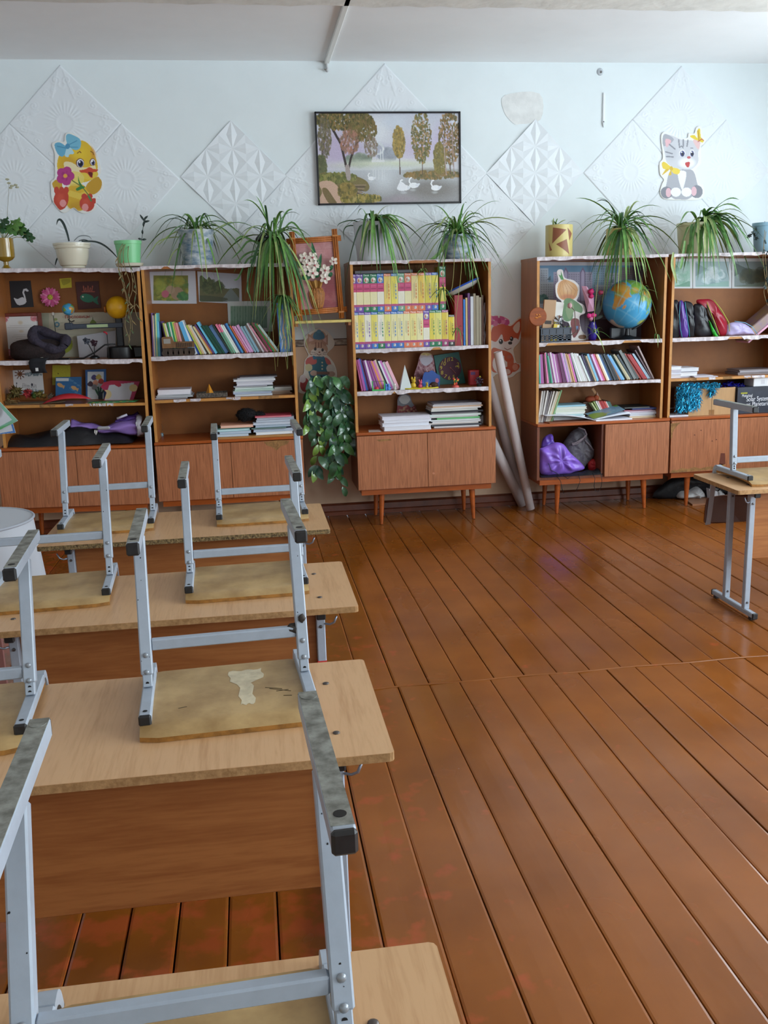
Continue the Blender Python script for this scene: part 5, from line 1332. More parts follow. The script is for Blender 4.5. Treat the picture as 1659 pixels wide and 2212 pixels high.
# ================================================================== things in and around the bookcases
def zt1(x, z):                                   # shelf height in the leaning first bookcase
 return z - (x + 1.241) * math.sin(math.radians(1.2))
def text(s, size, loc, m, parent, name='lettering', align='LEFT', ext=.0004, rot=(PI / 2, 0, 0), sx=1.0):
 c = bpy.data.curves.new(name, 'FONT')
 c.body = s; c.size = size; c.extrude = ext; c.align_x = align
 tmp = bpy.data.objects.new(name, c); COL.objects.link(tmp)
 bpy.context.view_layer.update()
 me = bpy.data.meshes.new_from_object(tmp.evaluated_get(bpy.context.evaluated_depsgraph_get()))
 bpy.data.objects.remove(tmp); bpy.data.curves.remove(c)
 me.materials.clear(); me.materials.append(m)
 o = bpy.data.objects.new(name, me); COL.objects.link(o)
 o.location = loc; o.rotation_euler = rot; o.scale = (sx, 1, 1)
 if parent is not None: o.parent = parent
 return o
def lump(c, r, sc, seed, folds=.08, nf=7, nu=36, nv=22, twist=2.0, M=None):
 """A soft bag: an ellipsoid pulled into folds that run towards its neck, flattened below."""
 rg = random.Random(seed); ph = [rg.uniform(0, 6.28) for _ in range(5)]
 vs = []
 for j in range(nv + 1):
  t = PI * j / nv
  for i in range(nu):
   a = 2 * PI * i / nu
   d = Vector((math.sin(t) * math.cos(a), math.sin(t) * math.sin(a), math.cos(t)))
   k = 1 + folds * (math.sin(nf * a + twist * t + ph[0]) * .6 + .5 * math.sin((nf - 3) * a - 3 * t + ph[1]) + .4 * math.sin(6 * t + 2 * a + ph[2])) * math.sin(t)
   p = Vector((d.x * sc[0], d.y * sc[1], d.z * sc[2])) * r * k
   if p.z < -r * sc[2] * .72: p.z = -r * sc[2] * .72
   if M is not None: p = M @ p
   vs.append(p + Vector(c))
 fs = [(j * nu + i, (j + 1) * nu + i, (j + 1) * nu + (i + 1) % nu, j * nu + (i + 1) % nu) for j in range(nv) for i in range(nu)]
 return MB().add(vs, fs)
def put(name, label, cat, px, py, Y, z, group=None):
 """An Empty standing at height z where the photograph shows this pixel at depth Y; returns it with metres per pixel."""
 x = at(px, py, Y)[0]
 t = thing(name, label, cat, (x, Y, z), 0, group)
 return t, abs(at(px + 10, py, Y)[0] - x) / 10
def rect_art(x0, y0, x1, y1, bg, seed=1, step=.8): return Art(x0, y0, x1, y1, step, bg, seed)
BP = 6.984                                        # just in front of the back panels
# ------------------------------------------------ first bookcase, upper compartment
A = rect_art(20, 606, 73, 664, (34, 34, 40))
A.poly([(30, 644), (38, 646), (48, 642), (54, 646), (57, 652), (50, 658), (38, 658)], (206, 206, 212)); A.line([(55, 648), (53, 640), (50, 632), (52, 626), (57, 625)], 3.4, (210, 210, 216)); A.poly([(54, 623), (60, 626), (62, 629), (56, 629)], (206, 206, 210), 1, 3)
sheet('swan_picture', 'black card with a white swan pinned at the upper left', 'picture', A, BP, outline=[(20, 607), (66, 606), (73, 663), (25, 665)], back=(30, 30, 36))
p = at(109, 642, 6.97)
t = thing('gerbera_flower', 'pink paper gerbera flower with yellow green centre on brown panel', 'flower', (p[0], 6.972, p[1]))
for ring, n, rr, ln in ((0, 20, .026, .052), (1, 20, .022, .040)):
 for k in range(n):
  a = 2 * PI * (k + .5 * ring) / n + .05 * math.sin(k * 3)
  b = MB(); w_ = .0095 - .002 * ring
  P_ = [(0, -.5), (.3, -1), (.75, -1), (1, -.25), (1, .25), (.75, 1), (.3, 1), (0, .5)]
  vs = []
  for u, v in P_:
   L_ = .016 + ln * u; yy = -.004 - .009 * ring - .010 * math.sin(u * 2.2) + .004 * abs(v) * .5
   vs.append((L_ * math.cos(a) - v * w_ * math.sin(a), yy, L_ * math.sin(a) + v * w_ * math.cos(a)))
  vs.append(((.016 + ln * .5) * math.cos(a), -.012 - .009 * ring, (.016 + ln * .5) * math.sin(a)))
  b.add(vs, [(i, (i + 1) % 8, 8) for i in range(8)])
  b.build('petal', C((206, 84, 140) if (k + ring) % 3 else (226, 130, 172), .6), t)
MB().ball((0, -.014, 0), .019, 14, 8, (1, .5, 1)).build('centre', mat('flower_centre', (180, 170, 60), .8, noise=(160, .4)), t)
MB().box(-.01, .01, -.002, .001, -.01, .01).build('stem_disc', C((90, 120, 60)), t)
A = rect_art(128, 600, 155, 623, (212, 196, 34)); A.poly([(133, 604), (150, 603), (151, 610), (138, 616), (134, 612)], (150, 140, 24), .6)
sheet('sticky_note', 'small yellow paper note pinned above the brown red card', 'note', A, BP, outline=[(128, 602), (154, 600), (155, 621), (131, 623)], back=(206, 190, 40))
A = rect_art(162, 607, 219, 669, (84, 32, 28), 3)
A.ell(188, 644, 15, 9, (36, 128, 96), 1, 12); A.poly([(200, 647), (212, 640), (210, 648), (213, 658), (202, 652)], (36, 128, 96), 1, 3); A.ell(179, 641, 1.8, 1.8, (226, 220, 200))
for k in range(5): A.line([(182 + k * 4, 629), (180 + k * 5, 618 + (k % 2) * 4)], 2.2, (190, 90, 66))
A.line([(178, 630), (204, 630)], 2.4, (176, 76, 56))
sheet('fish_picture', 'brown red card with a green fish and orange coral', 'picture', A, BP - .004, outline=[(163, 609), (213, 607), (218, 665), (169, 669)], back=(70, 28, 24))
# framed certificate standing on the shelf
Y = 6.90
xa, za = at(5, 770, Y); xb, zb_ = at(88, 668, Y)
t = thing('framed_certificate', 'certificate with floral border in a reddish wooden frame', 'picture frame', ((xa + xb) / 2, Y, zt1((xa + xb) / 2, SH1)))
fw, fh = xb - xa, zb_ - za
for a_ in ((-fw / 2, -fw / 2 + .028, 0, fh), (fw / 2 - .028, fw / 2, 0, fh), (-fw / 2 + .028, fw / 2 - .028, 0, .024), (-fw / 2 + .028, fw / 2 - .028, fh - .024, fh)):
 MB().box(a_[0], a_[1], -.010, .012, a_[2], a_[3], 0, .004).build('frame_bar', mat('rosewood_frame', (112, 48, 36), .35, noise=(20, .2)), t)
MB().box(-fw / 2 + .01, fw / 2 - .01, .002, .010, .01, fh - .01).build('backing', C((110, 80, 60)), t)
A = Art(0, 0, 80, 110, 1.0, (222, 222, 222), 5)
for x, y in ((6, 6), (74, 6), (8, 100), (72, 100)): A.dabs(40, x, y, 9, 9, [(214, 120, 130), (196, 96, 110), (226, 160, 160)], 2.4, .7)
A.dabs(120, 36, 98, 24, 9, [(214, 140, 140), (196, 110, 110), (150, 160, 120), (230, 190, 186)], 2.6, .7)
A.ell(40, 18, 7, 7, (206, 180, 140), .6, soft=.6); A.ell(40, 42, 7, 5, (206, 180, 140), .5, soft=.6)
for k, (a_, b_) in enumerate(((16, 64), (10, 70))): A.line([(a_, 26 + k * 5), (b_, 26 + k * 5)], 1.2, (170, 160, 160), .7)
for y in range(52, 86, 5): A.line([(18 + (y % 3) * 4, y), (62 - (y % 4) * 3, y)], 1.0, (160, 160, 166), .7)
A.build('certificate', lambda px, py: (-fw / 2 + .026 + (fw - .052) * px / 80, -.0005, .022 + (fh - .044) * (1 - py / 110)), t)
# pale boards standing against the back panel
A = rect_art(90, 674, 244, 770, (196, 186, 160), 6)
A.vgrad(674, 770, (204, 194, 168), (186, 184, 160)); A.rect(90, 674, 106, 770, (176, 176, 150))
A.line([(122, 698), (234, 694)], 1, (150, 140, 120), .6)
for y in (712, 722, 730): A.line([(124, y), (170, y)], .8, (160, 150, 130), .6)
A.poly([(196, 694), (200, 690), (206, 694), (208, 700), (198, 702), (194, 698)], (120, 140, 50)); A.line([(200, 692), (200, 686)], 1.4, (90, 110, 50))
A.poly([(150, 738), (156, 736), (154, 752), (144, 762), (128, 764), (140, 756), (148, 748)], (170, 180, 50)); A.ell(146, 750, 9, 14, (164, 176, 48), .9, 40); A.ell(123, 701, 6, 6, (84, 134, 156)); A.ell(123, 701, 2.6, 3, (190, 180, 156)); A.ell(120, 690, 4, 3, (150, 160, 90))
t = sheet('poster_board', 'large pale poster board with a red heading at the shelf back', 'poster', A, BP - .006, back=(196, 186, 160), outline=[(88, 676), (244, 674), (246, 771), (88, 772)])
q, q2 = at(145, 688, BP - .008), at(178, 688, BP - .008)
text('· Пословицы ·', (q2[0] - q[0]) * .30, ((q[0] + q2[0]) / 2 + .02 - t.location.x, -.0035, q[1] - t.location.z), C((170, 40, 36)), t, align='CENTER')
A = rect_art(206, 674, 311, 770, (190, 180, 156), 7); A.line([(211, 675), (213, 770)], 1.4, (140, 126, 100))
sheet('poster_board', 'second pale poster board behind the tellurion base', 'poster', A, BP - .003, back=(190, 180, 156))
A = rect_art(166, 715, 250, 772, (206, 204, 214), 8)
sheet('paper_sheet', 'white paper leaning behind the wire flowers and black tellurion', 'paper', A, 6.93, outline=[(166, 726), (250, 714), (250, 771), (171, 772)], back=(206, 204, 214), thick=.001)
# tellurion: black base and column, yellow sun, arm with little earth
m_blk = C((22, 22, 26), .35); m_arm = C((58, 66, 80), .4)
Y = 6.80
t, s = put('tellurion', 'black tellurion with yellow sun ball and arm bearing a small globe', 'tellurion', 265, 760, Y, zt1(at(265, 760, Y)[0], SH1))
MB().lathe([(.105, 0), (.108, .012), (.104, .075), (.096, .082), (.001, .083)], n=36).build('base', m_blk, t, smooth=40)
MB().box(-.02, .145, -.06, .07, .001, .078, 0, .008).build('motor_box', C((14, 14, 16), .3), t)
MB().box(-.030, .016, -.022, .02, .08, .275, 0, .006).build('column', C((34, 36, 42), .4), t)
sz = at(262, 664, Y)[1] - t.location.z
MB().ball((-.008, 0, sz), .078, 32, 20).build('sun_ball', mat('sun_ball', (226, 168, 24), .35, noise=(20, .05)), t, smooth=True)
MB().lathe([(.024, 0), (.022, .012), (.001, .012)], (0, 0, 0), 16, M=Matrix.Translation((-.008 - .076, -.012, sz - .01)) @ Matrix.Rotation(-PI / 2, 4, 'Y')).build('lamp_hole', C((150, 84, 20)), t)
ax = at(143, 712, Y)[0] - t.location.x
az0, az1 = at(143, 706, Y)[1] - t.location.z, at(262, 702, Y)[1] - t.location.z
MB().bar((ax, -.012, az0), (.02, -.012, az1), .04, .033, 0, .004).build('arm', m_arm, t)
MB().box(ax - .004, ax + .05, -.034, .012, az0 - .020, az0 + .026, 0, .006).build('gear_head', m_arm, t)
MB().bar((ax + .145, -.0335, az0 + (az1 - az0) * .38), (ax + .285, -.0335, az0 + (az1 - az0) * .74), .003, .020).build('arm_label', C((176, 196, 150)), t)
ez = at(148, 668, Y)[1] - t.location.z; ex = at(148, 668, Y)[0] - t.location.x
pin = MB().tube([(ex, -.012, az0 + .026), (ex, -.012, ez - .03)], .003, 6).build('axle', m_blk, t)
MB().tube([(ex - .008, -.012, az0 + .05), (ex + .012, -.015, az0 + .032), (ex + .034, -.012, az0 + .04)], .004, 6).build('lever', m_blk, t)
def globe_art(nx, ny, lon0, lon1):
 """Map of the world on a lon/lat sheet, top row = north pole."""
 A = Art(lon0, -90, lon1, 90, (lon1 - lon0) / nx, (58, 160, 214), 9)
 A.Y = -A.Y
 sea2 = np.sin(A.X / 23) * np.sin(A.Y / 17)
 A.I += (sea2 * 8)[..., None]
 land, dk, gn = (206, 140, 40), (184, 112, 36), (110, 160, 60)
 af = [(-16, 14), (-8, 5), (8, 5), (10, -2), (14, -12), (18, -33), (26, -34), (34, -24), (40, -14), (40, -4), (50, 11), (43, 12), (36, 24), (32, 31), (20, 32), (10, 37), (-6, 35), (-16, 24)]
 A.poly(af, land, 1, 3); A.ell(20, 20, 26, 9, (216, 160, 60), .8, soft=.4); A.ell(18, 2, 14, 8, (150, 150, 56), .8, soft=.5); A.ell(30, -10, 9, 14, dk, .7, soft=.5); A.poly([(44, -16), (50, -14), (47, -25), (44, -24)], land, 1, 3)
 A.poly([(-10, 36), (-8, 44), (0, 48), (-4, 52), (8, 56), (10, 64), (24, 71), (60, 70), (100, 77), (140, 73), (178, 68), (160, 58), (140, 52), (130, 42), (122, 38), (121, 28), (108, 20), (108, 11), (103, 2), (98, 10), (92, 21), (80, 14), (77, 8), (72, 20), (60, 25), (57, 22), (45, 13), (36, 28), (30, 37), (20, 40), (12, 44), (4, 42)], gn, 1, 3)
 A.ell(85, 36, 26, 9, (206, 130, 30), .95, soft=.5); A.ell(50, 30, 14, 10, (222, 160, 50), .8, soft=.5); A.ell(100, 46, 26, 8, (222, 180, 70), .8, soft=.5); A.ell(78, 20, 8, 8, (170, 180, 60), .8, soft=.5); A.ell(105, 60, 40, 10, (70, 150, 80), .8, soft=.6)
 for p, c in (([(95, 5), (104, -4), (106, -6), (99, 1)], (150, 180, 70)), ([(109, 2), (117, 6), (118, -2), (112, -4)], (140, 176, 64)), ([(131, -1), (150, -8), (140, -8)], (150, 180, 70)), ([(106, -7), (115, -8), (110, -8.5)], (150, 180, 70)), ([(114, -22), (122, -17), (131, -12), (136, -14), (142, -11), (150, -23), (152, -32), (146, -39), (138, -35), (130, -32), (116, -35)], (170, 190, 60)), ([(80, 9), (82, 7), (80, 6)], (150, 180, 70))): A.poly(p, c, 1, 3)
 A.ell(128, -26, 10, 6, (216, 190, 90), .8, soft=.5)
 A.poly([(-80, 9), (-50, 0), (-35, -8), (-40, -22), (-58, -38), (-68, -54), (-74, -44), (-71, -18), (-81, -4)], (130, 170, 60), 1, 3); A.poly([(-165, 66), (-120, 70), (-80, 72), (-56, 52), (-75, 40), (-81, 26), (-97, 26), (-97, 17), (-84, 10), (-105, 20), (-124, 40), (-130, 55), (-160, 58)], (150, 170, 70), 1, 3)
 A.put(A.Y < -70 + 5 * np.sin(A.X / 14), (222, 218, 206)); A.put(A.Y > 80, (222, 226, 226))
 for q in (30, 60, 90, 120): A.line([(q, -66), (q, 66)], .5, (130, 186, 214), .5)
 for q in (-30, 0, 30): A.line([(lon0, q), (lon1, q)], .5, (130, 186, 214), .5)
 A.line([(95, -10), (100, -24), (97, -34)], 3, (120, 190, 220), .5); A.line([(62, 4), (68, -12), (60, -24)], 2.4, (130, 200, 226), .6)
 return A
def globe_ball(A, c, r, tilt, spin, parent, name):
 M = Matrix.Translation(c) @ Matrix.Rotation(tilt, 4, 'Y')
 def f(lon, lat):
  lo, la = math.radians(lon - spin), math.radians(lat)       # lon = spin faces the room (-y)
  return M @ Vector((r * math.cos(la) * math.sin(lo), -r * math.cos(la) * math.cos(lo), r * math.sin(la)))
 return A.build(name, f, parent, attr_mat('globe_print', .3), None, True)
GA = globe_art(90, 45, -180, 180)
globe_ball(GA, (ex, -.012, ez), .041, math.radians(20), -30, t, 'earth_ball')
# cable in front of it and its plug
t2 = thing('power_cable', 'black cable curving from the tellurion base along the shelf', 'cable', (t.location.x, Y, t.location.z))
MB().tube([(-.03, -.11, .10), (-.10, -.11, .098), (-.17, -.11, .05), (-.25, -.11, .012), (-.34, -.09, .006), (-.42, -.11, .006)], .0055, 8).build('cord', m_blk, t2, smooth=True)
MB().tube([(.13, .0, .11), (.19, -.02, .10), (.20, -.04, .03)], .004, 6).build('cord', m_blk, t2, smooth=True)
MB().box(-.55, -.34, -.12, -.08, .0005, .018, 0, .006).build('power_strip', m_blk, t2)
MB().box(-.47, -.435, -.121, -.119, .004, .012).build('strip_label', C((206, 200, 50)), t2)
# white ball on a wire, wire flowers
for px, py, c, lb in ((123, 678, (226, 222, 214), 'white ball on a thin wire before the poster board'),):
 tt, s = put('wire_ornament', lb, 'ornament', px, 760, 6.86, zt1(at(px, 760, 6.86)[0], SH1))
 hz = at(px, py, 6.86)[1] - tt.location.z
 MB().tube([(.01, 0, 0), (.006, 0, hz * .5), (0, 0, hz)], .0025, 6).build('wire', C((60, 70, 60)), tt)
 MB().ball((0, 0, hz), .013, 12, 8).build('ball', C(c, .4), tt, smooth=True)
tt, s = put('wire_flowers', 'two dark beaded wire flowers on a small black foot', 'ornament', 204, 765, 6.78, zt1(at(204, 765, 6.78)[0], SH1))
MB().lathe([(.034, 0), (.034, .008), (.022, .02), (.001, .024)], n=18).build('foot', m_blk, tt, smooth=40)
for px, py, c in ((187, 736, (70, 76, 90)), (203, 740, (60, 30, 46))):
 fx, fz = at(px, py, 6.78); fx -= tt.location.x; fz -= tt.location.z
 MB().tube([(0, 0, .02), (fx * .4, 0, fz * .5), (fx, 0, fz)], .0028, 6).build('stem', m_blk, tt)
 h_ = MB()
 for k in range(11):
  a = k * 2.4; h_.ball((fx + .016 * math.sqrt(k / 10) * 1.3 * math.cos(a), -.006 + .012 * math.sin(k * 1.7), fz + .016 * 1.3 * math.sqrt(k / 10) * math.sin(a)), .0075, 6, 5)
 h_.build('bead_flower', C(c, .4), tt)['kind'] = 'stuff'
tt, s = put('wire_ornament', 'red bent tip on a thin black wire before white paper', 'ornament', 235, 765, 6.72, zt1(at(235, 765, 6.72)[0], SH1))
hz = at(235, 722, 6.72)[1] - tt.location.z
MB().tube([(0, 0, 0), (0, 0, hz)], .0025, 6).build('wire', m_blk, tt)
MB().tube([(0, 0, hz), (-.006, 0, hz + .012), (-.022, 0, hz + .017)], .006, 8).build('tip', C((190, 40, 60), .4), tt, smooth=True)
# knitted hat lying on the shelf edge and the black cloth strap under it
Y = 6.70
t, s = put('knitted_hat', 'dark grey knitted hat with turned up brim on a shelf', 'hat', 92, 768, Y, zt1(at(92, 768, Y)[0], SH1))
m_knit = mat('grey_knit', (50, 44, 58), .95, noise=(60, .3), bump=(140, .9, .006))
m_knit2 = mat('brown_knit', (40, 28, 28), .95, noise=(60, .3), bump=(140, .9, .006))
lump((-.03, .02, .060), .16, (1.15, .62, .55), 3, .10, 5).build('crown', m_knit2, t, smooth=True)
ring = []
Mh = Matrix.Translation((.055, -.03, .135)) @ Matrix.Rotation(math.radians(24), 4, 'Y') @ Matrix.Rotation(math.radians(52), 4, 'X')
for k in range(29):
 a = 2 * PI * k / 28
 ring.append(Mh @ Vector((.108 * math.cos(a) + .010 * math.sin(2 * a), .064 * math.sin(a) + .012 * math.sin(3 * a), .014 * math.sin(2 * a + 1) + .006 * math.sin(5 * a))))
MB().tube(ring, [.029 + .006 * math.sin(k * .9) for k in range(29)], 12, caps=False).build('brim', m_knit, t, smooth=True)
vs = [Mh @ Vector((.1 * math.cos(2 * PI * k / 24), .06 * math.sin(2 * PI * k / 24), -.006)) for k in range(24)] + [Mh @ Vector((0, 0, -.03))]
MB().add(vs, [(k, (k + 1) % 24, 24) for k in range(24)]).build('lining', mat('hat_lining', (30, 24, 40), .95), t)
t, s = put('black_strap', 'black cloth strap with white tags hanging over the shelf edge', 'strap', 82, 770, 6.60, zt1(at(82, 770, 6.6)[0], SH1))
b = MB()
prof = [(.10, .012), (.03, .016), (-.012, .014), (-.018, -.01), (-.019, -.05), (-.017, -.082)]
b.grid(lambda i, j: ((-.055 + .022 * i + .010 * math.sin(j * 1.3)) * (1 - .1 * (j > 3)), prof[j][0] - .004 * math.sin(i * 1.2), prof[j][1]), 5, 5)
o = b.build('strap', mat('black_cloth', (20, 20, 26), .9, noise=(50, .3)), t, smooth=True); o.modifiers.new('thickness', 'SOLIDIFY').thickness = .004
MB().box(-.02, -.002, -.0225, -.021, -.068, -.046).build('tag', C((206, 206, 206)), t)
MB().box(.012, .026, .020, .034, .0185, .0195).build('tag', C((226, 220, 200)), t)
# ------------------------------------------------ first bookcase, middle compartment
A = rect_art(27, 797, 96, 852, (214, 212, 212), 11)
A.ell(43, 808, 5, 5, (206, 150, 50))
for k in range(9): A.line([(43, 808), (43 + 11 * math.cos(k * .7), 808 + 11 * math.sin(k * .7))], 2, (110, 60, 40))
A.dabs(50, 72, 808, 20, 4, [(80, 100, 110), (120, 140, 146)], 2, .6); A.dabs(60, 70, 846, 26, 5, [(60, 90, 110), (120, 140, 150), (90, 110, 70)], 2.2, .6)
for k in range(10): A.line([(48 + k * 3.4, 838), (50 + k * 3.0, 828 + (k * 7) % 6)], 1, (90, 90, 90), .8)
A.ell(69, 831, 2, 3, (40, 40, 60)); A.ell(36, 828, 1.4, 2, (60, 60, 70))
sheet('child_drawing', 'child drawing with a brown sun and flowers on white paper', 'picture', A, BP - .03, outline=[(27, 800), (91, 798), (96, 851), (31, 853)], back=(210, 208, 206), lean=0)
A = rect_art(113, 789, 152, 832, (190, 178, 30), 12); A.noise(6); A.ell(126, 807, 1.2, 1.2, (60, 50, 20))
sheet('paper_sheet', 'yellow paper pinned above the blue fish card', 'paper', A, BP - .002, back=(186, 172, 30), thick=.001)
A = rect_art(119, 814, 177, 858, (34, 98, 156), 13)
for k in range(16): A.ell(150 + (k * 7) % 26, 818 + (k * 5) % 36, 2, 2, (130, 180, 210), .5); A.ell(150 + (k * 7) % 26, 818 + (k * 5) % 36, 1.2, 1.2, (34, 98, 156), .8)
A.rect(121, 817, 148, 823, (206, 210, 214));
for fx, fy in ((130, 832), (160, 838)): A.ell(fx, fy, 7, 4, (206, 150, 90), 1, 25); A.poly([(fx + 5, fy + 2), (fx + 10, fy + 1), (fx + 7, fy + 8)], (206, 150, 90), 1, 3)
t = sheet('fish_card', 'blue card with two orange fish and white bubbles', 'card', A, 6.93, back=(40, 100, 150), outline=[(120, 815), (176, 814), (176, 858), (120, 859)])
A = rect_art(184, 797, 230, 864, (206, 210, 216), 14)
for r_ in ((184, 797, 230, 803), (184, 797, 189, 864), (224, 797, 230, 864)): A.rect(*r_, (38, 92, 160))
for x, y, c in ((203, 815, (70, 60, 120)), (213, 814, (200, 170, 70)), (218, 823, (190, 60, 40)), (206, 826, (226, 150, 120)), (195, 829, (70, 40, 60)), (204, 836, (140, 140, 146))): A.poly([(x - 6, y), (x, y - 6), (x + 6, y - 1), (x + 4, y + 6), (x - 4, y + 5)], c, 1, 3)
for x in (207, 212, 218, 224): A.line([(215, 858), (x, 834 + abs(x - 215))], 4, (30, 90, 60))
A.rect(212, 846, 222, 864, (24, 44, 60))
sheet('flower_applique', 'blue framed paper bouquet picture behind magenta card', 'picture', A, 6.95, outline=[(184, 799), (229, 797), (230, 863), (186, 865)], back=(40, 90, 150))
A = rect_art(218, 818, 303, 866, (190, 30, 84), 15)
A.poly([(236, 832), (290, 826), (284, 850), (280, 864), (226, 864)], (206, 202, 212), 1, 0); A.ell(288, 838, 9, 8, (220, 186, 120)); A.ell(231, 852, 10, 10, (224, 196, 140)); A.poly([(218, 836), (222, 826), (244, 818), (262, 830), (256, 836), (240, 828)], (190, 24, 60), 1, 3)
sheet('magenta_card', 'magenta folded card with white window and cream hearts', 'card', A, 6.84, outline=[(240, 822), (302, 824), (288, 865), (224, 866), (230, 848), (217, 836), (224, 826)], back=(180, 30, 80))
xr, yr = at(145, 862, 6.68)
def flat_piece(name, label, cat, pts, z, Y, c, th_=.002, curl=0.0):
 """Paper lying on a shelf: outline in shelf metres around its middle."""
 t = thing(name, label, cat, (at(*pts[0], Y)[0], Y, z))
 return t
t = thing('red_petal', 'pointed red paper petal bowed up on the shelf edge', 'paper', (xr, 6.66, zt1(xr, SH2)))
b = MB(); n = 16
def petal_pt(i, j):
 u = -1 + 2 * i / n; w_ = .062 * (1 - u * u) ** .6 + .0005
 return (u * .165, -.03 + (j / 4 - .5) * 2 * w_ + .03, .0015 + .055 * (1 - u * u) * (1 - (j / 4 - .5) ** 2 * 2.2) + .012 * (u + 1))
b.grid(petal_pt, n, 4)
o = b.build('sheet', C((186, 36, 48), .6), t, smooth=True); o.modifiers.new('thickness', 'SOLIDIFY').thickness = .0015
xr = at(232, 866, 6.67)[0]
t = thing('green_paper', 'green scalloped paper strip lying on the shelf edge', 'paper', (xr, 6.665, zt1(xr, SH2)))
pl_ = [(-.19 + .38 * k / 30, -.03 + .007 * math.sin(k * 1.3)) for k in range(31)] + [(.21, .09), (-.17, .10)]
MB().prism(pl_, .0006, .003, 'xy').build('sheet', C((66, 166, 100), .6), t)
for k in range(7): MB().lathe([(.010, .003), (.010, .0045), (.0005, .0048)], (-.14 + .046 * k, -.012 + .01 * (k % 2), 0), 8).build('paper_dot', C((206, 180, 60) if k % 2 else (206, 140, 120)), t)
MB().grid(lambda i, j: (.13 + .02 * i, -.01 + .014 * j + .004 * i, .005 + .02 * abs(i - 1.5) * .4), 3, 1).build('yellow_snip', C((220, 196, 60)), t)
# dried flower and cone arrangement
t = thing('dried_arrangement', 'dried cones and seed heads in red and green on the shelf', 'decoration', (at(60, 865, 6.72)[0], 6.72, zt1(at(60, 865, 6.72)[0], SH2)))
rg = random.Random(5)
MB().prism(smooth_poly([(-.20, -.05), (.0, -.07), (.20, -.04), (.24, .02), (.1, .06), (-.18, .05)], 4), .0006, .006, 'xy').build('mat', C((110, 90, 60)), t)
for px, py, c, r_ in ((34, 846, (96, 84, 40), .050), (60, 850, (150, 40, 44), .036), (74, 854, (74, 104, 44), .026), (84, 852, (110, 100, 44), .032), (94, 855, (120, 96, 40), .024), (20, 856, (130, 110, 56), .026), (110, 856, (110, 96, 80), .024)):
 cx_, cz_ = at(px, py, 6.70); cx_ -= t.location.x; cz_ = max(cz_ - t.location.z, r_ + .006)
 b = MB(); b.ball((cx_, -.02, cz_), r_ * .62, 8, 6)
 for k in range(46):
  d = Vector((rg.gauss(0, 1), rg.gauss(0, 1), rg.gauss(0, 1))).normalized()
  e_ = d.cross(Vector((rg.random(), rg.random(), rg.random()))).normalized() * r_ * .26
  p0 = Vector((cx_, -.02, cz_)) + d * r_ * .5; p1 = Vector((cx_, -.02, cz_)) + d * r_ * 1.12
  if p1.z > .003: b.add([p0 - e_, p0 + e_, p1], [(0, 1, 2)])
 b.build('seed_head', mat('seed_%02x%02x%02x' % c, c, .8, noise=(60, .4)), t)['kind'] = 'stuff'
b = MB()
for k in range(26):
 x_, y_ = rg.uniform(-.2, -.06), rg.uniform(-.07, .02)
 b.tube([(x_, y_, .006), (x_ + rg.uniform(-.03, .02), y_ - .02, .03), (x_ + rg.uniform(-.05, .04), y_ - .035, rg.uniform(-.015, .05) if y_ > -.04 else .02)], .0022, 4)
b.build('dry_stalks', C((120, 96, 56), .9), t)['kind'] = 'stuff'
# ------------------------------------------------ first bookcase, lowest compartment
x0_ = at(150, 940, 6.75)[0]
t = thing('black_bag', 'flat black cloth bag filling the bottom of the compartment', 'bag', (x0_, 6.78, zt1(x0_, LT)))
b = MB()
def bagp(i, j):
 u, v = i / 26 * 2 - 1, j / 10 * 2 - 1
 hgt = .115 * (1 - abs(u) ** 4) ** .5 * (1 - abs(v) ** 3) ** .6 * (.8 + .25 * math.sin(u * 5 + 1) + .08 * math.sin(u * 13 + v * 4) + .1 * math.cos(u * 2))
 return (u * .44, v * .17 - .012 * math.sin(u * 9), .002 + max(0, hgt))
b.grid(bagp, 26, 10); b.grid(lambda i, j: (bagp(i, j)[0], bagp(i, j)[1], .0015), 26, 10)
b.build('cloth', mat('black_nylon', (19, 19, 25), .55, noise=(20, .3), bump=(26, .3, .01)), t, smooth=True)
m_vio = mat('violet_satin', (150, 120, 196), .45, noise=(5, .12), bump=(9, .2, .01))
x0_ = at(250, 918, 6.70)[0]
t = thing('violet_bag', 'violet cloth bag with white drawstring on the black bag', 'bag', (x0_, 6.70, zt1(x0_, LT) + .045))
def fan(x0, x1, z0, z1, w0, w1, yb, nf, ph):
 def P(i, j):
  s_ = i / 14; v = j / 8 * 2 - 1
  w_ = w0 + (w1 - w0) * s_
  return (x0 + (x1 - x0) * s_, yb + .05 * (v * v) - .010 * math.sin(nf * v + ph) * s_, z0 + (z1 - z0) * s_ + v * w_ + .006 * math.sin(s_ * 9 + ph + v * 3))
 return P
b = MB(); b.grid(fan(-.115, .145, .052, .068, .018, .062, -.05, 5, .4), 14, 8)
o = b.build('bag_body', m_vio, t, smooth=True); o.modifiers.new('thickness', 'SOLIDIFY').thickness = .03
b = MB(); b.grid(fan(-.09, -.30, .064, .094, .012, .036, -.02, 4, 2.0), 14, 8)
o = b.build('bag_tail', m_vio, t, smooth=True); o.modifiers.new('thickness', 'SOLIDIFY').thickness = .012
b = MB(); b.grid(fan(.145, .18, .07, .075, .055, .052, -.048, 5, .4), 14, 8)
o = b.build('bag_rim', C((196, 194, 206), .6), t, smooth=True); o.modifiers.new('thickness', 'SOLIDIFY').thickness = .02
MB().box(-.12, -.03, -.07, -.045, .058, .082, 0, .01).build('tie', C((170, 168, 176)), t)
MB().tube([(-.13, -.08, .062), (-.132, -.085, .045), (-.125, -.085, .03), (-.12, -.085, .045), (-.118, -.082, .06)], .0045, 6).build('drawstring', C((214, 210, 206)), t, smooth=True)
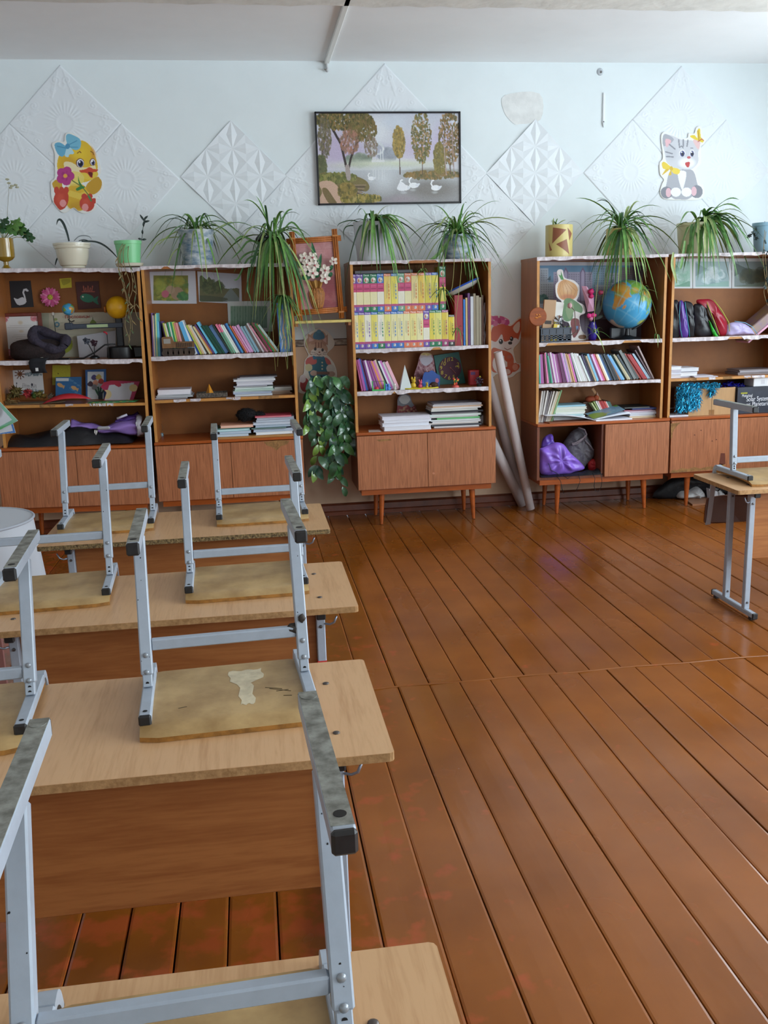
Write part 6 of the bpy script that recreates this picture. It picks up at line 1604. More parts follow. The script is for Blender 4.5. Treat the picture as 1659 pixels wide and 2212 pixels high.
MB().tube([(.02, -.05, .13), (.05, -.055, .142), (.09, -.05, .155)], .008, 6).build('drawstring', C((200, 196, 214)), t, smooth=True)
b = MB(); b.grid(fan(0.0, .15, .10, .125, .02, .035, .0, 4, 1.2), 14, 8)
o = b.build('bag_fold', C((84, 56, 136), .5), t, smooth=True); o.modifiers.new('thickness', 'SOLIDIFY').thickness = .02
# ------------------------------------------------ second bookcase
A = rect_art(323, 585, 425, 656, (204, 206, 216), 21)
A.rect(331, 595, 406, 649, (132, 134, 50)); A.dabs(260, 368, 622, 40, 28, [(150, 150, 50), (110, 120, 44), (176, 170, 70), (90, 130, 60)], 4, .5); A.ell(346, 616, 15, 18, (166, 176, 64), .7, soft=.5); A.ell(386, 608, 14, 14, (176, 170, 60), .7, soft=.5); A.ell(383, 634, 14, 14, (166, 134, 104)); A.ell(368, 626, 10, 9, (176, 146, 116)); A.ell(357, 635, 8, 8, (196, 96, 116)); A.dabs(80, 395, 640, 12, 8, [(60, 120, 70), (80, 140, 70)], 3, .6)
A.put((A.X < 331) | (A.X > 407) | (A.Y < 595) | (A.Y > 650), (204, 206, 216))
sheet('art_print', 'print of pale fruit on green with white margin, second bookcase', 'picture', A, BP - .002, outline=[(323, 587), (422, 585), (425, 656), (326, 656)], back=(200, 202, 210), thick=.0012, group='prints in the second bookcase')
A = rect_art(425, 585, 523, 657, (206, 208, 218), 22)
A.rect(432, 590, 517, 651, (196, 200, 212))
A.poly([(432, 596), (446, 604), (452, 598), (462, 612), (474, 604), (480, 620), (496, 624), (517, 624), (517, 651), (432, 651)], (96, 106, 62), 1, 3); A.poly([(432, 618), (470, 622), (496, 626), (517, 624), (517, 650), (432, 646)], (110, 104, 66), .8, 3); A.poly([(497, 624), (502, 626), (517, 645), (517, 651), (480, 651)], (120, 132, 126), 1, 3); A.dabs(160, 458, 620, 26, 14, [(80, 92, 50), (104, 112, 66), (64, 80, 50)], 3, .5); A.poly([(432, 638), (490, 644), (480, 651), (432, 649)], (76, 84, 60), .8, 3)
A.put((A.X < 431) | (A.X > 517) | (A.Y < 590) | (A.Y > 652), (206, 208, 218))
sheet('art_print', 'print of a road beside dark woods, second bookcase', 'picture', A, BP - .002, outline=[(426, 586), (521, 592), (523, 657), (430, 652)], back=(200, 202, 210), thick=.0012, group='prints in the second bookcase')
A = rect_art(491, 649, 589, 719, (206, 210, 206), 23)
A.rect(498, 661, 577, 708, (128, 160, 132))
for k in range(40): A.line([(498 + k * 2, 661), (498 + k * 2 + math.sin(k), 708)], .9, (60, 110, 84) if k % 3 else (150, 176, 150), .6)
sheet('art_print', 'print of thin green upright strokes above the leaning books', 'picture', A, BP - .003, outline=[(491, 651), (586, 650), (589, 716), (494, 719)], back=(200, 202, 206), thick=.0012, group='prints in the second bookcase')
# carved wooden lorry
m_toy = mat('carved_wood', (120, 84, 50), .6, noise=(14, .25), bump=(50, .3, .004)); m_toyd = mat('burnt_wood', (62, 48, 38), .7, noise=(30, .3))
xa, xb = at(352, 765, 6.62)[0], at(421, 765, 6.62)[0]
t = thing('wooden_lorry', 'carved wooden toy lorry with dark wheels before the books', 'toy lorry', ((xa + xb) / 2, 6.636, SH1))
L_ = xb - xa
MB().prism([(-L_ / 2, .03), (L_ / 2, .03), (L_ / 2, .052), (-L_ / 2, .052)], -.028, .028).build('chassis', m_toyd, t)
MB().prism([(-L_ / 2, .055), (-L_ / 2, .125), (-L_ / 2 + .008, .131), (-L_ / 2 + .066, .131), (-L_ / 2 + .076, .098), (-L_ / 2 + .06, .055)], -.026, .026).build('cab', m_toy, t)
MB().box(-L_ / 2 + .012, -L_ / 2 + .058, -.0275, -.026, .086, .118, 0, .0).build('cab_window', C((150, 146, 140), .3), t)
MB().prism([(-L_ / 2 + .012, .056), (L_ / 2, .056), (L_ / 2, .096), (-L_ / 2 + .08, .096), (-L_ / 2 + .03, .090)], -.024, .024).build('load_box', m_toy, t)
for k in range(9): MB().box(.0 - .012 + k * .012, -.006 + k * .012, -.0265, -.024, .060, .088).build('slat', m_toyd, t)
for k in range(6):
 wx = -L_ / 2 + .018 + k * (L_ - .036) / 5
 MB().lathe([(.010, 0), (.023, 0), (.023, .012), (.010, .012)], (0, 0, 0), 14, M=Matrix.Translation((wx, -.026, .0235)) @ Matrix.Rotation(PI / 2, 4, 'X')).build('wheel', m_toyd, t)
# tray with an orange paper triangle
xa, xb = at(423, 855, 6.64)[0], at(492, 855, 6.64)[0]
t = thing('dark_tray', 'black tinsel trimmed tray with small oddments', 'tray', ((xa + xb) / 2, 6.70, SH2))
MB().box(-.105, .105, -.06, .08, 0, .008, 0, .002).build('bottom', m_blk, t)
for a_ in ((-.105, .105, -.062, -.056), (-.105, .105, .076, .082), (-.107, -.101, -.06, .08), (.101, .107, -.06, .08)): MB().box(*a_, .002, .034, 0, .002).build('rim', mat('glitter_black', (38, 32, 30), .35, noise=(120, .6), rgb2=(110, 100, 90)), t)
xx, zz = at(451, 822, 6.70)
t = thing('orange_cone', 'orange folded paper triangle standing in the dark tray', 'paper triangle', (xx, 6.70, SH2 + .0085))
MB().lathe([(.0005, .085), (.038, .003), (.034, .002), (.0005, .078)], n=3, close=False, M=Matrix.Rotation(.5, 4, 'Z')).build('sheet', C((206, 134, 24), .6), t)
# black fur hat
xx, zz = at(532, 890, 6.68)
t = thing('fur_hat', 'black fluffy hat lying on the folder piles', 'hat', (xx, 6.69, LT + .105))
b = MB(); b.ball((0, 0, .045), .062, 22, 14, (1.15, 1, .75), wob=.08, seed=2); b.ball((.085, .0, .035), .045, 16, 10, (1.1, .9, .7), wob=.1, seed=4)
b.build('crown', mat('black_fur', (15, 14, 18), 1, noise=(70, .4), bump=(90, 1, .012)), t, smooth=True)
rg = random.Random(8); b = MB()
for k in range(900):
 d = Vector((rg.gauss(0, 1), rg.gauss(0, 1), rg.gauss(0, 1))).normalized()
 big = rg.random() < .7
 c_ = Vector((0, 0, .045)) if big else Vector((.085, 0, .035)); r_ = Vector((.071, .062, .047)) if big else Vector((.05, .04, .032))
 p0 = c_ + Vector((d.x * r_.x, d.y * r_.y, d.z * r_.z)) * .95; p1 = p0 + d * .018 + Vector((rg.uniform(-.008, .008), 0, -.004))
 e_ = d.cross(Vector((.3, .5, .7))).normalized() * .0016
 if p1.z > -.002: b.add([p0 - e_, p0 + e_, p1], [(0, 1, 2)])
b.build('fur', C((20, 18, 22), 1), t)['kind'] = 'stuff'
t, s = put('small_jar', 'tiny glass jar with dry twig in the lower left corner', 'jar', 349, 938, 6.9, LT)
MB().lathe([(.012, 0), (.014, .004), (.014, .02), (.010, .025), (.0005, .026)], n=14).build('glass', C((110, 130, 140), .15), t, smooth=40)
MB().tube([(0, 0, .025), (.012, 0, .06), (.006, 0, .09)], .0012, 5).build('twig', C((90, 70, 50)), t)
# ------------------------------------------------ rattan picture with orchids on the board between the cases
m_cane = mat('rattan_cane', (176, 104, 48), .4, noise=(9, .18), stretch=(8, 8, 1)); m_canes = mat('cane_binding', (190, 126, 66), .5)
Y = 6.66
zb0 = 1.478
xl0, xl1, xr0, xr1 = at(650, 676, Y)[0], at(636, 500, Y)[0], at(741, 676, Y)[0], at(728, 496, Y)[0]
cx_ = (xl0 + xl1 + xr0 + xr1) / 4
hh = at(728, 496, Y)[1] - zb0
t = thing('rattan_picture', 'rattan framed relief picture of white orchids in a wicker vase', 'picture', (cx_, Y, zb0))
t.rotation_euler = (-.03, math.radians(-2.6), 0)
hw = (xr0 + xr1 - xl0 - xl1) / 4
for sx in (-1, 1):
 for k in (-1, 0, 1):
  MB().tube([(sx * hw + k * .0125, -.006 * (k == 0), .0), (sx * hw + k * .0125, -.006 * (k == 0), hh)], .0068, 8).build('cane', m_cane, t, smooth=True)
 for z in (.045, hh - .045): MB().box(sx * hw - .021, sx * hw + .021, -.015, .010, z - .007, z + .007, 0, .004).build('binding', m_canes, t)
for z0_ in (.062, hh - .062):
 for k in (-1, 0, 1):
  MB().tube([(-hw - .042, .006, z0_ + k * .0125), (hw + .042, .006, z0_ + k * .0125)], .0068, 8).build('cane', m_cane, t, smooth=True)
A = Art(0, 0, 76, 120, 1.2, (186, 118, 118), 31)
A.dabs(420, 38, 60, 46, 66, [(196, 134, 134), (206, 150, 150), (176, 104, 106), (186, 120, 124)], 7, .25); A.dabs(200, 60, 95, 24, 30, [(140, 50, 60), (150, 60, 66), (166, 84, 84)], 7, .35); A.dabs(80, 20, 40, 24, 20, [(206, 166, 166), (200, 156, 160)], 7, .3)
for k in range(30): A.line([(0, k * 4), (76, k * 4 + 1)], .6, (160, 96, 100), .25)
A.build('silk_backing', lambda px, py: (-hw + .012 + (2 * hw - .024) * px / 76, .010, .06 + (hh - .12) * (1 - py / 120)), t, attr_mat('silk_print', .4))
MB().box(-hw + .01, hw - .01, .011, .016, .06, hh - .06).build('backing_board', C((120, 80, 60)), t)
vb = .082
vz = MB()
n = 20
prof = [(.030, 0), (.040, .02), (.052, .07), (.055, .10), (.046, .125), (.034, .137), (.038, .142)]
vs, fs = [], []
for r_, z in prof:
 for k in range(n + 1):
  a = PI + PI * k / n
  rr_ = r_ * (1 + .03 * (k % 2))
  vs.append((rr_ * math.cos(a) - .012, .009 + rr_ * .62 * math.sin(a), vb + z))
for i in range(len(prof) - 1):
 for k in range(n): fs.append((i * (n + 1) + k, i * (n + 1) + k + 1, (i + 1) * (n + 1) + k + 1, (i + 1) * (n + 1) + k))
vz.add(vs, fs); vase = vz.build('wicker_vase', mat('wicker', (150, 96, 44), .6, noise=(60, .35), bump=(90, .6, .006)), t, smooth=30)
for k in range(1, 8):
 a = PI + PI * k / 8
 MB().tube([(r_ * 1.03 * math.cos(a) - .012, .009 + r_ * .64 * math.sin(a), vb + z) for r_, z in prof], .0026, 5).build('wicker_rib', m_canes, vase, smooth=True)
fl = MB()
fl.grid(lambda i, j: (-.012 + (i / 8 - .5) * (.06 + .05 * j), -.02 + .012 * math.sin(i * 1.6), vb + .137 + .05 * j + .006 * math.sin(i * 2)), 8, 1)
fl.build('husk_fan', C((166, 122, 60), .8), t)
def leafblade(p, tip, w_, m, par, name='leaf', bow=.01, nseg=6):
 p, q = Vector(p), Vector(tip); d = q - p; sd = d.cross(Vector((0, 1, 0))).normalized()
 b = MB(); vs = []
 for i in range(nseg + 1):
  s_ = i / nseg; ww = w_ * math.sin(PI * min(1, .08 + s_ * .92)) ** .8
  c_ = p + d * s_ + Vector((0, -bow * math.sin(PI * s_), 0))
  vs += [c_ - sd * ww + Vector((0, -.003, 0)), c_, c_ + sd * ww + Vector((0, -.003, 0))]
 fs = []
 for i in range(nseg):
  for k in (0, 1): fs.append((i * 3 + k, i * 3 + k + 1, i * 3 + k + 4, i * 3 + k + 3))
 b.add(vs, fs)
 return b.build(name, m, par, smooth=True)
m_lf = mat('silk_leaf', (26, 92, 54), .5, noise=(30, .2))
def R_(px, py, yy=-.02):
 x, z = at(px, py, Y - .02); return (x - cx_, yy, z - zb0)
for a_, b_, w_ in (((690, 590), (681, 520), .017), ((688, 596), (701, 547), .015), ((680, 592), (641, 560), .017), ((676, 596), (654, 600), .02), ((692, 590), (686, 600), .016), ((722, 590), (714, 600), .014), ((718, 586), (724, 572), .012)): leafblade(R_(*a_), R_(*b_), w_, m_lf, t)
m_pet, m_pet2, m_lip = C((222, 210, 196), .6), C((226, 216, 206), .6), C((170, 70, 84), .6)
for k, (px, py, s_) in enumerate(((663, 555, 1), (681, 555, 1), (668, 570, .9), (685, 572, 1.05), (659, 583, 1), (680, 589, 1.1), (707, 584, 1.05), (706, 602, 1.05), (726, 566, .8))):
 c_ = Vector(R_(px, py, -.034 - .006 * (k % 3)))
 for q in range(5):
  a = q * 1.257 + k * .7
  d = Vector((math.cos(a), 0, math.sin(a))); e_ = Vector((-math.sin(a), 0, math.cos(a)))
  b = MB(); r_ = .034 * s_
  b.add([c_, c_ + d * r_ * .5 - e_ * r_ * .42 + Vector((0, -.004, 0)), c_ + d * r_ - e_ * r_ * .26 + Vector((0, .003, 0)), c_ + d * r_ * 1.1 + Vector((0, .005, 0)), c_ + d * r_ + e_ * r_ * .26 + Vector((0, .003, 0)), c_ + d * r_ * .5 + e_ * r_ * .42 + Vector((0, -.004, 0))], [(0, 1, 2, 3), (0, 3, 4, 5)])
  b.build('petal', m_pet if q % 2 else m_pet2, t)
 MB().ball(c_ + Vector((0, -.006, -.004)), .007 * s_, 7, 5).build('orchid_lip', m_lip, t)
# ------------------------------------------------ third bookcase, middle and lower shelf
t, s = put('toy_gate', 'small green plastic goal frame at the shelf edge', 'toy', 818, 846, 6.625, SH2)
for sx in (-.043, .043): MB().box(sx - .004, sx + .004, -.004, .004, 0, .072, 0, .001).build('post', C((60, 170, 84), .35), t)
MB().box(-.047, .047, -.005, .005, .001, .012, 0, .001).build('base_bar', C((60, 170, 84), .35), t)
MB().tube([(-.043, 0, .068), (.043, 0, .068)], .002, 6).build('top_bar', C((110, 110, 110)), t)
MB().ball((-.012, .012, .0165), .0155, 10, 7).build('bead', C((196, 60, 70), .4), t)
for k, (px, c) in enumerate(((834, (60, 110, 190)), (840, (70, 130, 200)), (853, (190, 186, 180)))):
 t, s = put('toy_figure', ['small blue toy figure left of the other blue figure', 'small blue toy figure nearer the white pyramid', 'small grey toy figure beside the white pyramid'][k], 'toy', px, 845, 6.64, SH2)
 MB().lathe([(.011, 0), (.012, .01), (.008, .022), (.009, .03), (.004, .036)], n=10).build('body', C(c, .4), t, smooth=True)
 MB().ball((0, 0, .040), .0085, 10, 8).build('head', C(tuple(min(255, v + 30) for v in c), .4), t, smooth=True)
 for sx in (-1, 1): MB().tube([(sx * .008, -.002, .026), (sx * .016, -.008, .016)], .003, 5).build('arm', C(c, .4), t)
xx, zz = at(874.5, 788, 6.67)
t = thing('paper_pyramid', 'tall white paper pyramid on the third bookcase shelf', 'pyramid', (xx, 6.675, SH2))
hgt = zz - SH2
for k in range(4):
 A4 = [(-.043, -.035), (.043, -.035), (.043, .035), (-.043, .035)]
 p_, q_ = A4[k], A4[(k + 1) % 4]
 b = MB().add([(p_[0], p_[1], 0), (q_[0], q_[1], 0), (0, 0, hgt)], [(0, 1, 2)])
 b.build('face', mat('white_card', (206, 214, 214), .6), t)
# doll figure of patterned card
A = rect_art(893, 760, 942, 842, (150, 96, 104), 41)
A.dabs(420, 918, 806, 26, 36, [(176, 130, 136), (130, 60, 76), (200, 170, 174), (110, 44, 62), (166, 110, 120)], 2, .7, tall=1.6)
A.ell(920, 774, 13, 14, (176, 160, 164)); A.poly([(908, 776), (914, 772), (932, 772), (934, 780), (922, 790), (912, 786)], (186, 182, 196)); A.dabs(30, 920, 764, 12, 3, [(196, 170, 90), (206, 180, 110)], 2)
sheet('card_doll', 'card doll shape with fringed pink patterned dress', 'doll', A, 6.90, thick=.004, back=(150, 100, 110), outline=smooth_poly([(908, 766), (920, 761), (934, 767), (939, 790), (942, 820), (940, 840), (900, 842), (894, 815), (902, 788)], 4))
A = rect_art(911, 799, 952, 842, (36, 84, 176), 42); A.ell(944, 822, 4, 5, (200, 100, 130)); A.dabs(20, 920, 830, 8, 8, [(60, 120, 200), (30, 70, 150)], 3, .4)
sheet('blue_card', 'round blue scalloped card before the clock board', 'card', A, 6.82, thick=.003, back=(40, 84, 170), outline=smooth_poly([(914, 812), (918, 804), (926, 804), (932, 800), (940, 804), (944, 808), (950, 812), (950, 826), (948, 838), (938, 842), (920, 842), (912, 830)], 3))
# yellow animals, brown pot, leaf ring
def animal(label, px, py, Y, c, k=1.0, ears=True, cat='toy'):
 t, s = put('toy_animal', label, cat, px, py, Y, SH2, None)
 MB().ball((0, 0, .020 * k), .0165 * k, 12, 9, (1, 1, 1.15)).build('body', C(c, .4), t, smooth=True)
 MB().ball((.002, -.004, .047 * k), .0125 * k, 12, 9).build('head', C(c, .4), t, smooth=True)
 for sx in (-1, 1):
  if ears: MB().ball((sx * .008 * k, -.003, .062 * k), .005 * k, 8, 6, (1, .6, 2.0)).build('ear', C(c, .4), t, smooth=True)
  MB().ball((sx * .013 * k, -.012 * k, .006 * k), .006 * k, 8, 6, (1, 1.4, .9)).build('paw', C(c, .4), t, smooth=True)
  MB().ball((sx * .004 * k, -.016 * k, .050 * k), .0016 * k, 6, 5).build('eye', m_blk, t)
 return t
animal('yellow toy animal with long ears right of the white pyramid', 893, 838, 6.66, (206, 170, 40), 1.25)
animal('pink toy animal before the patterned card doll', 908, 836, 6.66, (206, 84, 110), .95)
animal('yellow green toy animal under the blue card', 922, 838, 6.64, (180, 160, 50), .7)
t, s = put('brown_hedgehog', 'brown lump shaped hedgehog toy below the blue card', 'toy', 937, 838, 6.69, SH2)
MB().ball((0, 0, .021), .027, 16, 10, (1.2, 1, .8), wob=.06).build('body', mat('hedgehog', (70, 44, 34), .8, noise=(90, .4), bump=(120, .9, .006)), t, smooth=True)
MB().lathe([(.010, 0), (.0005, .018)], (0, 0, 0), 10, M=Matrix.Translation((-.022, -.012, .016)) @ Matrix.Rotation(-1.9, 4, 'Y')).build('snout', C((150, 110, 80)), t, smooth=True)
xx = at(910, 840, 6.645)[0]
t = thing('yellow_hoop', 'flat oval yellow hoop lying on the shelf', 'hoop', (xx, 6.658, SH2))
MB().tube([(.125 * math.cos(2 * PI * k / 32), .040 * math.sin(2 * PI * k / 32), .0055) for k in range(33)], .005, 8, caps=False).build('ring', C((206, 190, 40), .35), t, smooth=True)
MB().prism([(-.06, -.022), (.03, -.028), (.05, .01), (-.03, .026)], .0008, .003, 'xy').build('leaf_snip', C((150, 120, 50)), t)
# clock face on a teal board
Y = 6.93
P = [at(px, py, Y) for px, py in ((937, 768), (991, 760), (1006, 828), (948, 834))]
zb_ = SH2
t = thing('clock_board', 'teal board with a maroon clock face and yellow numerals', 'clock', (sum(p_[0] for p_ in P) / 4, Y, zb_))
o_ = t.location
MB().prism([(p_[0] - o_.x, max(.0005, p_[1] - o_.z)) for p_ in P], 0, .006).build('board', C((22, 92, 84), .5), t)
cx2, cz2 = at(972, 796, Y); cx2 -= o_.x; cz2 -= o_.z
r_ = at(972 + 24.5, 796, Y)[0] - o_.x - cx2
MB().lathe([(r_, 0), (r_, .003), (.0005, .003)], (0, 0, 0), 40, M=Matrix.Translation((cx2, 0, cz2)) @ Matrix.Rotation(PI / 2, 4, 'X')).build('clock_face', C((78, 26, 50), .6), t)
for k in range(1, 13):
 if k in (1, 3, 4): continue                                      # numerals that have come off or are hidden
 a = math.radians(90 - 30 * k - 6)
 text(str(k), .040, (cx2 + r_ * .78 * math.cos(a) - .0, -.0036, cz2 + r_ * .80 * math.sin(a) - .013), C((206, 186, 60), .6), t, 'numeral', 'CENTER', .0006, (PI / 2, math.radians(6 + 12 * math.sin(k * 2)), 0))
text('3', .042, (cx2 + r_ * .80, -.0036, cz2 + r_ * .2 - .012), C((206, 186, 60), .6), t, 'numeral', 'CENTER', .0006, (PI / 2, -1.2, 0))
MB().bar((cx2 + .002, -.006, cz2 + .006), (cx2 + r_ * .48, -.006, cz2 - r_ * .42), .002, .009, 0, 0, (0, 1, 0)).build('clock_hand', C((196, 100, 84), .5), t)
MB().lathe([(.006, 0), (.006, .004), (.0005, .005)], (0, 0, 0), 10, M=Matrix.Translation((cx2 + .002, -.004, cz2 + .006)) @ Matrix.Rotation(PI / 2, 4, 'X')).build('hub', C((150, 80, 70)), t)
# red tin, flower figure, little dark bush
t, s = put('red_tin', 'red tin box with a violet label on the shelf', 'tin', 1023, 830, 6.80, SH2)
hgt = at(1023, 799, 6.8)[1] - SH2
MB().box(-.036, .036, -.03, .03, .0005, hgt, 0, .004).build('tin_body', C((190, 40, 50), .4), t)
MB().box(-.037, .037, -.031, .031, hgt - .012, hgt + .001, 0, .004).build('lid', C((196, 46, 52), .35), t)
MB().box(-.028, .006, -.0308, -.0302, hgt - .034, hgt - .013).build('tin_label', C((110, 70, 130), .5), t)
t, s = put('flower_figure', 'small figure of red and yellow flowers on a pink base', 'figurine', 984, 836, 6.65, SH2)
MB().lathe([(.026, 0), (.027, .006), (.022, .014), (.012, .018), (.0005, .018)], n=16).build('base', C((206, 90, 80), .5), t, smooth=True)
for k in range(9):
 a = k * 2.4; rr_ = .006 + .0022 * k
 MB().ball((rr_ * math.cos(a), rr_ * .6 * math.sin(a), .026 + .006 * ((k * 5) % 7)), .0075, 8, 6, wob=.1, seed=k).build('bloom', C([(200, 50, 50), (214, 180, 60), (60, 130, 70), (220, 110, 60)][k % 4], .5), t, smooth=True)
for sx, c in ((-.016, (206, 150, 60)), (.014, (190, 50, 60))): MB().tube([(0, 0, .02), (sx * .6, 0, .045), (sx, 0, .072)], .003, 6).build('stalk', C(c, .5), t)
t, s = put('beaded_bush', 'little dark beaded bush at the right end of the shelf', 'figurine', 1035, 834, 6.66, SH2)
b = MB(); rg = random.Random(3)
MB().lathe([(.016, 0), (.020, .018), (.0005, .018)], n=14).build('pot', C((40, 44, 40), .5), t, smooth=40)
for k in range(26):
 a, e_ = rg.uniform(0, 6.28), rg.uniform(-.2, 1.4)
 p1 = Vector((.030 * math.cos(a) * math.cos(e_), .024 * math.sin(a) * math.cos(e_), .032 + .034 * math.sin(e_)))
 b.tube([(0, 0, .018), p1 * .6 + Vector((0, 0, .01)), p1], .0018, 4); b.ball(p1, .0055, 6, 5)
b.build('beads', mat('dark_beads', (46, 56, 46), .35, noise=(70, .5), rgb2=(96, 60, 100)), t)['kind'] = 'stuff'
MB().ball((.004, -.008, .070), .007, 8, 6).build('yellow_bead', C((190, 176, 50), .4), t, smooth=True)
# bell shaped card figure on the cupboard top
A = rect_art(857, 851, 902, 902, (110, 110, 118), 44)
A.poly([(857, 876), (900, 874), (902, 902), (859, 902)], (140, 28, 40), 1, 0); A.ell(874, 864, 12, 11, (176, 170, 170)); A.dabs(40, 880, 886, 20, 8, [(180, 130, 90), (120, 20, 30), (196, 160, 110)], 2, .6); A.poly([(860, 874), (870, 878), (880, 874), (888, 880), (898, 872), (896, 866), (862, 866)], (112, 112, 120), 1, 3); A.ell(874, 863, 11, 10, (180, 174, 172))
sheet('card_doll', 'card doll with a grey hood and red skirt in shadow', 'doll', A, 6.94, thick=.003, back=(120, 60, 60), outline=smooth_poly([(860, 858), (873, 850), (886, 855), (890, 868), (898, 880), (902, 901), (860, 902), (858, 880)], 3))
t, s = put('loose_sheet', 'single white sheet sticking out left of the white paper pile', 'paper', 805, 922, 6.60, LT)
MB().prism([(-.03, -.01), (.06, -.02), (.06, .1), (-.02, .1)], .0005, .0016, 'xy').build('sheet', C((214, 200, 196)), t)
# ------------------------------------------------ fourth bookcase: globe compartment
A = rect_art(1166, 566, 1391, 735, (96, 150, 190), 51, 1.0)
A.vgrad(566, 640, (78, 132, 176), (140, 176, 200)); A.rect(1166, 566, 1391, 573, (190, 186, 196))
for x0, y0, x1, y1, c in ((1166, 580, 1184, 735, (170, 184, 200)), (1166, 610, 1210, 735, (176, 190, 200)), (1196, 588, 1290, 735, (168, 160, 190)), (1280, 576, 1312, 735, (126, 160, 186)), (1306, 590, 1340, 735, (150, 158, 176)), (1286, 616, 1340, 735, (170, 176, 190)), (1338, 578, 1376, 735, (120, 104, 110)), (1366, 574, 1391, 735, (104, 92, 104))):
 A.rect(x0, y0, x1, y1, c)
 for yy in np.arange(y0 + 4, min(y1, 720), 5.0):
  for xx in np.arange(x0 + 3, x1 - 2, 5.0): A.rect(xx, yy, xx + 2.4, yy + 2.6, tuple(v * .78 for v in c), .8)
for x in (1222, 1259): A.poly([(x - 6, 588), (x, 577), (x + 6, 588), (x + 6, 735), (x - 6, 735)], (120, 100, 140), 1, 0); A.poly([(x - 3.5, 589), (x, 583), (x + 3.5, 589), (x + 3.5, 735), (x - 3.5, 735)], (176, 160, 196), 1, 0)
for x, y in ((1190, 594), (1326, 600)): A.poly([(x - 8, y + 10), (x, y), (x, y + 12)], (70, 96, 110), 1, 0)
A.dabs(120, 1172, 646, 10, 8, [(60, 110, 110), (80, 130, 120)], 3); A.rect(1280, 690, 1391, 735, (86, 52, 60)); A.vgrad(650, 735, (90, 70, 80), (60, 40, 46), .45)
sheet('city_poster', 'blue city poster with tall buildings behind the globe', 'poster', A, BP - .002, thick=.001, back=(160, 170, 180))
# globe on its black foot
Y = 6.74
cxg, czg = at(1354, 657, Y)
rg_ = at(1403, 657, Y)[0] - cxg
t = thing('desk_globe', 'large blue school globe on a black foot in the bookcase', 'globe', (cxg, Y, SH1))
gz = czg - SH1
globe_ball(globe_art(120, 60, -180, 180), (0, 0, gz), rg_, math.radians(31), 68, t, 'globe_ball')
MB().tube([((rg_ + .012) * math.cos(math.radians(a)), .0, gz + (rg_ + .012) * math.sin(math.radians(a))) for a in range(-76, 40, 6)], .006, 8).build('meridian_arm', m_blk, t, smooth=True)
MB().lathe([(.105, 0), (.106, .006), (.096, .012), (.05, .020), (.020, .03), (.014, gz - rg_ - .002), (.001, gz - rg_ - .002)], (.01, 0, 0), 28).build('foot', m_blk, t, smooth=40)
MB().box(-.10, .11, .05, .075, .0005, .09, 0, .008).build('foot_block', C((36, 38, 46), .4), t)
# onion vegetable cut-out (plain vegetable)
A = rect_art(1196, 580, 1268, 738, (226, 222, 220), 52, .8)
A.poly([(1214, 606), (1222, 604), (1240, 612), (1248, 624), (1244, 642), (1230, 648), (1212, 646), (1204, 632), (1206, 614)], (214, 156, 92)); A.ell(1226, 622, 14, 16, (226, 186, 140), .8, soft=.6); A.ell(1226, 642, 20, 8, (190, 96, 60), .6, soft=.6)
for k in range(5): A.line([(1213 + k * 2, 606), (1208 + k * 9, 628), (1214 + k * 6, 645)], .9, (176, 110, 60), .7)
A.poly([(1212, 604), (1206, 592), (1211, 596), (1212, 586), (1216, 598), (1218, 604)], (70, 150, 70), 1, 0)
A.poly([(1218, 650), (1230, 644), (1246, 652), (1258, 664), (1256, 676), (1240, 672), (1236, 690), (1222, 694), (1214, 680)], (96, 140, 90)); A.poly([(1234, 690), (1250, 690), (1252, 712), (1240, 730), (1234, 712)], (126, 44, 44)); A.poly([(1222, 668), (1234, 650), (1240, 668), (1230, 690)], (130, 156, 110)); A.ell(1258, 728, 9, 5, (130, 84, 50)); A.rect(1244, 704, 1249, 712, (90, 120, 170))
sheet('vegetable_cutout', 'standing cut-out of an orange onion with green leaves', 'cut-out', A, 6.80, thick=.005, back=(222, 220, 222), outline=smooth_poly([(1203, 588), (1208, 582), (1216, 584), (1220, 600), (1240, 606), (1252, 620), (1250, 640), (1246, 650), (1262, 660), (1264, 676), (1252, 684), (1256, 712), (1266, 724), (1266, 734), (1250, 738), (1234, 736), (1230, 700), (1216, 690), (1214, 654), (1202, 640), (1200, 616), (1206, 606)], 4))
# grey plastic basket with its contents
Y = 6.63
xa, xb = at(1167.5, 740, Y)[0], at(1234, 740, Y)[0]
t = thing('plastic_basket', 'dark grey perforated plastic basket on the left of the shelf', 'basket', ((xa + xb) / 2, Y, SH1))
L_ = (xb - xa) / 2; hb = .105
m_bk = C((54, 62, 76), .45)
MB().box(-L_, L_, 0, .16, 0, .004).build('basket_floor', m_bk, t)
for y0_ in (0, .157):
 b = MB()
 b.box(-L_, L_, y0_, y0_ + .003, hb * .5, hb); b.box(-L_, L_, y0_, y0_ + .003, 0, .012)
 for k in range(8):
  x_ = -L_ + 2 * L_ * k / 7
  b.box(max(-L_, x_ - .006), min(L_, x_ + .006), y0_, y0_ + .003, .010, hb * .52)
 for z_ in (.028, .042): b.box(-L_, L_, y0_, y0_ + .003, z_ - .0035, z_ + .0035)
 b.build('lattice_side', m_bk, t)
for x_ in (-L_, L_ - .003): MB().box(x_, x_ + .003, 0, .16, 0, hb).build('basket_end', m_bk, t)
MB().box(-L_ - .004, L_ + .004, -.004, .002, hb - .007, hb, 0, .001).build('rim', m_bk, t)
for k in range(6): MB().box(-L_ + .012 + k * .052, -L_ + .017 + k * .052, -.0006, .0, hb * .58, hb * .9).build('slot', m_dark, t)
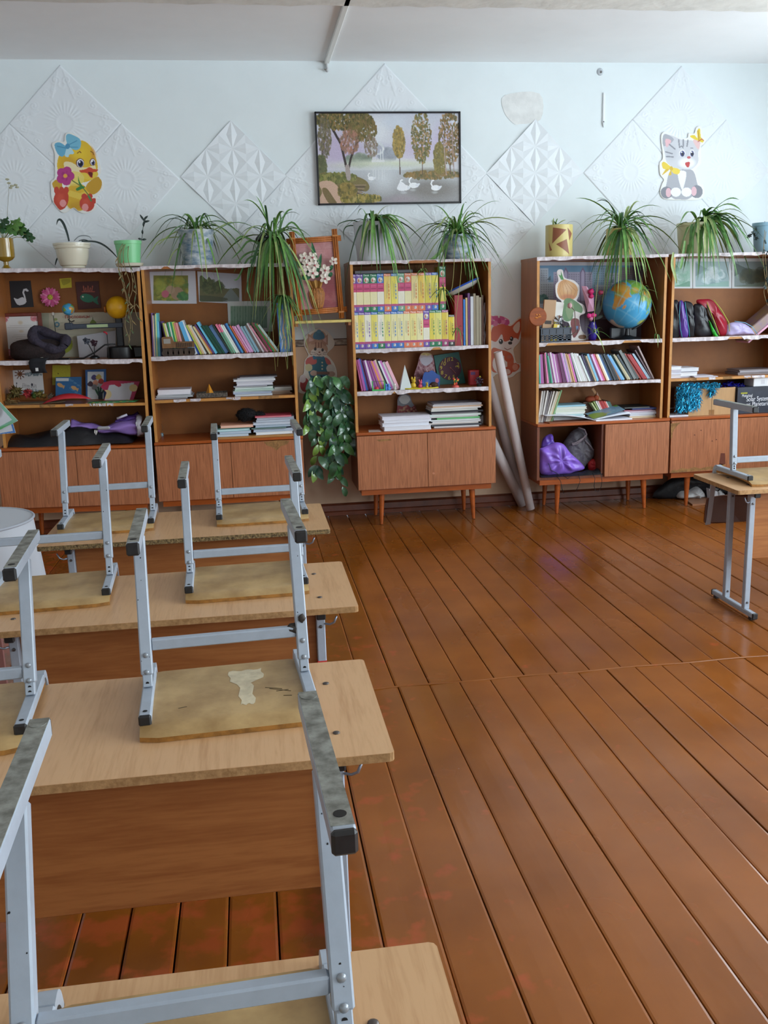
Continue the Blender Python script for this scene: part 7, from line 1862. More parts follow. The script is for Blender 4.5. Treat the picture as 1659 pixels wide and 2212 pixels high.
def leaning_box(name, label, cat, px0, px1, py0, Y, th_, ang, c, z=SH1 + .006):
 xa, za = at(px0, py0, Y); xb = at(px1, py0, Y)[0]
 t = thing(name, label, cat, ((xa + xb) / 2, Y, z)); t.rotation_euler = (0, ang, 0)
 MB().box(-(xb - xa) / 2, (xb - xa) / 2, 0, th_, 0, za - z, 0, .002).build('cover', C(c, .5), t)
 MB().box(-(xb - xa) / 2 + .003, (xb - xa) / 2 + .001, .002, th_ - .002, .003, za - z - .003).build('sheets', m_pages, t)
 return t
t = leaning_box('cardboard_book', 'brown cardboard covered book standing in the plastic basket', 'book', 1170, 1196, 648, 6.67, .018, math.radians(4), (176, 140, 104))
MB().box(-.03, .02, -.0008, 0, .125, .150).build('cover_label', C((60, 50, 44)), t)
leaning_box('white_booklet', 'white booklet behind the cardboard book in the basket', 'booklet', 1186, 1206, 652, 6.70, .012, math.radians(9), (222, 220, 216))
t, s = put('yellow_box', 'small yellow and white box standing in the plastic basket', 'box', 1196, 700, 6.65, SH1 + .006)
t.rotation_euler = (0, math.radians(12), 0)
MB().box(-.022, .022, 0, .012, 0, .125, 0, .001).build('carton', C((206, 178, 40), .4), t); MB().box(-.018, .018, -.0006, 0, .02, .05).build('carton_print', C((60, 50, 30)), t); MB().box(.004, .02, -.0008, 0, .05, .122).build('carton_print', C((226, 222, 210)), t)
t, s = put('foil_rosette', 'crumpled silver foil rosette in the plastic basket', 'decoration', 1207, 700, 6.66, SH1 + .006)
hz = at(1207, 695, 6.66)[1] - t.location.z
b = MB()
for k in range(14):
 a = 2 * PI * k / 14; a2 = a + .34
 b.add([(0, -.012, hz), (.040 * math.cos(a), .004 * (-1) ** k, hz + .048 * math.sin(a)), (.036 * math.cos(a2), -.008 * (-1) ** k, hz + .044 * math.sin(a2))], [(0, 1, 2)])
b.build('foil', mat('foil', (200, 204, 210), .2, .9), t)
MB().tube([(0, .004, hz), (0, .006, .0)], .003, 6).build('stick', C((150, 150, 150)), t)
t, s = put('black_bottle', 'black bottle with a white label mark in the basket', 'bottle', 1208, 700, 6.72, SH1 + .006)
MB().lathe([(.026, 0), (.028, .006), (.028, .15), (.020, .18), (.012, .2), (.012, .225), (.0005, .226)], n=18).build('bottle_body', C((20, 20, 26), .25), t, smooth=40)
for dx in (-.008, .006): MB().box(dx - .003, dx + .003, -.0288, -.0275, .115, .165).build('label_mark', C((200, 206, 216)), t)
t, s = put('dried_rose', 'pale dried rose leaning out of the basket to the right', 'flower', 1222, 705, 6.66, SH1 + .02)
p0, p1 = at(1262, 690, 6.66), at(1232, 662, 6.66)
MB().tube([(.0, 0, 0), ((p0[0] - t.location.x) * .55, -.004, .05), (p1[0] - t.location.x + .03, -.008, p1[1] - t.location.z - .03), (p1[0] - t.location.x, -.008, p1[1] - t.location.z)], .0035, 6).build('stem', C((110, 96, 84)), t, smooth=True)
MB().ball((p1[0] - t.location.x - .006, -.008, p1[1] - t.location.z + .006), .017, 12, 9, (1, 1, 1.2), wob=.1, seed=3).build('bud', C((206, 160, 166), .7), t, smooth=True)
MB().lathe([(.022, 0), (.026, .06), (.014, .06)], (-.012, .0, .0), 12).build('cup', C((150, 130, 120), .6), t, smooth=True)
for k in range(4): leafblade((-.012, -.01, .05), (-.03 + .02 * k, -.012, .09 + .008 * (k % 2)), .007, C((96, 116, 60), .6), t)
# bouquet in pink wrap
t, s = put('wrapped_bouquet', 'pink flowers in a pale pink paper cone above blue vase', 'bouquet', 1277, 735, 6.76, SH1)
T_ = lambda px, py, yy=0: (at(px, py, 6.76)[0] - t.location.x, yy, at(px, py, 6.76)[1] - t.location.z)
b = MB()
pts = [T_(1257, 618), T_(1266, 618), T_(1284, 640), T_(1282, 672), T_(1270, 674)]
b.add([Vector(p) + Vector((0, .010 * (-1) ** i, 0)) for i, p in enumerate(pts)] + [Vector(T_(1270, 650, -.022))], [(0, 1, 5), (1, 2, 5), (2, 3, 5), (3, 4, 5), (4, 0, 5)])
o = b.build('paper_wrap', C((220, 166, 196), .45), t); o.modifiers.new('thickness', 'SOLIDIFY').thickness = .002
for px, py, r_, c in ((1274, 630, .024, (196, 30, 100)), (1275, 640, .018, (206, 40, 110)), (1295, 632, .020, (150, 50, 80)), (1270, 682, .020, (226, 60, 140)), (1279, 681, .021, (214, 50, 130)), (1274, 688, .018, (190, 120, 150))):
 MB().ball(T_(px, py, -.026), r_, 12, 9, (1, .8, .8), wob=.16, seed=px).build('bloom', C(c, .6), t, smooth=True)
for px, py in ((1292, 650), (1297, 665), (1288, 672), (1300, 690)): leafblade(T_(1284, 690), T_(px + 4, py - 10), .012, mat('dark_leaf', (40, 50, 40), .6), t)
MB().tube([T_(1276, 690), (0.0, 0, .12)], .005, 6).build('stem', C((90, 84, 60)), t)
t, s = put('blue_vase', 'dark blue glass vase holding the pink wrapped bouquet', 'vase', 1279, 735, 6.76, SH1)
MB().lathe([(.026, 0), (.032, .02), (.040, .07), (.034, .10), (.022, .125), (.026, .135), (.0225, .133), (.018, .12), (.001, .02)], n=24).build('glass', mat('cobalt_glass', (40, 26, 130), .12, coat=.5), t, smooth=True)
# wooden medallion hanging on the case's left front edge
xx, zz = at(1162, 684, 6.585)
t = thing('wooden_medallion', 'round carved wooden disc hanging on the front edge of the bookcase', 'medallion', (xx, 6.588, zz))
rm = at(1181, 684, 6.585)[0] - xx
MB().lathe([(rm, 0), (rm * 1.0, .010), (rm * .95, .013), (.0005, .013)], (0, 0, 0), 36, M=Matrix.Translation((0, .008, 0)) @ Matrix.Rotation(PI / 2, 4, 'X')).build('disc', mat('amber_wood', (140, 66, 10), .6, noise=(9, .2), stretch=(1, 1, 5)), t, smooth=40)
for k in range(6): MB().ball((.016 * math.cos(k), -.006, .014 * math.sin(k * 1.9)), .006, 8, 5, (1.3, .5, .8)).build('carving', C((196, 120, 40), .3), t, smooth=True)
MB().tube([(0, .004, rm), (0, .006, rm + .02)], .0015, 5).build('hanging_loop', C((120, 90, 50)), t)
MB().box(.0, .11, 0, .01, 0, .01).v     # (nothing is linked)
# darker reddish film left on the side wall of the case
# open photo album on the cupboard top
xa, xb = at(1180, 900, 6.6)[0], at(1364, 900, 6.6)[0]
cx_ = at(1286, 905, 6.6)[0]
t = thing('open_album', 'large open book with white pages and a blue green page', 'open book', (cx_, 6.59, LT))
def page(x0, x1, y0, y1, z0, z1, bow, m, name='page', n=12, nv=3, lift=0.0):
 b = MB()
 b.grid(lambda i, j: (x0 + (x1 - x0) * i / n, y0 + (y1 - y0) * j / nv, z0 + (z1 - z0) * i / n + bow * math.sin(PI * i / n) + lift * (j / nv) * (i / n)), n, nv)
 o = b.build(name, m, t, smooth=True); o.modifiers.new('thickness', 'SOLIDIFY').thickness = .0012
 return o
m_pg = C((226, 228, 238), .5)
MB().prism([(xa - cx_ + .02, -.012), (-.0, -.006), (-.0, .2), (xa - cx_ - .02, .2)], .0006, .006, 'xy').build('cover', C((150, 90, 60)), t)
MB().prism([(.0, -.006), (xb - cx_ + .004, .004), (xb - cx_, .2), (.0, .2)], .0006, .010, 'xy').build('page_stack', m_pg, t)
page(-.002, xa - cx_ - .012, -.010, .21, .008, .058, .016, m_pg)
page(.0, xb - cx_ - .006, .0, .2, .012, .046, .004, m_pg, lift=.02)
A = Art(0, 0, 60, 30, 1.0, (130, 176, 206), 61); A.poly([(0, 12), (10, 8), (24, 14), (30, 20), (24, 30), (0, 30)], (150, 180, 70), 1, 3); A.dabs(60, 44, 14, 16, 10, [(120, 170, 210), (150, 190, 216)], 4, .5); A.poly([(52, 0), (60, 0), (60, 8), (54, 6)], (120, 190, 60), 1, 0); A.ell(30, 22, 9, 4, (160, 170, 150), .8, soft=.5)
w_ = xb - cx_ - .03
A.build('colour_page', lambda px, py: (w_ * px / 60 - .01, .03 + .17 * (1 - py / 30), .016 + .055 * px / 60 + .02 * (1 - py / 30)), t, attr_mat('glossy_print', .4), None, True)
# red and orange oddments behind
xx, zz = at(1276, 858, 6.86)
t = thing('orange_toy', 'small orange and white fox like toy behind the pamphlets', 'toy', (xx, 6.88, LT + .115))
MB().box(-.06, .09, -.03, .05, -.115, 0).build('box_stand', C((90, 60, 44)), t)
MB().ball((0, -.02, .02), .032, 12, 9, (1.4, 1, .8)).build('body', C((150, 64, 34), .7), t, smooth=True); MB().ball((.04, -.03, .03), .022, 10, 8).build('head', C((170, 80, 44), .7), t, smooth=True); MB().lathe([(.012, 0), (.0005, .03)], (.048, -.03, .044), 8).build('ear', C((200, 160, 140)), t)
t = thing('wooden_ruler', 'tan wooden ruler leaning behind the striped pamphlets', 'ruler', (at(1318, 870, 6.86)[0], 6.86, LT)); t.rotation_euler = (0, math.radians(-34), 0)
MB().box(-.012, .012, 0, .004, .0, .26, 0, .001).build('ruler_body', C((190, 140, 90), .5), t)
MB().box(-.012, -.006, -.0006, 0, .0, .26).build('scale', C((120, 80, 50)), t)
# open bay: sack bags
Zb = .2875
m_pur = mat('purple_satin', (142, 104, 214), .3, noise=(4, .18), bump=(6, .25, .01)); m_grs = mat('grey_mesh_cloth', (100, 98, 106), .75, noise=(90, .25), bump=(120, .5, .003))
t, s = put('purple_sack', 'shiny purple sack bag slumped in the open cupboard bay', 'bag', 1208, 1025, 6.66, Zb)
rg = random.Random(12)
def drape(P2, thick_, seed, nf=6, amp=.012, nu=30, nv=18, yc=0.0):
 """A cloth bag whose front outline is given; bulges towards the room with radiating folds."""
 b = MB(); r_ = random.Random(seed); ph = [r_.uniform(0, 6) for _ in range(4)]
 P2 = [np.array(p) for p in smooth_poly(P2, 4)]; n = len(P2)
 c = sum(P2) / n
 for sgn in (-1, 1):
  vs = []
  for j in range(nv + 1):
   s_ = j / nv
   for i in range(n):
    q = c + (P2[i] - c) * s_
    a = math.atan2(P2[i][1] - c[1], P2[i][0] - c[0])
    k = math.sqrt(max(0, 1 - s_ ** 2.4))
    f = amp * s_ * (1 - s_ ** 4) * (math.sin(nf * a + 3 * s_ + ph[0]) + .7 * math.sin((nf + 3) * a - 4 * s_ + ph[1])) + amp * .5 * math.sin(9 * q[0] / .1 + ph[2] + q[1] * 40) * (1 - s_)
    vs.append((q[0], yc + sgn * (thick_ * k) + (f if sgn < 0 else 0), q[1]))
  b.add(vs, [(j * n + i, j * n + (i + 1) % n, (j + 1) * n + (i + 1) % n, (j + 1) * n + i) for j in range(nv) for i in range(n)])
 return b
L2 = lambda pts, Y, o: [(at(x, y, Y)[0] - o.x, max(.001, at(x, y, Y)[1] - o.z)) for x, y in pts]
drape(L2([(1169, 972), (1178, 968), (1192, 962), (1206, 957), (1222, 962), (1236, 980), (1256, 998), (1266, 1010), (1264, 1016), (1244, 1022), (1232, 1029), (1208, 1030), (1180, 1030), (1170, 1020), (1170, 990)], 6.62, t.location), .055, 4, 7, .016).build('sack_body', m_pur, t, smooth=True)
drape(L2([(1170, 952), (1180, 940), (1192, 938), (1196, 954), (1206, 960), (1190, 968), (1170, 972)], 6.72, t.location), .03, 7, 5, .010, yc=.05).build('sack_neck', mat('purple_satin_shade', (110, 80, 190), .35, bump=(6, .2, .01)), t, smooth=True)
MB().tube([(-.10, -.05, .10), (-.085, -.062, .05), (-.05, -.066, .03), (-.02, -.062, .012)], .003, 6).build('drawstring', C((40, 26, 70)), t)
t, s = put('grey_sack', 'grey drawstring sack bag with a tied loop in the cupboard bay', 'bag', 1252, 1015, 6.78, Zb)
drape(L2([(1228, 945), (1238, 932), (1250, 926), (1262, 930), (1272, 946), (1282, 968), (1283, 984), (1276, 996), (1266, 1006), (1256, 1022), (1226, 1020), (1216, 1000), (1218, 964)], 6.74, t.location), .085, 9, 9, .009, yc=-.02).build('sack_body', m_grs, t, smooth=True)
G = lambda px, py, yy=-.11: (at(px, py, 6.68)[0] - t.location.x, yy, at(px, py, 6.68)[1] - t.location.z)
m_cord = C((126, 116, 124), .8)
MB().tube([G(1258, 946), G(1250, 952), G(1240, 957), (G(1234, 957)), G(1236, 961), G(1246, 958), G(1256, 950), G(1264, 940)], .006, 8).build('cord_loop', m_cord, t, smooth=True)
MB().tube([G(1262, 948), G(1266, 938), G(1262, 928), G(1248, 923)], .006, 8).build('cord_loop', m_cord, t, smooth=True)
MB().tube([G(1262, 950), G(1272, 960), G(1281, 972)], .005, 8).build('cord_end', m_cord, t, smooth=True)
t, s = put('red_cloth', 'red cloth bundle at the right of the open cupboard bay', 'cloth', 1286, 1015, 6.72, Zb)
drape(L2([(1272, 1000), (1282, 992), (1292, 998), (1298, 1010), (1298, 1020), (1276, 1022)], 6.70, t.location), .03, 3, 6, .006).build('cloth', C((170, 22, 30), .6), t, smooth=True)
xa, xb = at(1168, 1028, 6.6)[0], at(1300, 1020, 6.6)[0]
t = thing('black_sack', 'flat black sack bag under the others with hanging cords', 'bag', ((xa + xb) / 2, 6.64, Zb))
b = MB()
b.grid(lambda i, j: ((i / 20 - .5) * (xb - xa), -.072 + .12 * j / 5, .0012 + (.004 + .030 * max(0, (i - 8) / 12) * (1 if i < 20 else .2)) * math.sin(PI * j / 5) ** .6 * (1 + .3 * math.sin(i * 1.7))), 20, 5)
o = b.build('cloth', mat('black_nylon', (19, 19, 25), .55), t, smooth=True)
for pts in ([(1206, 1030), (1211, 1040), (1214, 1056), (1218, 1066)], [(1253, 1026), (1253, 1038), (1248, 1052), (1243, 1062)], [(1284, 1024), (1285, 1034), (1283, 1050), (1286, 1060), (1293, 1061), (1298, 1052), (1300, 1038), (1297, 1020)], [(1220, 1028), (1226, 1034), (1232, 1030)]):
 MB().tube([(at(px, py, 6.545)[0] - t.location.x, -.098 if 0 < i else -.06, at(px, py, 6.545)[1] - Zb) for i, (px, py) in enumerate(pts)], .0022, 6).build('cord', C((16, 14, 16), .7), t, smooth=True)
# ------------------------------------------------ fifth bookcase
def print_l(x0, x1, pal, seed, label, y0=558, y1=623):
 A = rect_art(x0, y0, x1, y1, (206, 214, 214), seed)
 A.rect(x0 + 5, y0 + 7, x1 - 5, y1 - 4, pal[0])
 A.poly([(x0 + 5, y0 + 9), (x0 + (x1 - x0) * .4, y0 + 24), (x0 + 5, y1 - 26)], pal[1], 1, 0); A.dabs(70, (x0 + x1) / 2, (y0 + y1) / 2 + 6, (x1 - x0) * .3, 14, pal[2:4], 7, .4); A.poly([(x0 + 5, y1 - 4), (x1 - 5, y1 - 4), (x1 - 5, y1 - 16), ((x0 + x1) / 2, y1 - 10)], pal[4], .8, 3)
 for xx in (x0 + 2, x1 - 2): A.put(np.abs(A.X - xx) < 3, (206, 212, 214))
 A.put((A.Y < y0 + 7) | (A.Y > y1 - 4), (206, 212, 214))
 sheet('art_print', label, 'picture', A, BP - .002, thick=.0012, back=(200, 206, 206), group='prints in the fifth bookcase')
print_l(1452, 1496, [(150, 196, 176), (90, 150, 116), (190, 216, 210), (110, 170, 140), (90, 150, 120)], 71, 'narrow green print at the left top of the fifth bookcase')
print_l(1497, 1580, [(150, 180, 184), (120, 150, 154), (206, 220, 222), (120, 160, 164), (130, 180, 166)], 72, 'pale misty print in the middle of three, fifth bookcase')
print_l(1581, 1672, [(130, 150, 150), (80, 100, 96), (84, 84, 50), (60, 70, 50), (110, 130, 110)], 73, 'dark olive print at the right top of the fifth bookcase')
m_nyl = mat('black_nylon', (19, 19, 25), .55)
m_shiny = mat('black_shiny_cloth', (22, 22, 30), .32, noise=(12, .4), bump=(10, .5, .01))
def standing_bag(name, label, pts, Y, m, seed, th_=.03, trim=None, tm=None, nf=5):
 x, z = at(sum(p[0] for p in pts) / len(pts), 730, Y)
 t = thing(name, label, 'bag', (x, Y + th_ + .012, SH1), 0, 'cloth bags in the fifth bookcase')
 drape(L2(pts, Y, t.location), th_, seed, nf, .007).build('bag_body', m, t, smooth=True)
 if trim: MB().tube([(at(px, py, Y - .01)[0] - t.location.x, -th_ * .95 - .004, max(.004, at(px, py, Y - .01)[1] - SH1)) for px, py in trim], .0026, 6).build('piping', tm, t, smooth=True)
 return t
teal, limec = C((60, 160, 176), .4), C((180, 190, 60), .4)
standing_bag('black_pouch', 'tall black cloth pouch at the left of the fifth bookcase', [(1452, 652), (1462, 648), (1470, 650), (1474, 672), (1474, 700), (1474, 728), (1452, 730)], 6.66, m_shiny, 1)
standing_bag('violet_pouch', 'violet satin pouch with turquoise piping between black ones', [(1472, 652), (1480, 650), (1484, 668), (1490, 700), (1491, 729), (1476, 729), (1471, 706), (1471, 672)], 6.64, mat('deep_violet_satin', (84, 52, 140), .3, bump=(10, .3, .01)), 2, .03, [(1472, 651), (1470, 680), (1472, 710), (1476, 729)], teal)
standing_bag('black_pouch', 'black pouch leaning right of the violet one with turquoise piping', [(1482, 652), (1496, 652), (1502, 660), (1506, 690), (1506, 728), (1493, 729), (1489, 700), (1484, 672)], 6.67, m_shiny, 3, .03, [(1482, 652), (1486, 680), (1491, 712), (1492, 729)], teal)
standing_bag('black_pouch', 'wide crumpled black pouch left of the dark red one', [(1504, 660), (1516, 656), (1526, 656), (1534, 680), (1542, 714), (1545, 728), (1508, 729), (1504, 690)], 6.65, m_shiny, 4, .035, None, None, 7)
standing_bag('green_pouch', 'bright green cloth edge showing under the black pouch', [(1534, 692), (1540, 702), (1552, 722), (1555, 728), (1546, 729), (1539, 712)], 6.64, C((30, 160, 40), .4), 5, .012)
standing_bag('brown_pouch', 'dark brown pouch with lime piping beside the dark red pouch', [(1528, 656), (1534, 662), (1546, 690), (1558, 722), (1556, 728), (1550, 720), (1538, 692), (1528, 672)], 6.655, C((58, 40, 24), .5), 6, .02, [(1530, 653), (1536, 670), (1548, 700), (1557, 724)], limec)
standing_bag('red_pouch', 'shiny dark red cloth pouch leaning left with lime piping', [(1512, 648), (1526, 646), (1545, 648), (1560, 668), (1576, 694), (1578, 714), (1576, 724), (1562, 728), (1554, 712), (1542, 682), (1530, 656), (1514, 656)], 6.66, mat('red_satin', (150, 24, 46), .3, noise=(5, .15), bump=(8, .3, .01)), 7, .04, [(1545, 648), (1562, 670), (1577, 696), (1579, 716)], limec)
standing_bag('lavender_pouch', 'pale lavender cloth pouch lying with blue piping', [(1576, 712), (1582, 700), (1596, 696), (1612, 698), (1626, 706), (1638, 722), (1632, 727), (1600, 728), (1578, 726)], 6.65, mat('lavender_cloth', (186, 176, 220), .6, bump=(8, .3, .01)), 8, .045, [(1590, 694), (1612, 697), (1628, 706), (1640, 724)], C((110, 170, 206), .4), 7)
xx, zz = at(1636, 726, 6.72)
t = thing('tilted_box', 'flat lilac gift box with pink edge leaning at the right', 'box', (xx, 6.72, SH1)); t.rotation_euler = (0, math.radians(-38), 0)
MB().box(-.10, .26, -.02, .16, .014, .085, 0, .006).build('box_body', mat('lilac_print', (126, 100, 130), .5, noise=(8, .25), rgb2=(150, 126, 84)), t)
MB().box(-.10, .262, -.024, .16, .0, .016, 0, .004).build('box_edge', C((226, 170, 196), .5), t)
# cardboard box with blue tinsel, black box with lettering, on the cupboard top
m_card = mat('corrugated_card', (190, 150, 106), .75, noise=(6, .06), stretch=(6, 1, 1))
xa, za = at(1487, 892, 6.63); xb, zb_ = at(1589, 836, 6.63)
t = thing('cardboard_box', 'open brown cardboard box with blue tinsel hanging over', 'box', ((xa + xb) / 2, 6.63, LT))
hw, hb = (xb - xa) / 2, zb_ - LT
for nm, a_ in (('box_front', (-hw, hw, 0, .004, 0, hb)), ('box_rear', (-hw, hw, .25, .254, 0, hb)), ('box_side', (-hw, -hw + .004, .004, .25, 0, hb)), ('box_side', (hw - .004, hw, .004, .25, 0, hb)), ('box_bottom', (-hw + .004, hw - .004, .004, .25, 0, .004))): MB().box(*a_).build(nm, m_card, t)
for a_, b_ in ((.0, .05), (hb - .055, hb)): MB().box(-.02, .022, -.0008, 0, a_, b_ - .01 if b_ < hb else b_).build('packing_tape', C((150, 106, 60), .3), t)
MB().box(-.0015, .0015, -.0012, -.0008, 0, hb).build('box_seam', C((130, 96, 60)), t)
def tinsel(label, blobs, Y, c, n, seed):
 xx, zz = at(blobs[0][0], blobs[0][1], Y)
 t = thing('tinsel_garland', label, 'tinsel', (xx, Y, zz))
 r_ = random.Random(seed); b = MB(); cb = MB()
 for px, py, rx, rz, ry in blobs:
  cxx, czz = at(px, py, Y); cxx -= xx; czz -= zz
  cb.ball((cxx, .0, czz), 1, 12, 8, (rx * .7, ry * .7, rz * .7), wob=.1, seed=int(px))
  for _ in range(int(n * rx * rz / .004)):
   d = Vector((r_.gauss(0, 1), r_.gauss(0, 1), r_.gauss(0, 1))).normalized() * r_.uniform(.65, 1.0)
   p = Vector((cxx + d.x * rx, d.y * ry, czz + d.z * rz))
   u = Vector((r_.gauss(0, 1), r_.gauss(0, 1), r_.gauss(0, 1))).normalized(); L_ = r_.uniform(.014, .032)
   q = p + u * L_ * .5 + Vector((0, 0, -.004)); e_ = p + u * L_ + Vector((r_.uniform(-.008, .008), -.003, -.012))
   w_ = u.cross(Vector((.2, 1, .1))).normalized() * .0022
   b.add([p - w_, p + w_, q + w_, q - w_, e_], [(0, 1, 2, 3), (3, 2, 4)])
 cb.build('tinsel_core', mat('tinsel_core_%d' % seed, tuple(int(v * .5) for v in c), .4, .4), t, smooth=True)
 b.build('tinsel_strips', mat('tinsel_%d' % seed, c, .22, .55, noise=(60, .3)), t)['kind'] = 'stuff'
tinsel('turquoise tinsel bunch spilling over the cardboard box', [(1488, 846, .105, .075, .055), (1482, 868, .085, .07, .05), (1498, 866, .06, .065, .045), (1470, 880, .03, .035, .03), (1538, 843, .030, .030, .03), (1537, 850, .022, .024, .02), (1520, 832, .09, .02, .03), (1545, 831, .05, .018, .03)], 6.615, (36, 160, 206), 420, 3)
tinsel('dark blue tinsel at the top of the cardboard box', [(1572, 830, .045, .022, .03), (1586, 833, .04, .018, .03), (1600, 832, .03, .02, .03)], 6.70, (24, 24, 170), 300, 5)
xa, za = at(1591, 890, 6.61); zb_ = at(1600, 837, 6.61)[1]
t = thing('black_box', 'black toy box lettered about a motorized solar system and planetarium', 'box', (xa + .22, 6.61, LT))
hb = zb_ - LT
MB().box(-.22, .24, 0, .22, .0005, hb, 0, .002).build('carton', mat('black_carton', (44, 48, 62), .4, noise=(7, .3)), t)
wt_ = C((226, 228, 236), .5)
sx0 = lambda px: at(px, 860, 6.61)[0] - t.location.x
sz0 = lambda py: at(1625, py, 6.61)[1] - LT
text('Motorized', .032, (sx0(1602.5), -.0012, sz0(857)), wt_, t, ext=.0006, sx=.62)
text('Solar System', .050, (sx0(1612), -.0012, sz0(866.5)), wt_, t, ext=.0008, sx=.72)
text('and', .026, (sx0(1613), -.0012, sz0(875)), wt_, t, ext=.0006, sx=.8)
text('Planetarium', .046, (sx0(1625), -.0012, sz0(877)), wt_, t, ext=.0008, sx=.78)
for k in range(6): MB().box(sx0(1600 + k * 2.4), sx0(1601.7 + k * 2.4), -.0008, 0, sz0(850), sz0(847)).build('small_print', C((190, 190, 40)), t)
xa = at(1628, 825, 6.62)[0]
t = thing('white_box', 'white paper box on top of the black toy box', 'box', (xa + .15, 6.62, LT + hb + .0005))
MB().box(-.15, .12, 0, .14, 0, sz0(815) - hb + .002, 0, .003).build('carton', C((226, 226, 230), .5), t)
for k in range(3): MB().box(-.09 + .06 * k, -.06 + .06 * k, -.0006, 0, .018, .05).build('faint_print', C((206, 204, 210)), t)
xx = at(1462, 890, 6.64)[0]
t = thing('white_tray', 'white flat tray at the left on the cupboard top', 'tray', (xx, 6.66, LT))
MB().box(-.085, .075, -.06, .1, .0005, .014, 0, .003).build('tray_body', C((214, 210, 220), .5), t)
MB().tube([(-.05, .0, .014), (-.052, .0, .062), (.0, .0, .064), (.002, 0, .014)], .0022, 6).build('wire_handle', C((120, 124, 130), .3), t)
# bag of white cloth on the floor under the fifth bookcase, black bag behind
t = thing('white_plastic_bag', 'crumpled white plastic bag on the floor under the fifth bookcase', 'bag', (*on(1505, 1081, 0), 0))
o_ = t.location
drape([(at(x, y, o_.y)[0] - o_.x, max(.001, at(x, y, o_.y)[1])) for x, y in ((1474, 1080), (1480, 1066), (1496, 1064), (1512, 1054), (1524, 1060), (1530, 1070), (1532, 1081), (1510, 1082))], .09, 3, 6, .02, yc=.09).build('bag_body', mat('white_polythene', (206, 206, 208), .35, bump=(14, .6, .01)), t, smooth=True)
MB().prism([(at(x, y, o_.y - .03)[0] - o_.x, max(.002, at(x, y, o_.y - .03)[1])) for x, y in ((1532, 1056), (1550, 1062), (1552, 1080), (1534, 1082))], -.03, .02).build('bag_corner', C((200, 200, 206), .4), t)
t = thing('striped_bag', 'white bag with dark handle lying beyond the lone desk', 'bag', (*on(1556, 1076, 0), 0)); o_ = t.location
drape([(at(x, y, o_.y)[0] - o_.x, max(.001, at(x, y, o_.y)[1])) for x, y in ((1548, 1058), (1558, 1058), (1567, 1066), (1568, 1074), (1552, 1076))], .05, 5, 5, .01, yc=.05).build('bag_body', mat('white_polythene', (206, 206, 208), .35), t, smooth=True)
MB().tube([(-.03, -.01, .06), (.0, -.02, .09), (.04, -.01, .05)], .006, 6).build('handle', m_blk, t)
t = thing('dark_sack', 'dark cloth sack in the shadow under the fifth bookcase', 'bag', (3.45, 6.90, 0))
drape([(-.30, .001), (-.26, .12), (-.1, .19), (.1, .17), (.3, .2), (.4, .1), (.42, .001)], .06, 6, 6, .012).build('sack_body', m_nyl, t, smooth=True)
t = thing('floor_board', 'loose brown board lying on the floor beyond the lone desk', 'board', (*on(1545, 1088, 0), 0))
MB().prism([(-.20, -.03), (.5, .02), (.52, .2), (-.16, .2)], .0005, .012, 'xy').build('board', C((150, 104, 76), .4), t)
# paper rolls leaning in the gap between third and fourth bookcase
m_roll = mat('roll_paper', (206, 198, 200), .7, noise=(4, .05))
def roll(label, p0, p1, r_, seam=0.0):
 """Rolled wallpaper standing on the floor and leaning to the left."""
 a, b_ = Vector(p0), Vector(p1)
 t = thing('paper_roll', label, 'paper roll', a, 0, 'paper rolls')
 d = b_ - a; L_ = d.length; d.normalize()
 x = d.cross(Vector((0, 1, 0))).normalized(); y = x.cross(d).normalized()
 M = Matrix((x, y, d)).transposed().to_4x4()
 vs, fs = [], []
 n = 40
 for k in range(n + 1):                                     # spiral cross-section
  an = seam + 2 * PI * 1.35 * k / n; rr = r_ * (1 - .10 * k / n)
  vs += [M @ Vector((rr * math.cos(an), rr * math.sin(an), z)) for z in (.0, L_)]
 fs = [(2 * k, 2 * k + 1, 2 * k + 3, 2 * k + 2) for k in range(n)]
 o = MB().add(vs, fs).build('paper', m_roll, t, smooth=True); o.modifiers.new('thickness', 'SOLIDIFY').thickness = .0015
 MB().tube([M @ Vector((0, 0, .004)), M @ Vector((0, 0, L_ - .004))], r_ * .84, 18).build('inner_layers', C((186, 178, 180), .8), t, smooth=40)
 return t
f0, f1, f2 = on(1146, 1103, 0), on(1129, 1093, 0), on(1136, 1095, 0)
q0, q1, q2 = at(1075, 760, 6.72), at(1052, 905, 6.80), at(1058, 790, 6.80)
roll('longest white paper roll, nearest in the gap beside the fox', (f0[0], f0[1], .012), (q0[0], 6.72, q0[1]), .033, 1.0)
roll('white paper roll leaning lowest behind the third bookcase', (f1[0], f1[1], .014), (q1[0] - .06, 6.80, q1[1] + .03), .041, 2.2)
roll('white paper roll between the other two leaning rolls', (f2[0] - .005, f2[1] + .075, .012), (q2[0], 6.94, q2[1]), .034, .4)
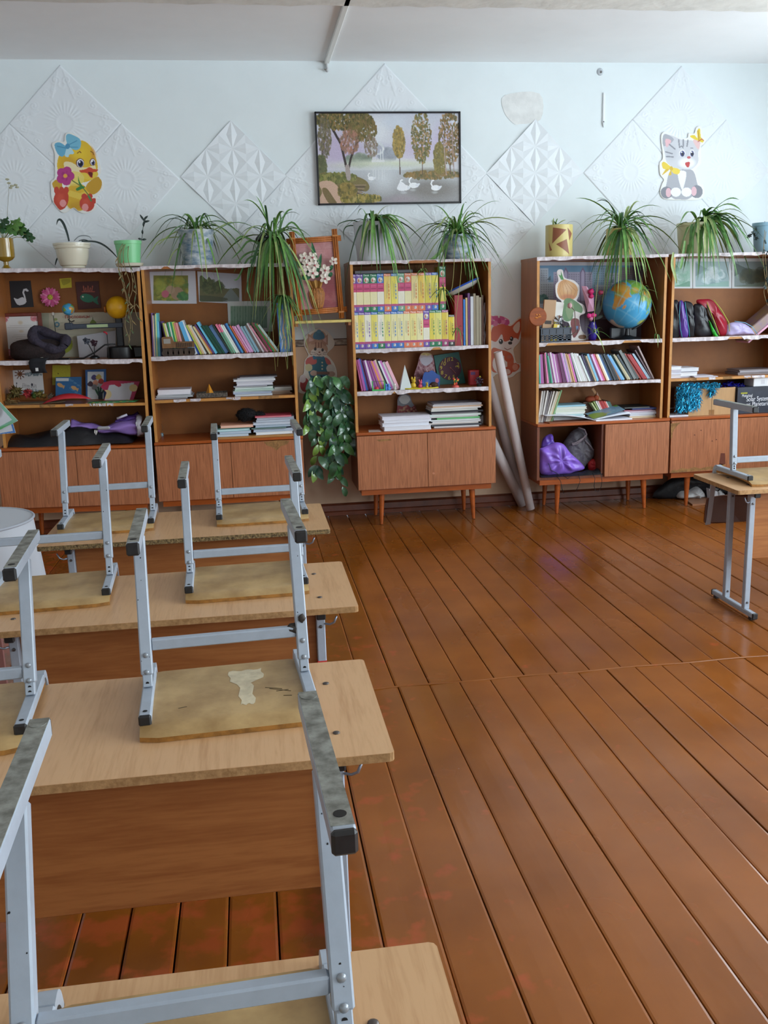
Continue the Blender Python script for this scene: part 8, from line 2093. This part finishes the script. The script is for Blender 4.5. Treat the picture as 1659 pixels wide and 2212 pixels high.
# ------------------------------------------------ left margin: things that reach into the frame
t = thing('side_table', 'pale round topped table draped in white cloth, left edge', 'table', (-1.62, 5.35, 0))
vs = []; n = 40
def cl(i, j):
 a = 2 * PI * i / n; s_ = j / 8
 r_ = .36 + .02 * s_ + .022 * s_ * math.sin(9 * a)
 return (r_ * math.cos(a), r_ * math.sin(a), .44 * (1 - s_) + .02)
b = MB(); b.grid(cl, n, 8); b.prism([(.36 * math.cos(2 * PI * k / n), .36 * math.sin(2 * PI * k / n)) for k in range(n)], .455, .461, 'xy')
b.build('cloth', mat('white_cloth', (214, 220, 230), .6, bump=(6, .2, .01)), t, smooth=40)
MB().tube([(.362 * math.cos(2 * PI * k / 40), .362 * math.sin(2 * PI * k / 40), .459) for k in range(41)], .008, 8, caps=False).build('hem', C((190, 196, 208), .6), t, smooth=True)
for k in range(4): MB().tube([(.2 * math.cos(k * PI / 2), .2 * math.sin(k * PI / 2), .02 - .018), (.18 * math.cos(k * PI / 2), .18 * math.sin(k * PI / 2), .45)], .016, 8).build('leg', m_steel, t)
x, z = at(2, 1260, 3.6)
t = thing('pink_folder', 'dusty pink folder standing on edge at the left', 'folder', (-1.10, 3.70, .0))
MB().prism([(-.30, .0), (.06, .0), (.06, .50), (-.02, .50), (-.30, .34)], 0, .02).build('cover', C((170, 120, 116), .5), t)
MB().box(-.28, .05, .004, .016, -.0, .0005).v
MB().prism([(-.29, .004), (.055, .004), (.055, .49), (-.02, .494), (-.29, .336)], .020, .028).build('sheets', m_pages, t)
# paper sheets leaning in from the left on a stand
Y = 5.2
x, z = at(-6, 905, Y)
t = thing('paper_stand', 'thin stand out of frame holding coloured poster sheets', 'stand', (x - .10, Y, 0))
MB().tube([(0, 0.02, .02), (0, .02, z + .05)], .012, 10).build('pole', m_steel, t); MB().lathe([(.14, 0), (.14, .012), (.02, .03), (.0005, .03)], (0, .02, 0), 20).build('base', m_blk, t)
for k, (lb, pts, c, inner) in enumerate((('green edged poster sheet reaching in from the left edge', [(-60, 850), (0, 868), (39, 909), (0, 929), (-60, 950)], (120, 186, 160), [(-60, 862), (0, 878), (26, 907), (0, 921), (-60, 940)]), ('blue edged paper sheet hanging below the green edged one', [(-60, 930), (0, 925), (28, 915), (34, 935), (0, 938), (-60, 950)], (60, 120, 200), [(-60, 932), (0, 926), (24, 917), (28, 931), (0, 936), (-60, 948)]))):
 A = rect_art(-62, 845, 42, 955, c, 81 + k); A.poly(inner, (206, 212, 222), 1, 0)
 if k == 0: A.ell(-4, 888, 12, 18, (150, 150, 156), .8, soft=.4); A.poly([(-60, 950), (0, 929), (39, 909), (20, 916), (-60, 944)], (90, 180, 110), 1, 0)
 sheet('poster_sheet', lb, 'poster', A, Y - .01 + .008 * k, thick=.0015, back=(206, 214, 214), outline=pts)
# ================================================================== pot plants on the bookcases
m_g = [mat('leaf_green', (76, 122, 58), .4, noise=(30, .2)), mat('leaf_mid', (102, 148, 72), .4, noise=(30, .2)), mat('leaf_dark', (48, 86, 50), .4, noise=(30, .2)), mat('leaf_pale', (150, 170, 104), .45, noise=(30, .2))]
m_soil = mat('potting_soil', (52, 38, 28), .95, noise=(90, .5), bump=(80, .9, .006))
m_run = C((150, 146, 84), .6)
TOPZ = 1.8665
def blade(p0, az, el, L, drop, w_, m, par, name='leaf', n=10, twist=0.0, ymax=None):
 """A strap leaf thrown out from its root and drooping under its weight, creased along the middle."""
 b = MB(); vs = []
 d = Vector((math.cos(az) * math.cos(el), math.sin(az) * math.cos(el), math.sin(el)))
 side = Vector((-math.sin(az), math.cos(az), 0))
 for i in range(n + 1):
  s_ = i / n
  p = Vector(p0) + d * (L * s_) + Vector((0, 0, -drop * s_ * s_))
  if ymax is not None and p.y > ymax: p.y = ymax - .1 * (p.y - ymax) * 0
  ww = w_ * min(1, .45 + 2.2 * s_) * (1 - s_ ** 3) + .0004
  tw = twist * s_
  sd = side * math.cos(tw) + Vector((0, 0, 1)) * math.sin(tw)
  up = Vector((0, 0, ww * .5))
  vs += [p - sd * ww + up, p, p + sd * ww + up]
 fs = [(i * 3 + k, i * 3 + k + 1, i * 3 + k + 4, i * 3 + k + 3) for i in range(n) for k in (0, 1)]
 b.add(vs, fs)
 return b.build(name, m, par, smooth=True)
def spider(t, root, n, seed, Lr=(.18, .36), el=(.3, 1.35), az=(0, 2 * PI), drop=(.12, .40), w_=(.0045, .0085), spread=.025, ymax=None):
 r_ = random.Random(seed)
 for k in range(n):
  a = az[0] + (az[1] - az[0]) * (k + r_.random()) / n
  q = (root[0] + r_.uniform(-spread, spread), root[1] + r_.uniform(-spread, spread) * .7, root[2])
  blade(q, a, r_.uniform(*el), r_.uniform(*Lr), r_.uniform(*drop), r_.uniform(*w_), m_g[r_.choice((0, 0, 1, 1, 2, 3))], t, twist=r_.uniform(-.9, .9), ymax=ymax)
def pot(t, prof, m, n=28, soil=None, name='pot', rim=None):
 o = MB().lathe(prof, n=n, close=False).build(name, m, t, smooth=35)
 MB().lathe([(prof[0][0], prof[0][1]), (.0005, prof[0][1] + .0004)], n=n, close=False).build('pot_base', m, t)
 zt, rt = soil or (prof[-1][1] - .012, prof[-1][0] * .92)
 MB().lathe([(rt, zt), (rt * .6, zt + .004), (.0005, zt + .005)], n=n, close=False).build('soil', m_soil, t, smooth=True)
 return o
def potplace(name, label, px, Y=6.76, z=TOPZ):
 return put(name, label, 'potted plant', px, 560, Y, z)
def hgt(py, px, Y): return at(px, py, Y)[1]
WYM = 7.0 - 6.76                                      # room behind a plant before the wall, in its own frame
# 1 mustard goblet with ivy geranium
t, s = potplace('potted_geranium', 'lobed green leaves in a mustard glass goblet at far left', 12, 6.74)
m_must = mat('mustard_glass', (150, 118, 34), .12, noise=(3, .08), coat=.6)
pot(t, [(.052, 0), (.055, .004), (.030, .016), (.016, .034), (.016, .055), (.045, .068), (.060, .085), (.062, .12), (.062, .205), (.060, .206), (.058, .19)], m_must, soil=(.19, .056), name='goblet')
def lobed(t, c, r_, nrm_az, tilt, m):
 b = MB(); vs = [Vector((0, 0, 0))]
 for k in range(20):
  a = 2 * PI * k / 20
  rr = r_ * (.80 + .2 * math.cos(5 * a)) * (1 if k != 10 else .35)
  vs.append(Vector((rr * math.cos(a), rr * math.sin(a), -.18 * rr + .006 * math.cos(10 * a))))
 M = Matrix.Translation(c) @ Matrix.Rotation(nrm_az, 4, 'Z') @ Matrix.Rotation(tilt, 4, 'X')
 b.add([M @ v for v in vs], [(0, k, k % 20 + 1) for k in range(1, 21)])
 b.build('leaf', m, t, smooth=True)
for px, py, r_, ti, mi in ((8, 480, .05, 1.0, 2), (20, 494, .045, 1.2, 0), (34, 484, .055, 1.1, 1), (45, 496, .05, 1.2, 0), (2, 492, .05, .9, 2), (57, 506, .04, 1.3, 2), (66, 514, .035, 1.4, 2), (30, 498, .04, 1.3, 0), (-8, 486, .05, 1.0, 0)):
 x, z = at(px, py, 6.70); c_ = Vector((x - t.location.x, -.05, z - TOPZ))
 lobed(t, c_, r_, RNG.uniform(-.5, .5), ti, m_g[mi])
 MB().tube([(0, 0, .19), (c_.x * .5, c_.y * .5, (c_.z + .22) / 2), c_], .0022, 5).build('stalk', m_run, t)
a_ = [at(px, py, 6.78) for px, py in ((16, 480), (18, 440), (20, 405), (20, 396))]
MB().tube([(x - t.location.x, .03, z - TOPZ) for x, z in a_], .0014, 5).build('flower_stalk', C((150, 146, 130)), t)
for k, (px, py) in enumerate(((20, 396), (26, 402), (34, 400), (38, 405), (17, 388), (24, 406))):
 x, z = at(px, py, 6.78); MB().ball((x - t.location.x, .03, z - TOPZ), .010, 7, 5, (1.3, .6, .7), wob=.2, seed=k).build('dry_flower', C((176, 176, 150)), t)
# 2 cream bowl pot with a few strap leaves
t, s = potplace('potted_amaryllis', 'cream bowl pot with few bent dark strap leaves', 158, 6.73)
m_cream = mat('cream_plastic', (214, 208, 188), .25, coat=.3)
pot(t, [(.072, 0), (.076, .006), (.074, .016), (.085, .022), (.102, .075), (.108, .128), (.114, .130), (.118, .140), (.118, .150), (.122, .152), (.122, .164), (.114, .164), (.112, .150)], m_cream, 36, (.148, .11))
m_strap = mat('strap_leaf', (44, 60, 58), .4)
def pleaf(t, pts, Y, w_, m, name='leaf'):
 """A leaf whose midline is seen at these pixels at depth Y."""
 P = [(at(px, py, Y)[0] - t.location.x, Y - t.location.y, at(px, py, Y)[1] - t.location.z) for px, py in pts]
 P = [Vector(p) for p in np.array(smooth_poly([tuple(p) for p in P], 4, False))]
 n = len(P); vs = []
 for i, p in enumerate(P):
  d = (P[min(i + 1, n - 1)] - P[max(i - 1, 0)]).normalized(); sd = d.cross(Vector((0, 1, 0)))
  sd = sd.normalized() if sd.length > 1e-6 else Vector((1, 0, 0))
  ww = w_ * (min(1, .6 + i / n) * (1 - (i / (n - 1)) ** 4) + .08)
  vs += [p - sd * ww, p + Vector((0, .004, 0)), p + sd * ww]
 return MB().add(vs, [(i * 3 + k, i * 3 + k + 1, i * 3 + k + 4, i * 3 + k + 3) for i in range(n - 1) for k in (0, 1)]).build(name, m, t, smooth=True)
pleaf(t, [(149, 521), (145, 504), (138, 485), (131, 475), (125, 476), (122, 486)], 6.72, .008, m_strap)
pleaf(t, [(176, 521), (205, 522), (225, 530), (243, 545), (256, 560)], 6.70, .006, m_strap)
pleaf(t, [(160, 520), (170, 511), (182, 509), (192, 511), (198, 517)], 6.78, .004, C((150, 156, 160), .5))
pleaf(t, [(170, 520), (182, 518), (194, 521)], 6.75, .003, m_strap)
pleaf(t, [(127, 552), (122, 562), (119, 574)], 6.79, .005, m_strap)
# 3 mint pot with dry trailing stems
t, s = potplace('potted_succulent', 'mint green pot on a saucer with dry trailing stems', 279, 6.71)
pot(t, [(.068, .026), (.072, .028), (.086, .150), (.090, .151), (.091, .172), (.087, .172), (.084, .16)], mat('mint_plastic', (130, 206, 146), .35), 28, (.158, .082))
MB().lathe([(.070, .002), (.086, .006), (.094, .026), (.091, .026), (.084, .010), (.0005, .006)], n=28).build('saucer', m_cream, t, smooth=40)
m_dry = C((140, 122, 84), .8); m_dryg = mat('trail_leaf', (86, 104, 70), .6)
rg = random.Random(21)
for pts in ([(266, 520), (258, 540), (256, 570), (262, 600), (270, 630), (276, 660), (284, 690), (286, 720)], [(270, 518), (266, 545), (270, 580), (280, 610), (278, 640), (285, 668), (294, 656)], [(268, 520), (260, 550), (262, 585), (270, 620)], [(280, 575), (290, 600), (294, 630), (290, 660), (298, 690)], [(264, 530), (254, 560), (264, 610), (276, 650), (270, 700), (281, 735)], [(276, 520), (276, 555), (284, 590), (286, 625), (276, 660), (282, 700), (278, 742)]):
 P = [(at(px, py, 6.57)[0] - t.location.x, (6.57 if i > 0 else 6.66) - t.location.y, at(px, py, 6.57)[1] - TOPZ) for i, (px, py) in enumerate(pts)]
 P = [tuple(p) for p in smooth_poly(P, 4, False)]
 MB().tube(P, .0022, 5).build('dry_stem', m_dry, t, smooth=True)
 for q in P[6::3]:
  leafblade(q, (q[0] + rg.uniform(-.035, .035), q[1] - .006, q[2] - rg.uniform(.02, .05)), .004, m_dryg if rg.random() < .6 else m_dry, t, nseg=4)
P = [(at(px, py, 6.74)[0] - t.location.x, .03, at(px, py, 6.74)[1] - TOPZ) for px, py in ((306, 520), (308, 500), (310, 485), (312, 470))]
MB().tube(P, .0022, 5).build('upright_stem', m_strap, t)
for a_, b_ in (((312, 478), (302, 463)), ((312, 474), (320, 466)), ((310, 490), (311, 478)), ((308, 506), (308, 496)), ((307, 518), (298, 515)), ((307, 518), (317, 517)), ((312, 480), (324, 477)), ((311, 486), (314, 472))):
 A_, B_ = at(*a_, 6.74), at(*b_, 6.74)
 leafblade((A_[0] - t.location.x, .03, A_[1] - TOPZ), (B_[0] - t.location.x, .028, B_[1] - TOPZ), .007, m_strap, t, nseg=5)
# patterned pot skins
m_wave = mat('cloud_glaze', (206, 214, 218), .3, noise=(14, .2), rgb2=(96, 130, 156), stretch=(1, 1, 2.2))
m_tri = mat('cream_tin', (206, 190, 120), .35)
# 4 blue cloud pot
t, s = potplace('spider_plant', 'spider plant in a blue and white patterned bucket pot', 427, 6.76)
pot(t, [(.096, 0), (.098, .004), (.121, .232), (.124, .236), (.119, .236), (.116, .22)], m_wave, 32, (.222, .115))
spider(t, (0, -.01, .225), 44, 1, (.26, .56), (.45, 1.4), drop=(.28, .62), w_=(.006, .0115), ymax=WYM)
for pts in ([(420, 512), (390, 500), (366, 508), (348, 524), (340, 530)], [(418, 515), (380, 512), (345, 520), (325, 545), (314, 560)], [(445, 505), (475, 490), (500, 480), (508, 494)], [(430, 512), (380, 540), (366, 565), (362, 585)]): pleaf(t, pts, 6.74, .0035, m_g[3])
# 5 broken mustard pot, long cascade
t, s = potplace('spider_plant', 'spider plant with the longest cascade of leaves beside rattan picture', 588, 6.73)
pot(t, [(.070, 0), (.074, .006), (.090, .155), (.088, .158), (.085, .15)], mat('ochre_glaze', (170, 140, 66), .4, noise=(9, .15)), 28, (.145, .084))
MB().box(.05, .062, -.09, -.02, .0, .16).build('cream_shard', C((214, 204, 166), .4), t)
for k in range(5): MB().ball((-.085 + .02 * k, -.03, .165 + .012 * math.sin(k * 2)), .022, 10, 7, wob=.15, seed=k).build('dark_ornament', C((40, 34, 36), .4), t, smooth=True)
spider(t, (0, -.02, .16), 40, 5, (.3, .62), (.5, 1.4), az=(-PI, PI), drop=(.25, .66), w_=(.006, .011), ymax=.26)
spider(t, (.01, -.05, .15), 34, 6, (.26, .40), (.25, .9), az=(-2.6, -.3), drop=(.46, .80), w_=(.0075, .012), ymax=.26)
P = [(at(px, py, 6.57)[0] - t.location.x, 6.57 - t.location.y, at(px, py, 6.57)[1] - TOPZ) for px, py in ((606, 560), (612, 600), (610, 640))]
MB().tube([(0.01, -.04, .15)] + P, .003, 6).build('runner', m_run, t, smooth=True)
spider(t, P[-1], 34, 8, (.08, .20), (-.5, .9), az=(-3.4, .3), drop=(.12, .34), w_=(.004, .007), spread=.025)
for k in range(11):
 x0 = .02 + .05 * RNG.random()
 MB().tube([(x0, -.12, .06), (x0 + RNG.uniform(-.03, .03), -.155, -.2), (x0 + RNG.uniform(-.06, .05), -.16, -.42), (x0 + RNG.uniform(-.08, .05), -.155, RNG.uniform(-.74, -.5))], .0016, 5).build('dry_leaf', m_g[3] if k % 2 else m_run, t, smooth=True)
for pts in ([(604, 500), (612, 470), (622, 455), (632, 452)], [(600, 505), (606, 480), (604, 455)], [(610, 500), (630, 480), (650, 500), (660, 520)], [(580, 530), (540, 520), (520, 540), (500, 560)], [(575, 540), (540, 545), (520, 560), (505, 590)], [(570, 535), (530, 512), (512, 516), (508, 528)], [(560, 550), (535, 560), (515, 600), (505, 605)], [(560, 545), (540, 570), (535, 620), (540, 640), (545, 660)]): pleaf(t, pts, 6.66, .006, m_g[0])
# 6 white bucket pot
t, s = potplace('spider_plant', 'spider plant in a translucent white pot, leaves falling right', 801, 6.76)
pot(t, [(.092, 0), (.095, .004), (.117, .265), (.120, .268), (.115, .268), (.112, .25)], mat('milky_plastic', (214, 220, 226), .35), 32, (.245, .11))
spider(t, (.03, -.03, .26), 36, 11, (.24, .46), (.4, 1.1), az=(-2.6, .7), drop=(.36, .70), w_=(.009, .0145), ymax=WYM)
spider(t, (.02, .0, .25), 8, 12, (.2, .4), (.6, 1.2), az=(-.4, 3.2), drop=(.15, .35), w_=(.003, .006), ymax=WYM)
for pts in ([(800, 497), (786, 485), (760, 476), (735, 482), (728, 490)], [(805, 505), (780, 490), (752, 488), (742, 500), (744, 518)]): pleaf(t, pts, 6.78, .0035, m_g[2])
# 7 blue mug pot with runners
t, s = potplace('spider_plant', 'bushy spider plant in a round blue patterned pot, runners hanging down', 988, 6.74)
pot(t, [(.080, 0), (.092, .012), (.104, .06), (.106, .12), (.100, .165), (.098, .17), (.094, .16)], m_wave, 32, (.155, .094))
spider(t, (0, -.01, .165), 60, 15, (.28, .60), (.5, 1.4), drop=(.26, .66), w_=(.0055, .010), ymax=.25)
spider(t, (.0, -.03, .16), 16, 16, (.28, .48), (.2, .8), az=(-2.9, .2), drop=(.28, .55), w_=(.006, .010), ymax=.25)
pleaf(t, [(978, 505), (950, 545), (925, 565), (900, 566)], 6.68, .011, m_g[1])
def runner(t, pts, Y, n, seed, Lr=(.05, .12)):
 P = [(at(px, py, Y)[0] - t.location.x, Y - t.location.y + (.06 if i == 0 else 0), at(px, py, Y)[1] - TOPZ) for i, (px, py) in enumerate(pts)]
 MB().tube([tuple(p) for p in smooth_poly(P, 4, False)], .0022, 5).build('runner', m_run, t, smooth=True)
 if n: spider(t, P[-1], n, seed, Lr, (-.7, 1.2), az=(-3.3, .2), drop=(.04, .14), w_=(.003, .0055), spread=.012)
runner(t, [(982, 520), (981, 560), (978, 610), (974, 630)], 6.575, 0, 1)
runner(t, [(990, 520), (996, 560), (995, 600), (990, 640), (985, 690), (988, 710)], 6.575, 9, 31, (.03, .10))
runner(t, [(960, 530), (957, 560), (957, 590), (957, 625)], 6.575, 16, 32, (.06, .14))
runner(t, [(914, 560), (913, 575), (913, 585)], 6.575, 9, 33, (.05, .10))
runner(t, [(1010, 545), (1022, 565), (1023, 585)], 6.575, 8, 34, (.03, .07))
# 8 and 9: cream tins with brown triangles
def tin_pot(t, r_, h_, seed):
 pot(t, [(r_, 0), (r_, h_), (r_ * .985, h_ + .002), (r_ * .97, h_ - .01)], m_tri, 32, (h_ - .012, r_ * .95), 'tin')
 rg = random.Random(seed)
 for tri in ([(-2.35, .92), (-1.35, .84), (-2.4, .42)], [(-1.25, .9), (-.75, .72), (-.8, .5), (-1.05, .5)], [(-2.1, .40), (-1.3, .55), (-1.05, .08)], [(-2.75, .5), (-2.4, .22), (-2.6, .2)], [(.2, .9), (1.1, .8), (.3, .3)]):
  b = MB(); m = 8; vs = []
  A3 = [np.array(p) for p in tri]
  if len(A3) == 4: A3 = [A3[0], A3[1], A3[3]]
  for i in range(m + 1):
   for j in range(m + 1 - i):
    q = A3[0] + (A3[1] - A3[0]) * i / m + (A3[2] - A3[0]) * j / m
    vs.append(((r_ + .0006) * math.cos(q[0]), (r_ + .0006) * math.sin(q[0]), q[1] * h_))
  ix = lambda i, j: sum(m + 1 - k for k in range(i)) + j
  fs = []
  for i in range(m):
   for j in range(m - i):
    fs.append((ix(i, j), ix(i + 1, j), ix(i, j + 1)))
    if j < m - i - 1: fs.append((ix(i + 1, j), ix(i + 1, j + 1), ix(i, j + 1)))
  b.add(vs, fs).build('triangle_decal', C((140, 84, 56), .45), t)
t, s = potplace('potted_seedling', 'cream tin with brown triangles holding only a few short leaves', 1207, 6.74)
tin_pot(t, .097, .222, 1)
spider(t, (-.02, 0, .215), 7, 41, (.06, .13), (.7, 1.4), drop=(.01, .06), w_=(.005, .008), ymax=.25)
pleaf(t, [(1216, 500), (1226, 482), (1240, 478), (1252, 484), (1257, 494)], 6.8, .002, C((190, 196, 196), .5))
t, s = potplace('spider_plant', 'spider plant in a cream tin above the big globe', 1336, 6.74)
tin_pot(t, .093, .19, 2)
spider(t, (.01, -.01, .185), 54, 43, (.28, .60), (.5, 1.25), drop=(.24, .56), w_=(.006, .011), ymax=.25)
spider(t, (-.0, -.05, .17), 24, 44, (.22, .38), (.1, .7), az=(-2.9, -.5), drop=(.34, .60), w_=(.008, .013))
runner(t, [(1358, 515), (1370, 560), (1384, 600), (1390, 625)], 6.57, 9, 45, (.05, .13))
runner(t, [(1390, 605), (1400, 640), (1408, 680), (1418, 722)], 6.58, 4, 46, (.03, .06))
runner(t, [(1300, 590), (1288, 640), (1284, 680), (1285, 718)], 6.57, 10, 47, (.06, .14))
for k in range(5): MB().ball((.035 + .008 * k, -.07, .155 - .012 * k), .012, 8, 6, wob=.2, seed=k).build('root_knot', C((90, 70, 44), .9), t, smooth=True)
# 10 cream pot, broad leaves falling right
t, s = potplace('spider_plant', 'spider plant with broad leaves in cream pot on the right bookcase', 1497, 6.76)
pot(t, [(.100, 0), (.104, .006), (.124, .20), (.128, .202), (.128, .222), (.122, .222), (.118, .20)], mat('pale_yellow_plastic', (206, 204, 166), .35), 32, (.205, .118))
spider(t, (.05, -.03, .215), 50, 51, (.26, .56), (.3, 1.0), az=(-2.5, .6), drop=(.26, .60), w_=(.009, .015), spread=.05, ymax=WYM)
spider(t, (.0, -.05, .21), 14, 52, (.16, .30), (.2, .8), az=(-3.1, -1.2), drop=(.30, .52), w_=(.007, .012), spread=.05)
pleaf(t, [(1514, 497), (1530, 478), (1545, 464), (1560, 454)], 6.74, .012, m_g[0])
pleaf(t, [(1455, 545), (1452, 570), (1458, 595), (1462, 612)], 6.58, .011, m_g[3])
pleaf(t, [(1480, 520), (1474, 560), (1470, 582)], 6.60, .011, m_g[1])
# 11 pale blue pot with ivy at the right edge
t, s = potplace('potted_ivy', 'pale blue pot with thin ivy stems at the right edge', 1650, 6.76)
pot(t, [(.070, 0), (.074, .006), (.090, .19), (.096, .192), (.096, .215), (.090, .215), (.086, .2)], mat('sky_plastic', (140, 178, 200), .4), 28, (.2, .085))
for pts, Y in (([(1644, 495), (1630, 498), (1622, 508), (1618, 514)], 6.74), ([(1650, 495), (1652, 478)], 6.74), ([(1640, 500), (1632, 512), (1640, 516)], 6.70), ([(1652, 497), (1650, 530), (1654, 565), (1656, 600), (1650, 630), (1658, 660)], 6.57), ([(1655, 500), (1648, 560), (1660, 640)], 6.57)):
 P = [(at(px, py, Y)[0] - t.location.x, Y - t.location.y, at(px, py, Y)[1] - TOPZ) for px, py in pts]
 P = [tuple(p) for p in smooth_poly(P, 4, False)]
 MB().tube(P, .0020, 5).build('stem', m_dry if Y < 6.6 else m_strap, t, smooth=True)
 for q in P[3::3]: lobed(t, Vector(q) + Vector((RNG.uniform(-.015, .015), -.006, RNG.uniform(-.01, .012))), .017, RNG.uniform(0, 6), 1.2, m_strap)
# wax plant in a hanging pot between second and third bookcase
Y = 6.78
x, z = at(701, 850, Y)
t = thing('hanging_wax_plant', 'wax plant with glossy oval leaves trailing from a hanging ochre pot', 'potted plant', (x, Y, z))
pot(t, [(.045, -.03), (.055, -.028), (.072, .07), (.076, .072), (.071, .072), (.069, .06)], mat('ochre_plastic', (170, 146, 46), .4), 26, (.058, .068))
MB().tube([(0, .07, .06), (0, .17, .10), (0, .238, .11)], .004, 6).build('hanger', m_dark, t)
lm = []
for k, c in enumerate(((52, 92, 60), (66, 116, 64), (118, 152, 70), (44, 78, 62))): lm.append(mat('wax_leaf_%d' % k, c, .22, noise=(18, .2), coat=.3))
def wax_mesh(k):
 b = MB(); n = 9; vs = []
 for i in range(n + 1):
  s_ = i / n; ww = .24 * math.sin(PI * (s_ ** .85)) ** .75 + .002
  vs += [(-ww, -.07 * ww / .24, -s_), (0, .0, -s_), (ww, -.07 * ww / .24, -s_)]
 vs = [(x_, y_ - .14 * math.sin(PI * -z_), z_) for x_, y_, z_ in vs]
 b.add(vs, [(i * 3 + q, i * 3 + q + 1, i * 3 + q + 4, i * 3 + q + 3) for i in range(n) for q in (0, 1)])
 return b.mesh('leaf', lm[k], True)
wm = [wax_mesh(k) for k in range(4)]
rg = random.Random(77)
def wax_leaf(p, ln, roll_, yaw_, k, tilt):
 o = bpy.data.objects.new('leaf', wm[k]); COL.objects.link(o); o.parent = t
 o.location = p; o.scale = (ln, ln, ln)
 o.rotation_euler = (tilt, roll_, yaw_)
VINES = ([(690, 822), (676, 830), (672, 850), (668, 885), (664, 915)], [(694, 824), (684, 850), (680, 890), (684, 930), (688, 960), (684, 1000), (681, 1012)], [(688, 820), (684, 812), (672, 822), (668, 846), (670, 890), (676, 915)], [(706, 822), (716, 838), (722, 870), (716, 905), (720, 940), (722, 972), (728, 1000), (734, 1030), (740, 1062)], [(710, 822), (730, 830), (742, 850), (750, 880), (752, 910), (756, 940), (758, 972)], [(704, 824), (712, 860), (708, 900), (706, 935), (712, 965), (708, 985)], [(712, 820), (726, 826), (736, 866), (738, 900), (742, 935), (740, 965)], [(700, 818), (706, 812), (724, 816), (748, 812)], [(712, 870), (728, 900), (732, 945), (730, 985), (722, 1020)])
for v, pts in enumerate(VINES):
 yv = 6.70 - .012 * (v % 4)
 P = [(at(px, py, yv)[0] - t.location.x, yv - Y + (.05 if i == 0 else 0), at(px, py, yv)[1] - t.location.z) for i, (px, py) in enumerate(pts)]
 P = [Vector(tuple(p)) for p in smooth_poly(P, 5, False)]
 MB().tube(P, .0024, 5).build('vine', C((110, 100, 70), .6), t, smooth=True)
 for i in range(2, len(P), 3):
  low = P[i].z < -.55
  for sx in ((-1, 1) if not low or i % 4 == 0 else ((-1,) if i % 4 < 2 else (1,))):
   pale = (v in (0, 1, 2)) and rg.random() < .45
   wax_leaf(P[i] + Vector((sx * .004, -.004 - rg.random() * .03, .004)), rg.uniform(.09, .128) * (.85 if low else 1), -sx * rg.uniform(.15, .75), rg.uniform(-.5, .5), 2 if pale else rg.choice((0, 0, 1, 3)), rg.uniform(-.35, .25))
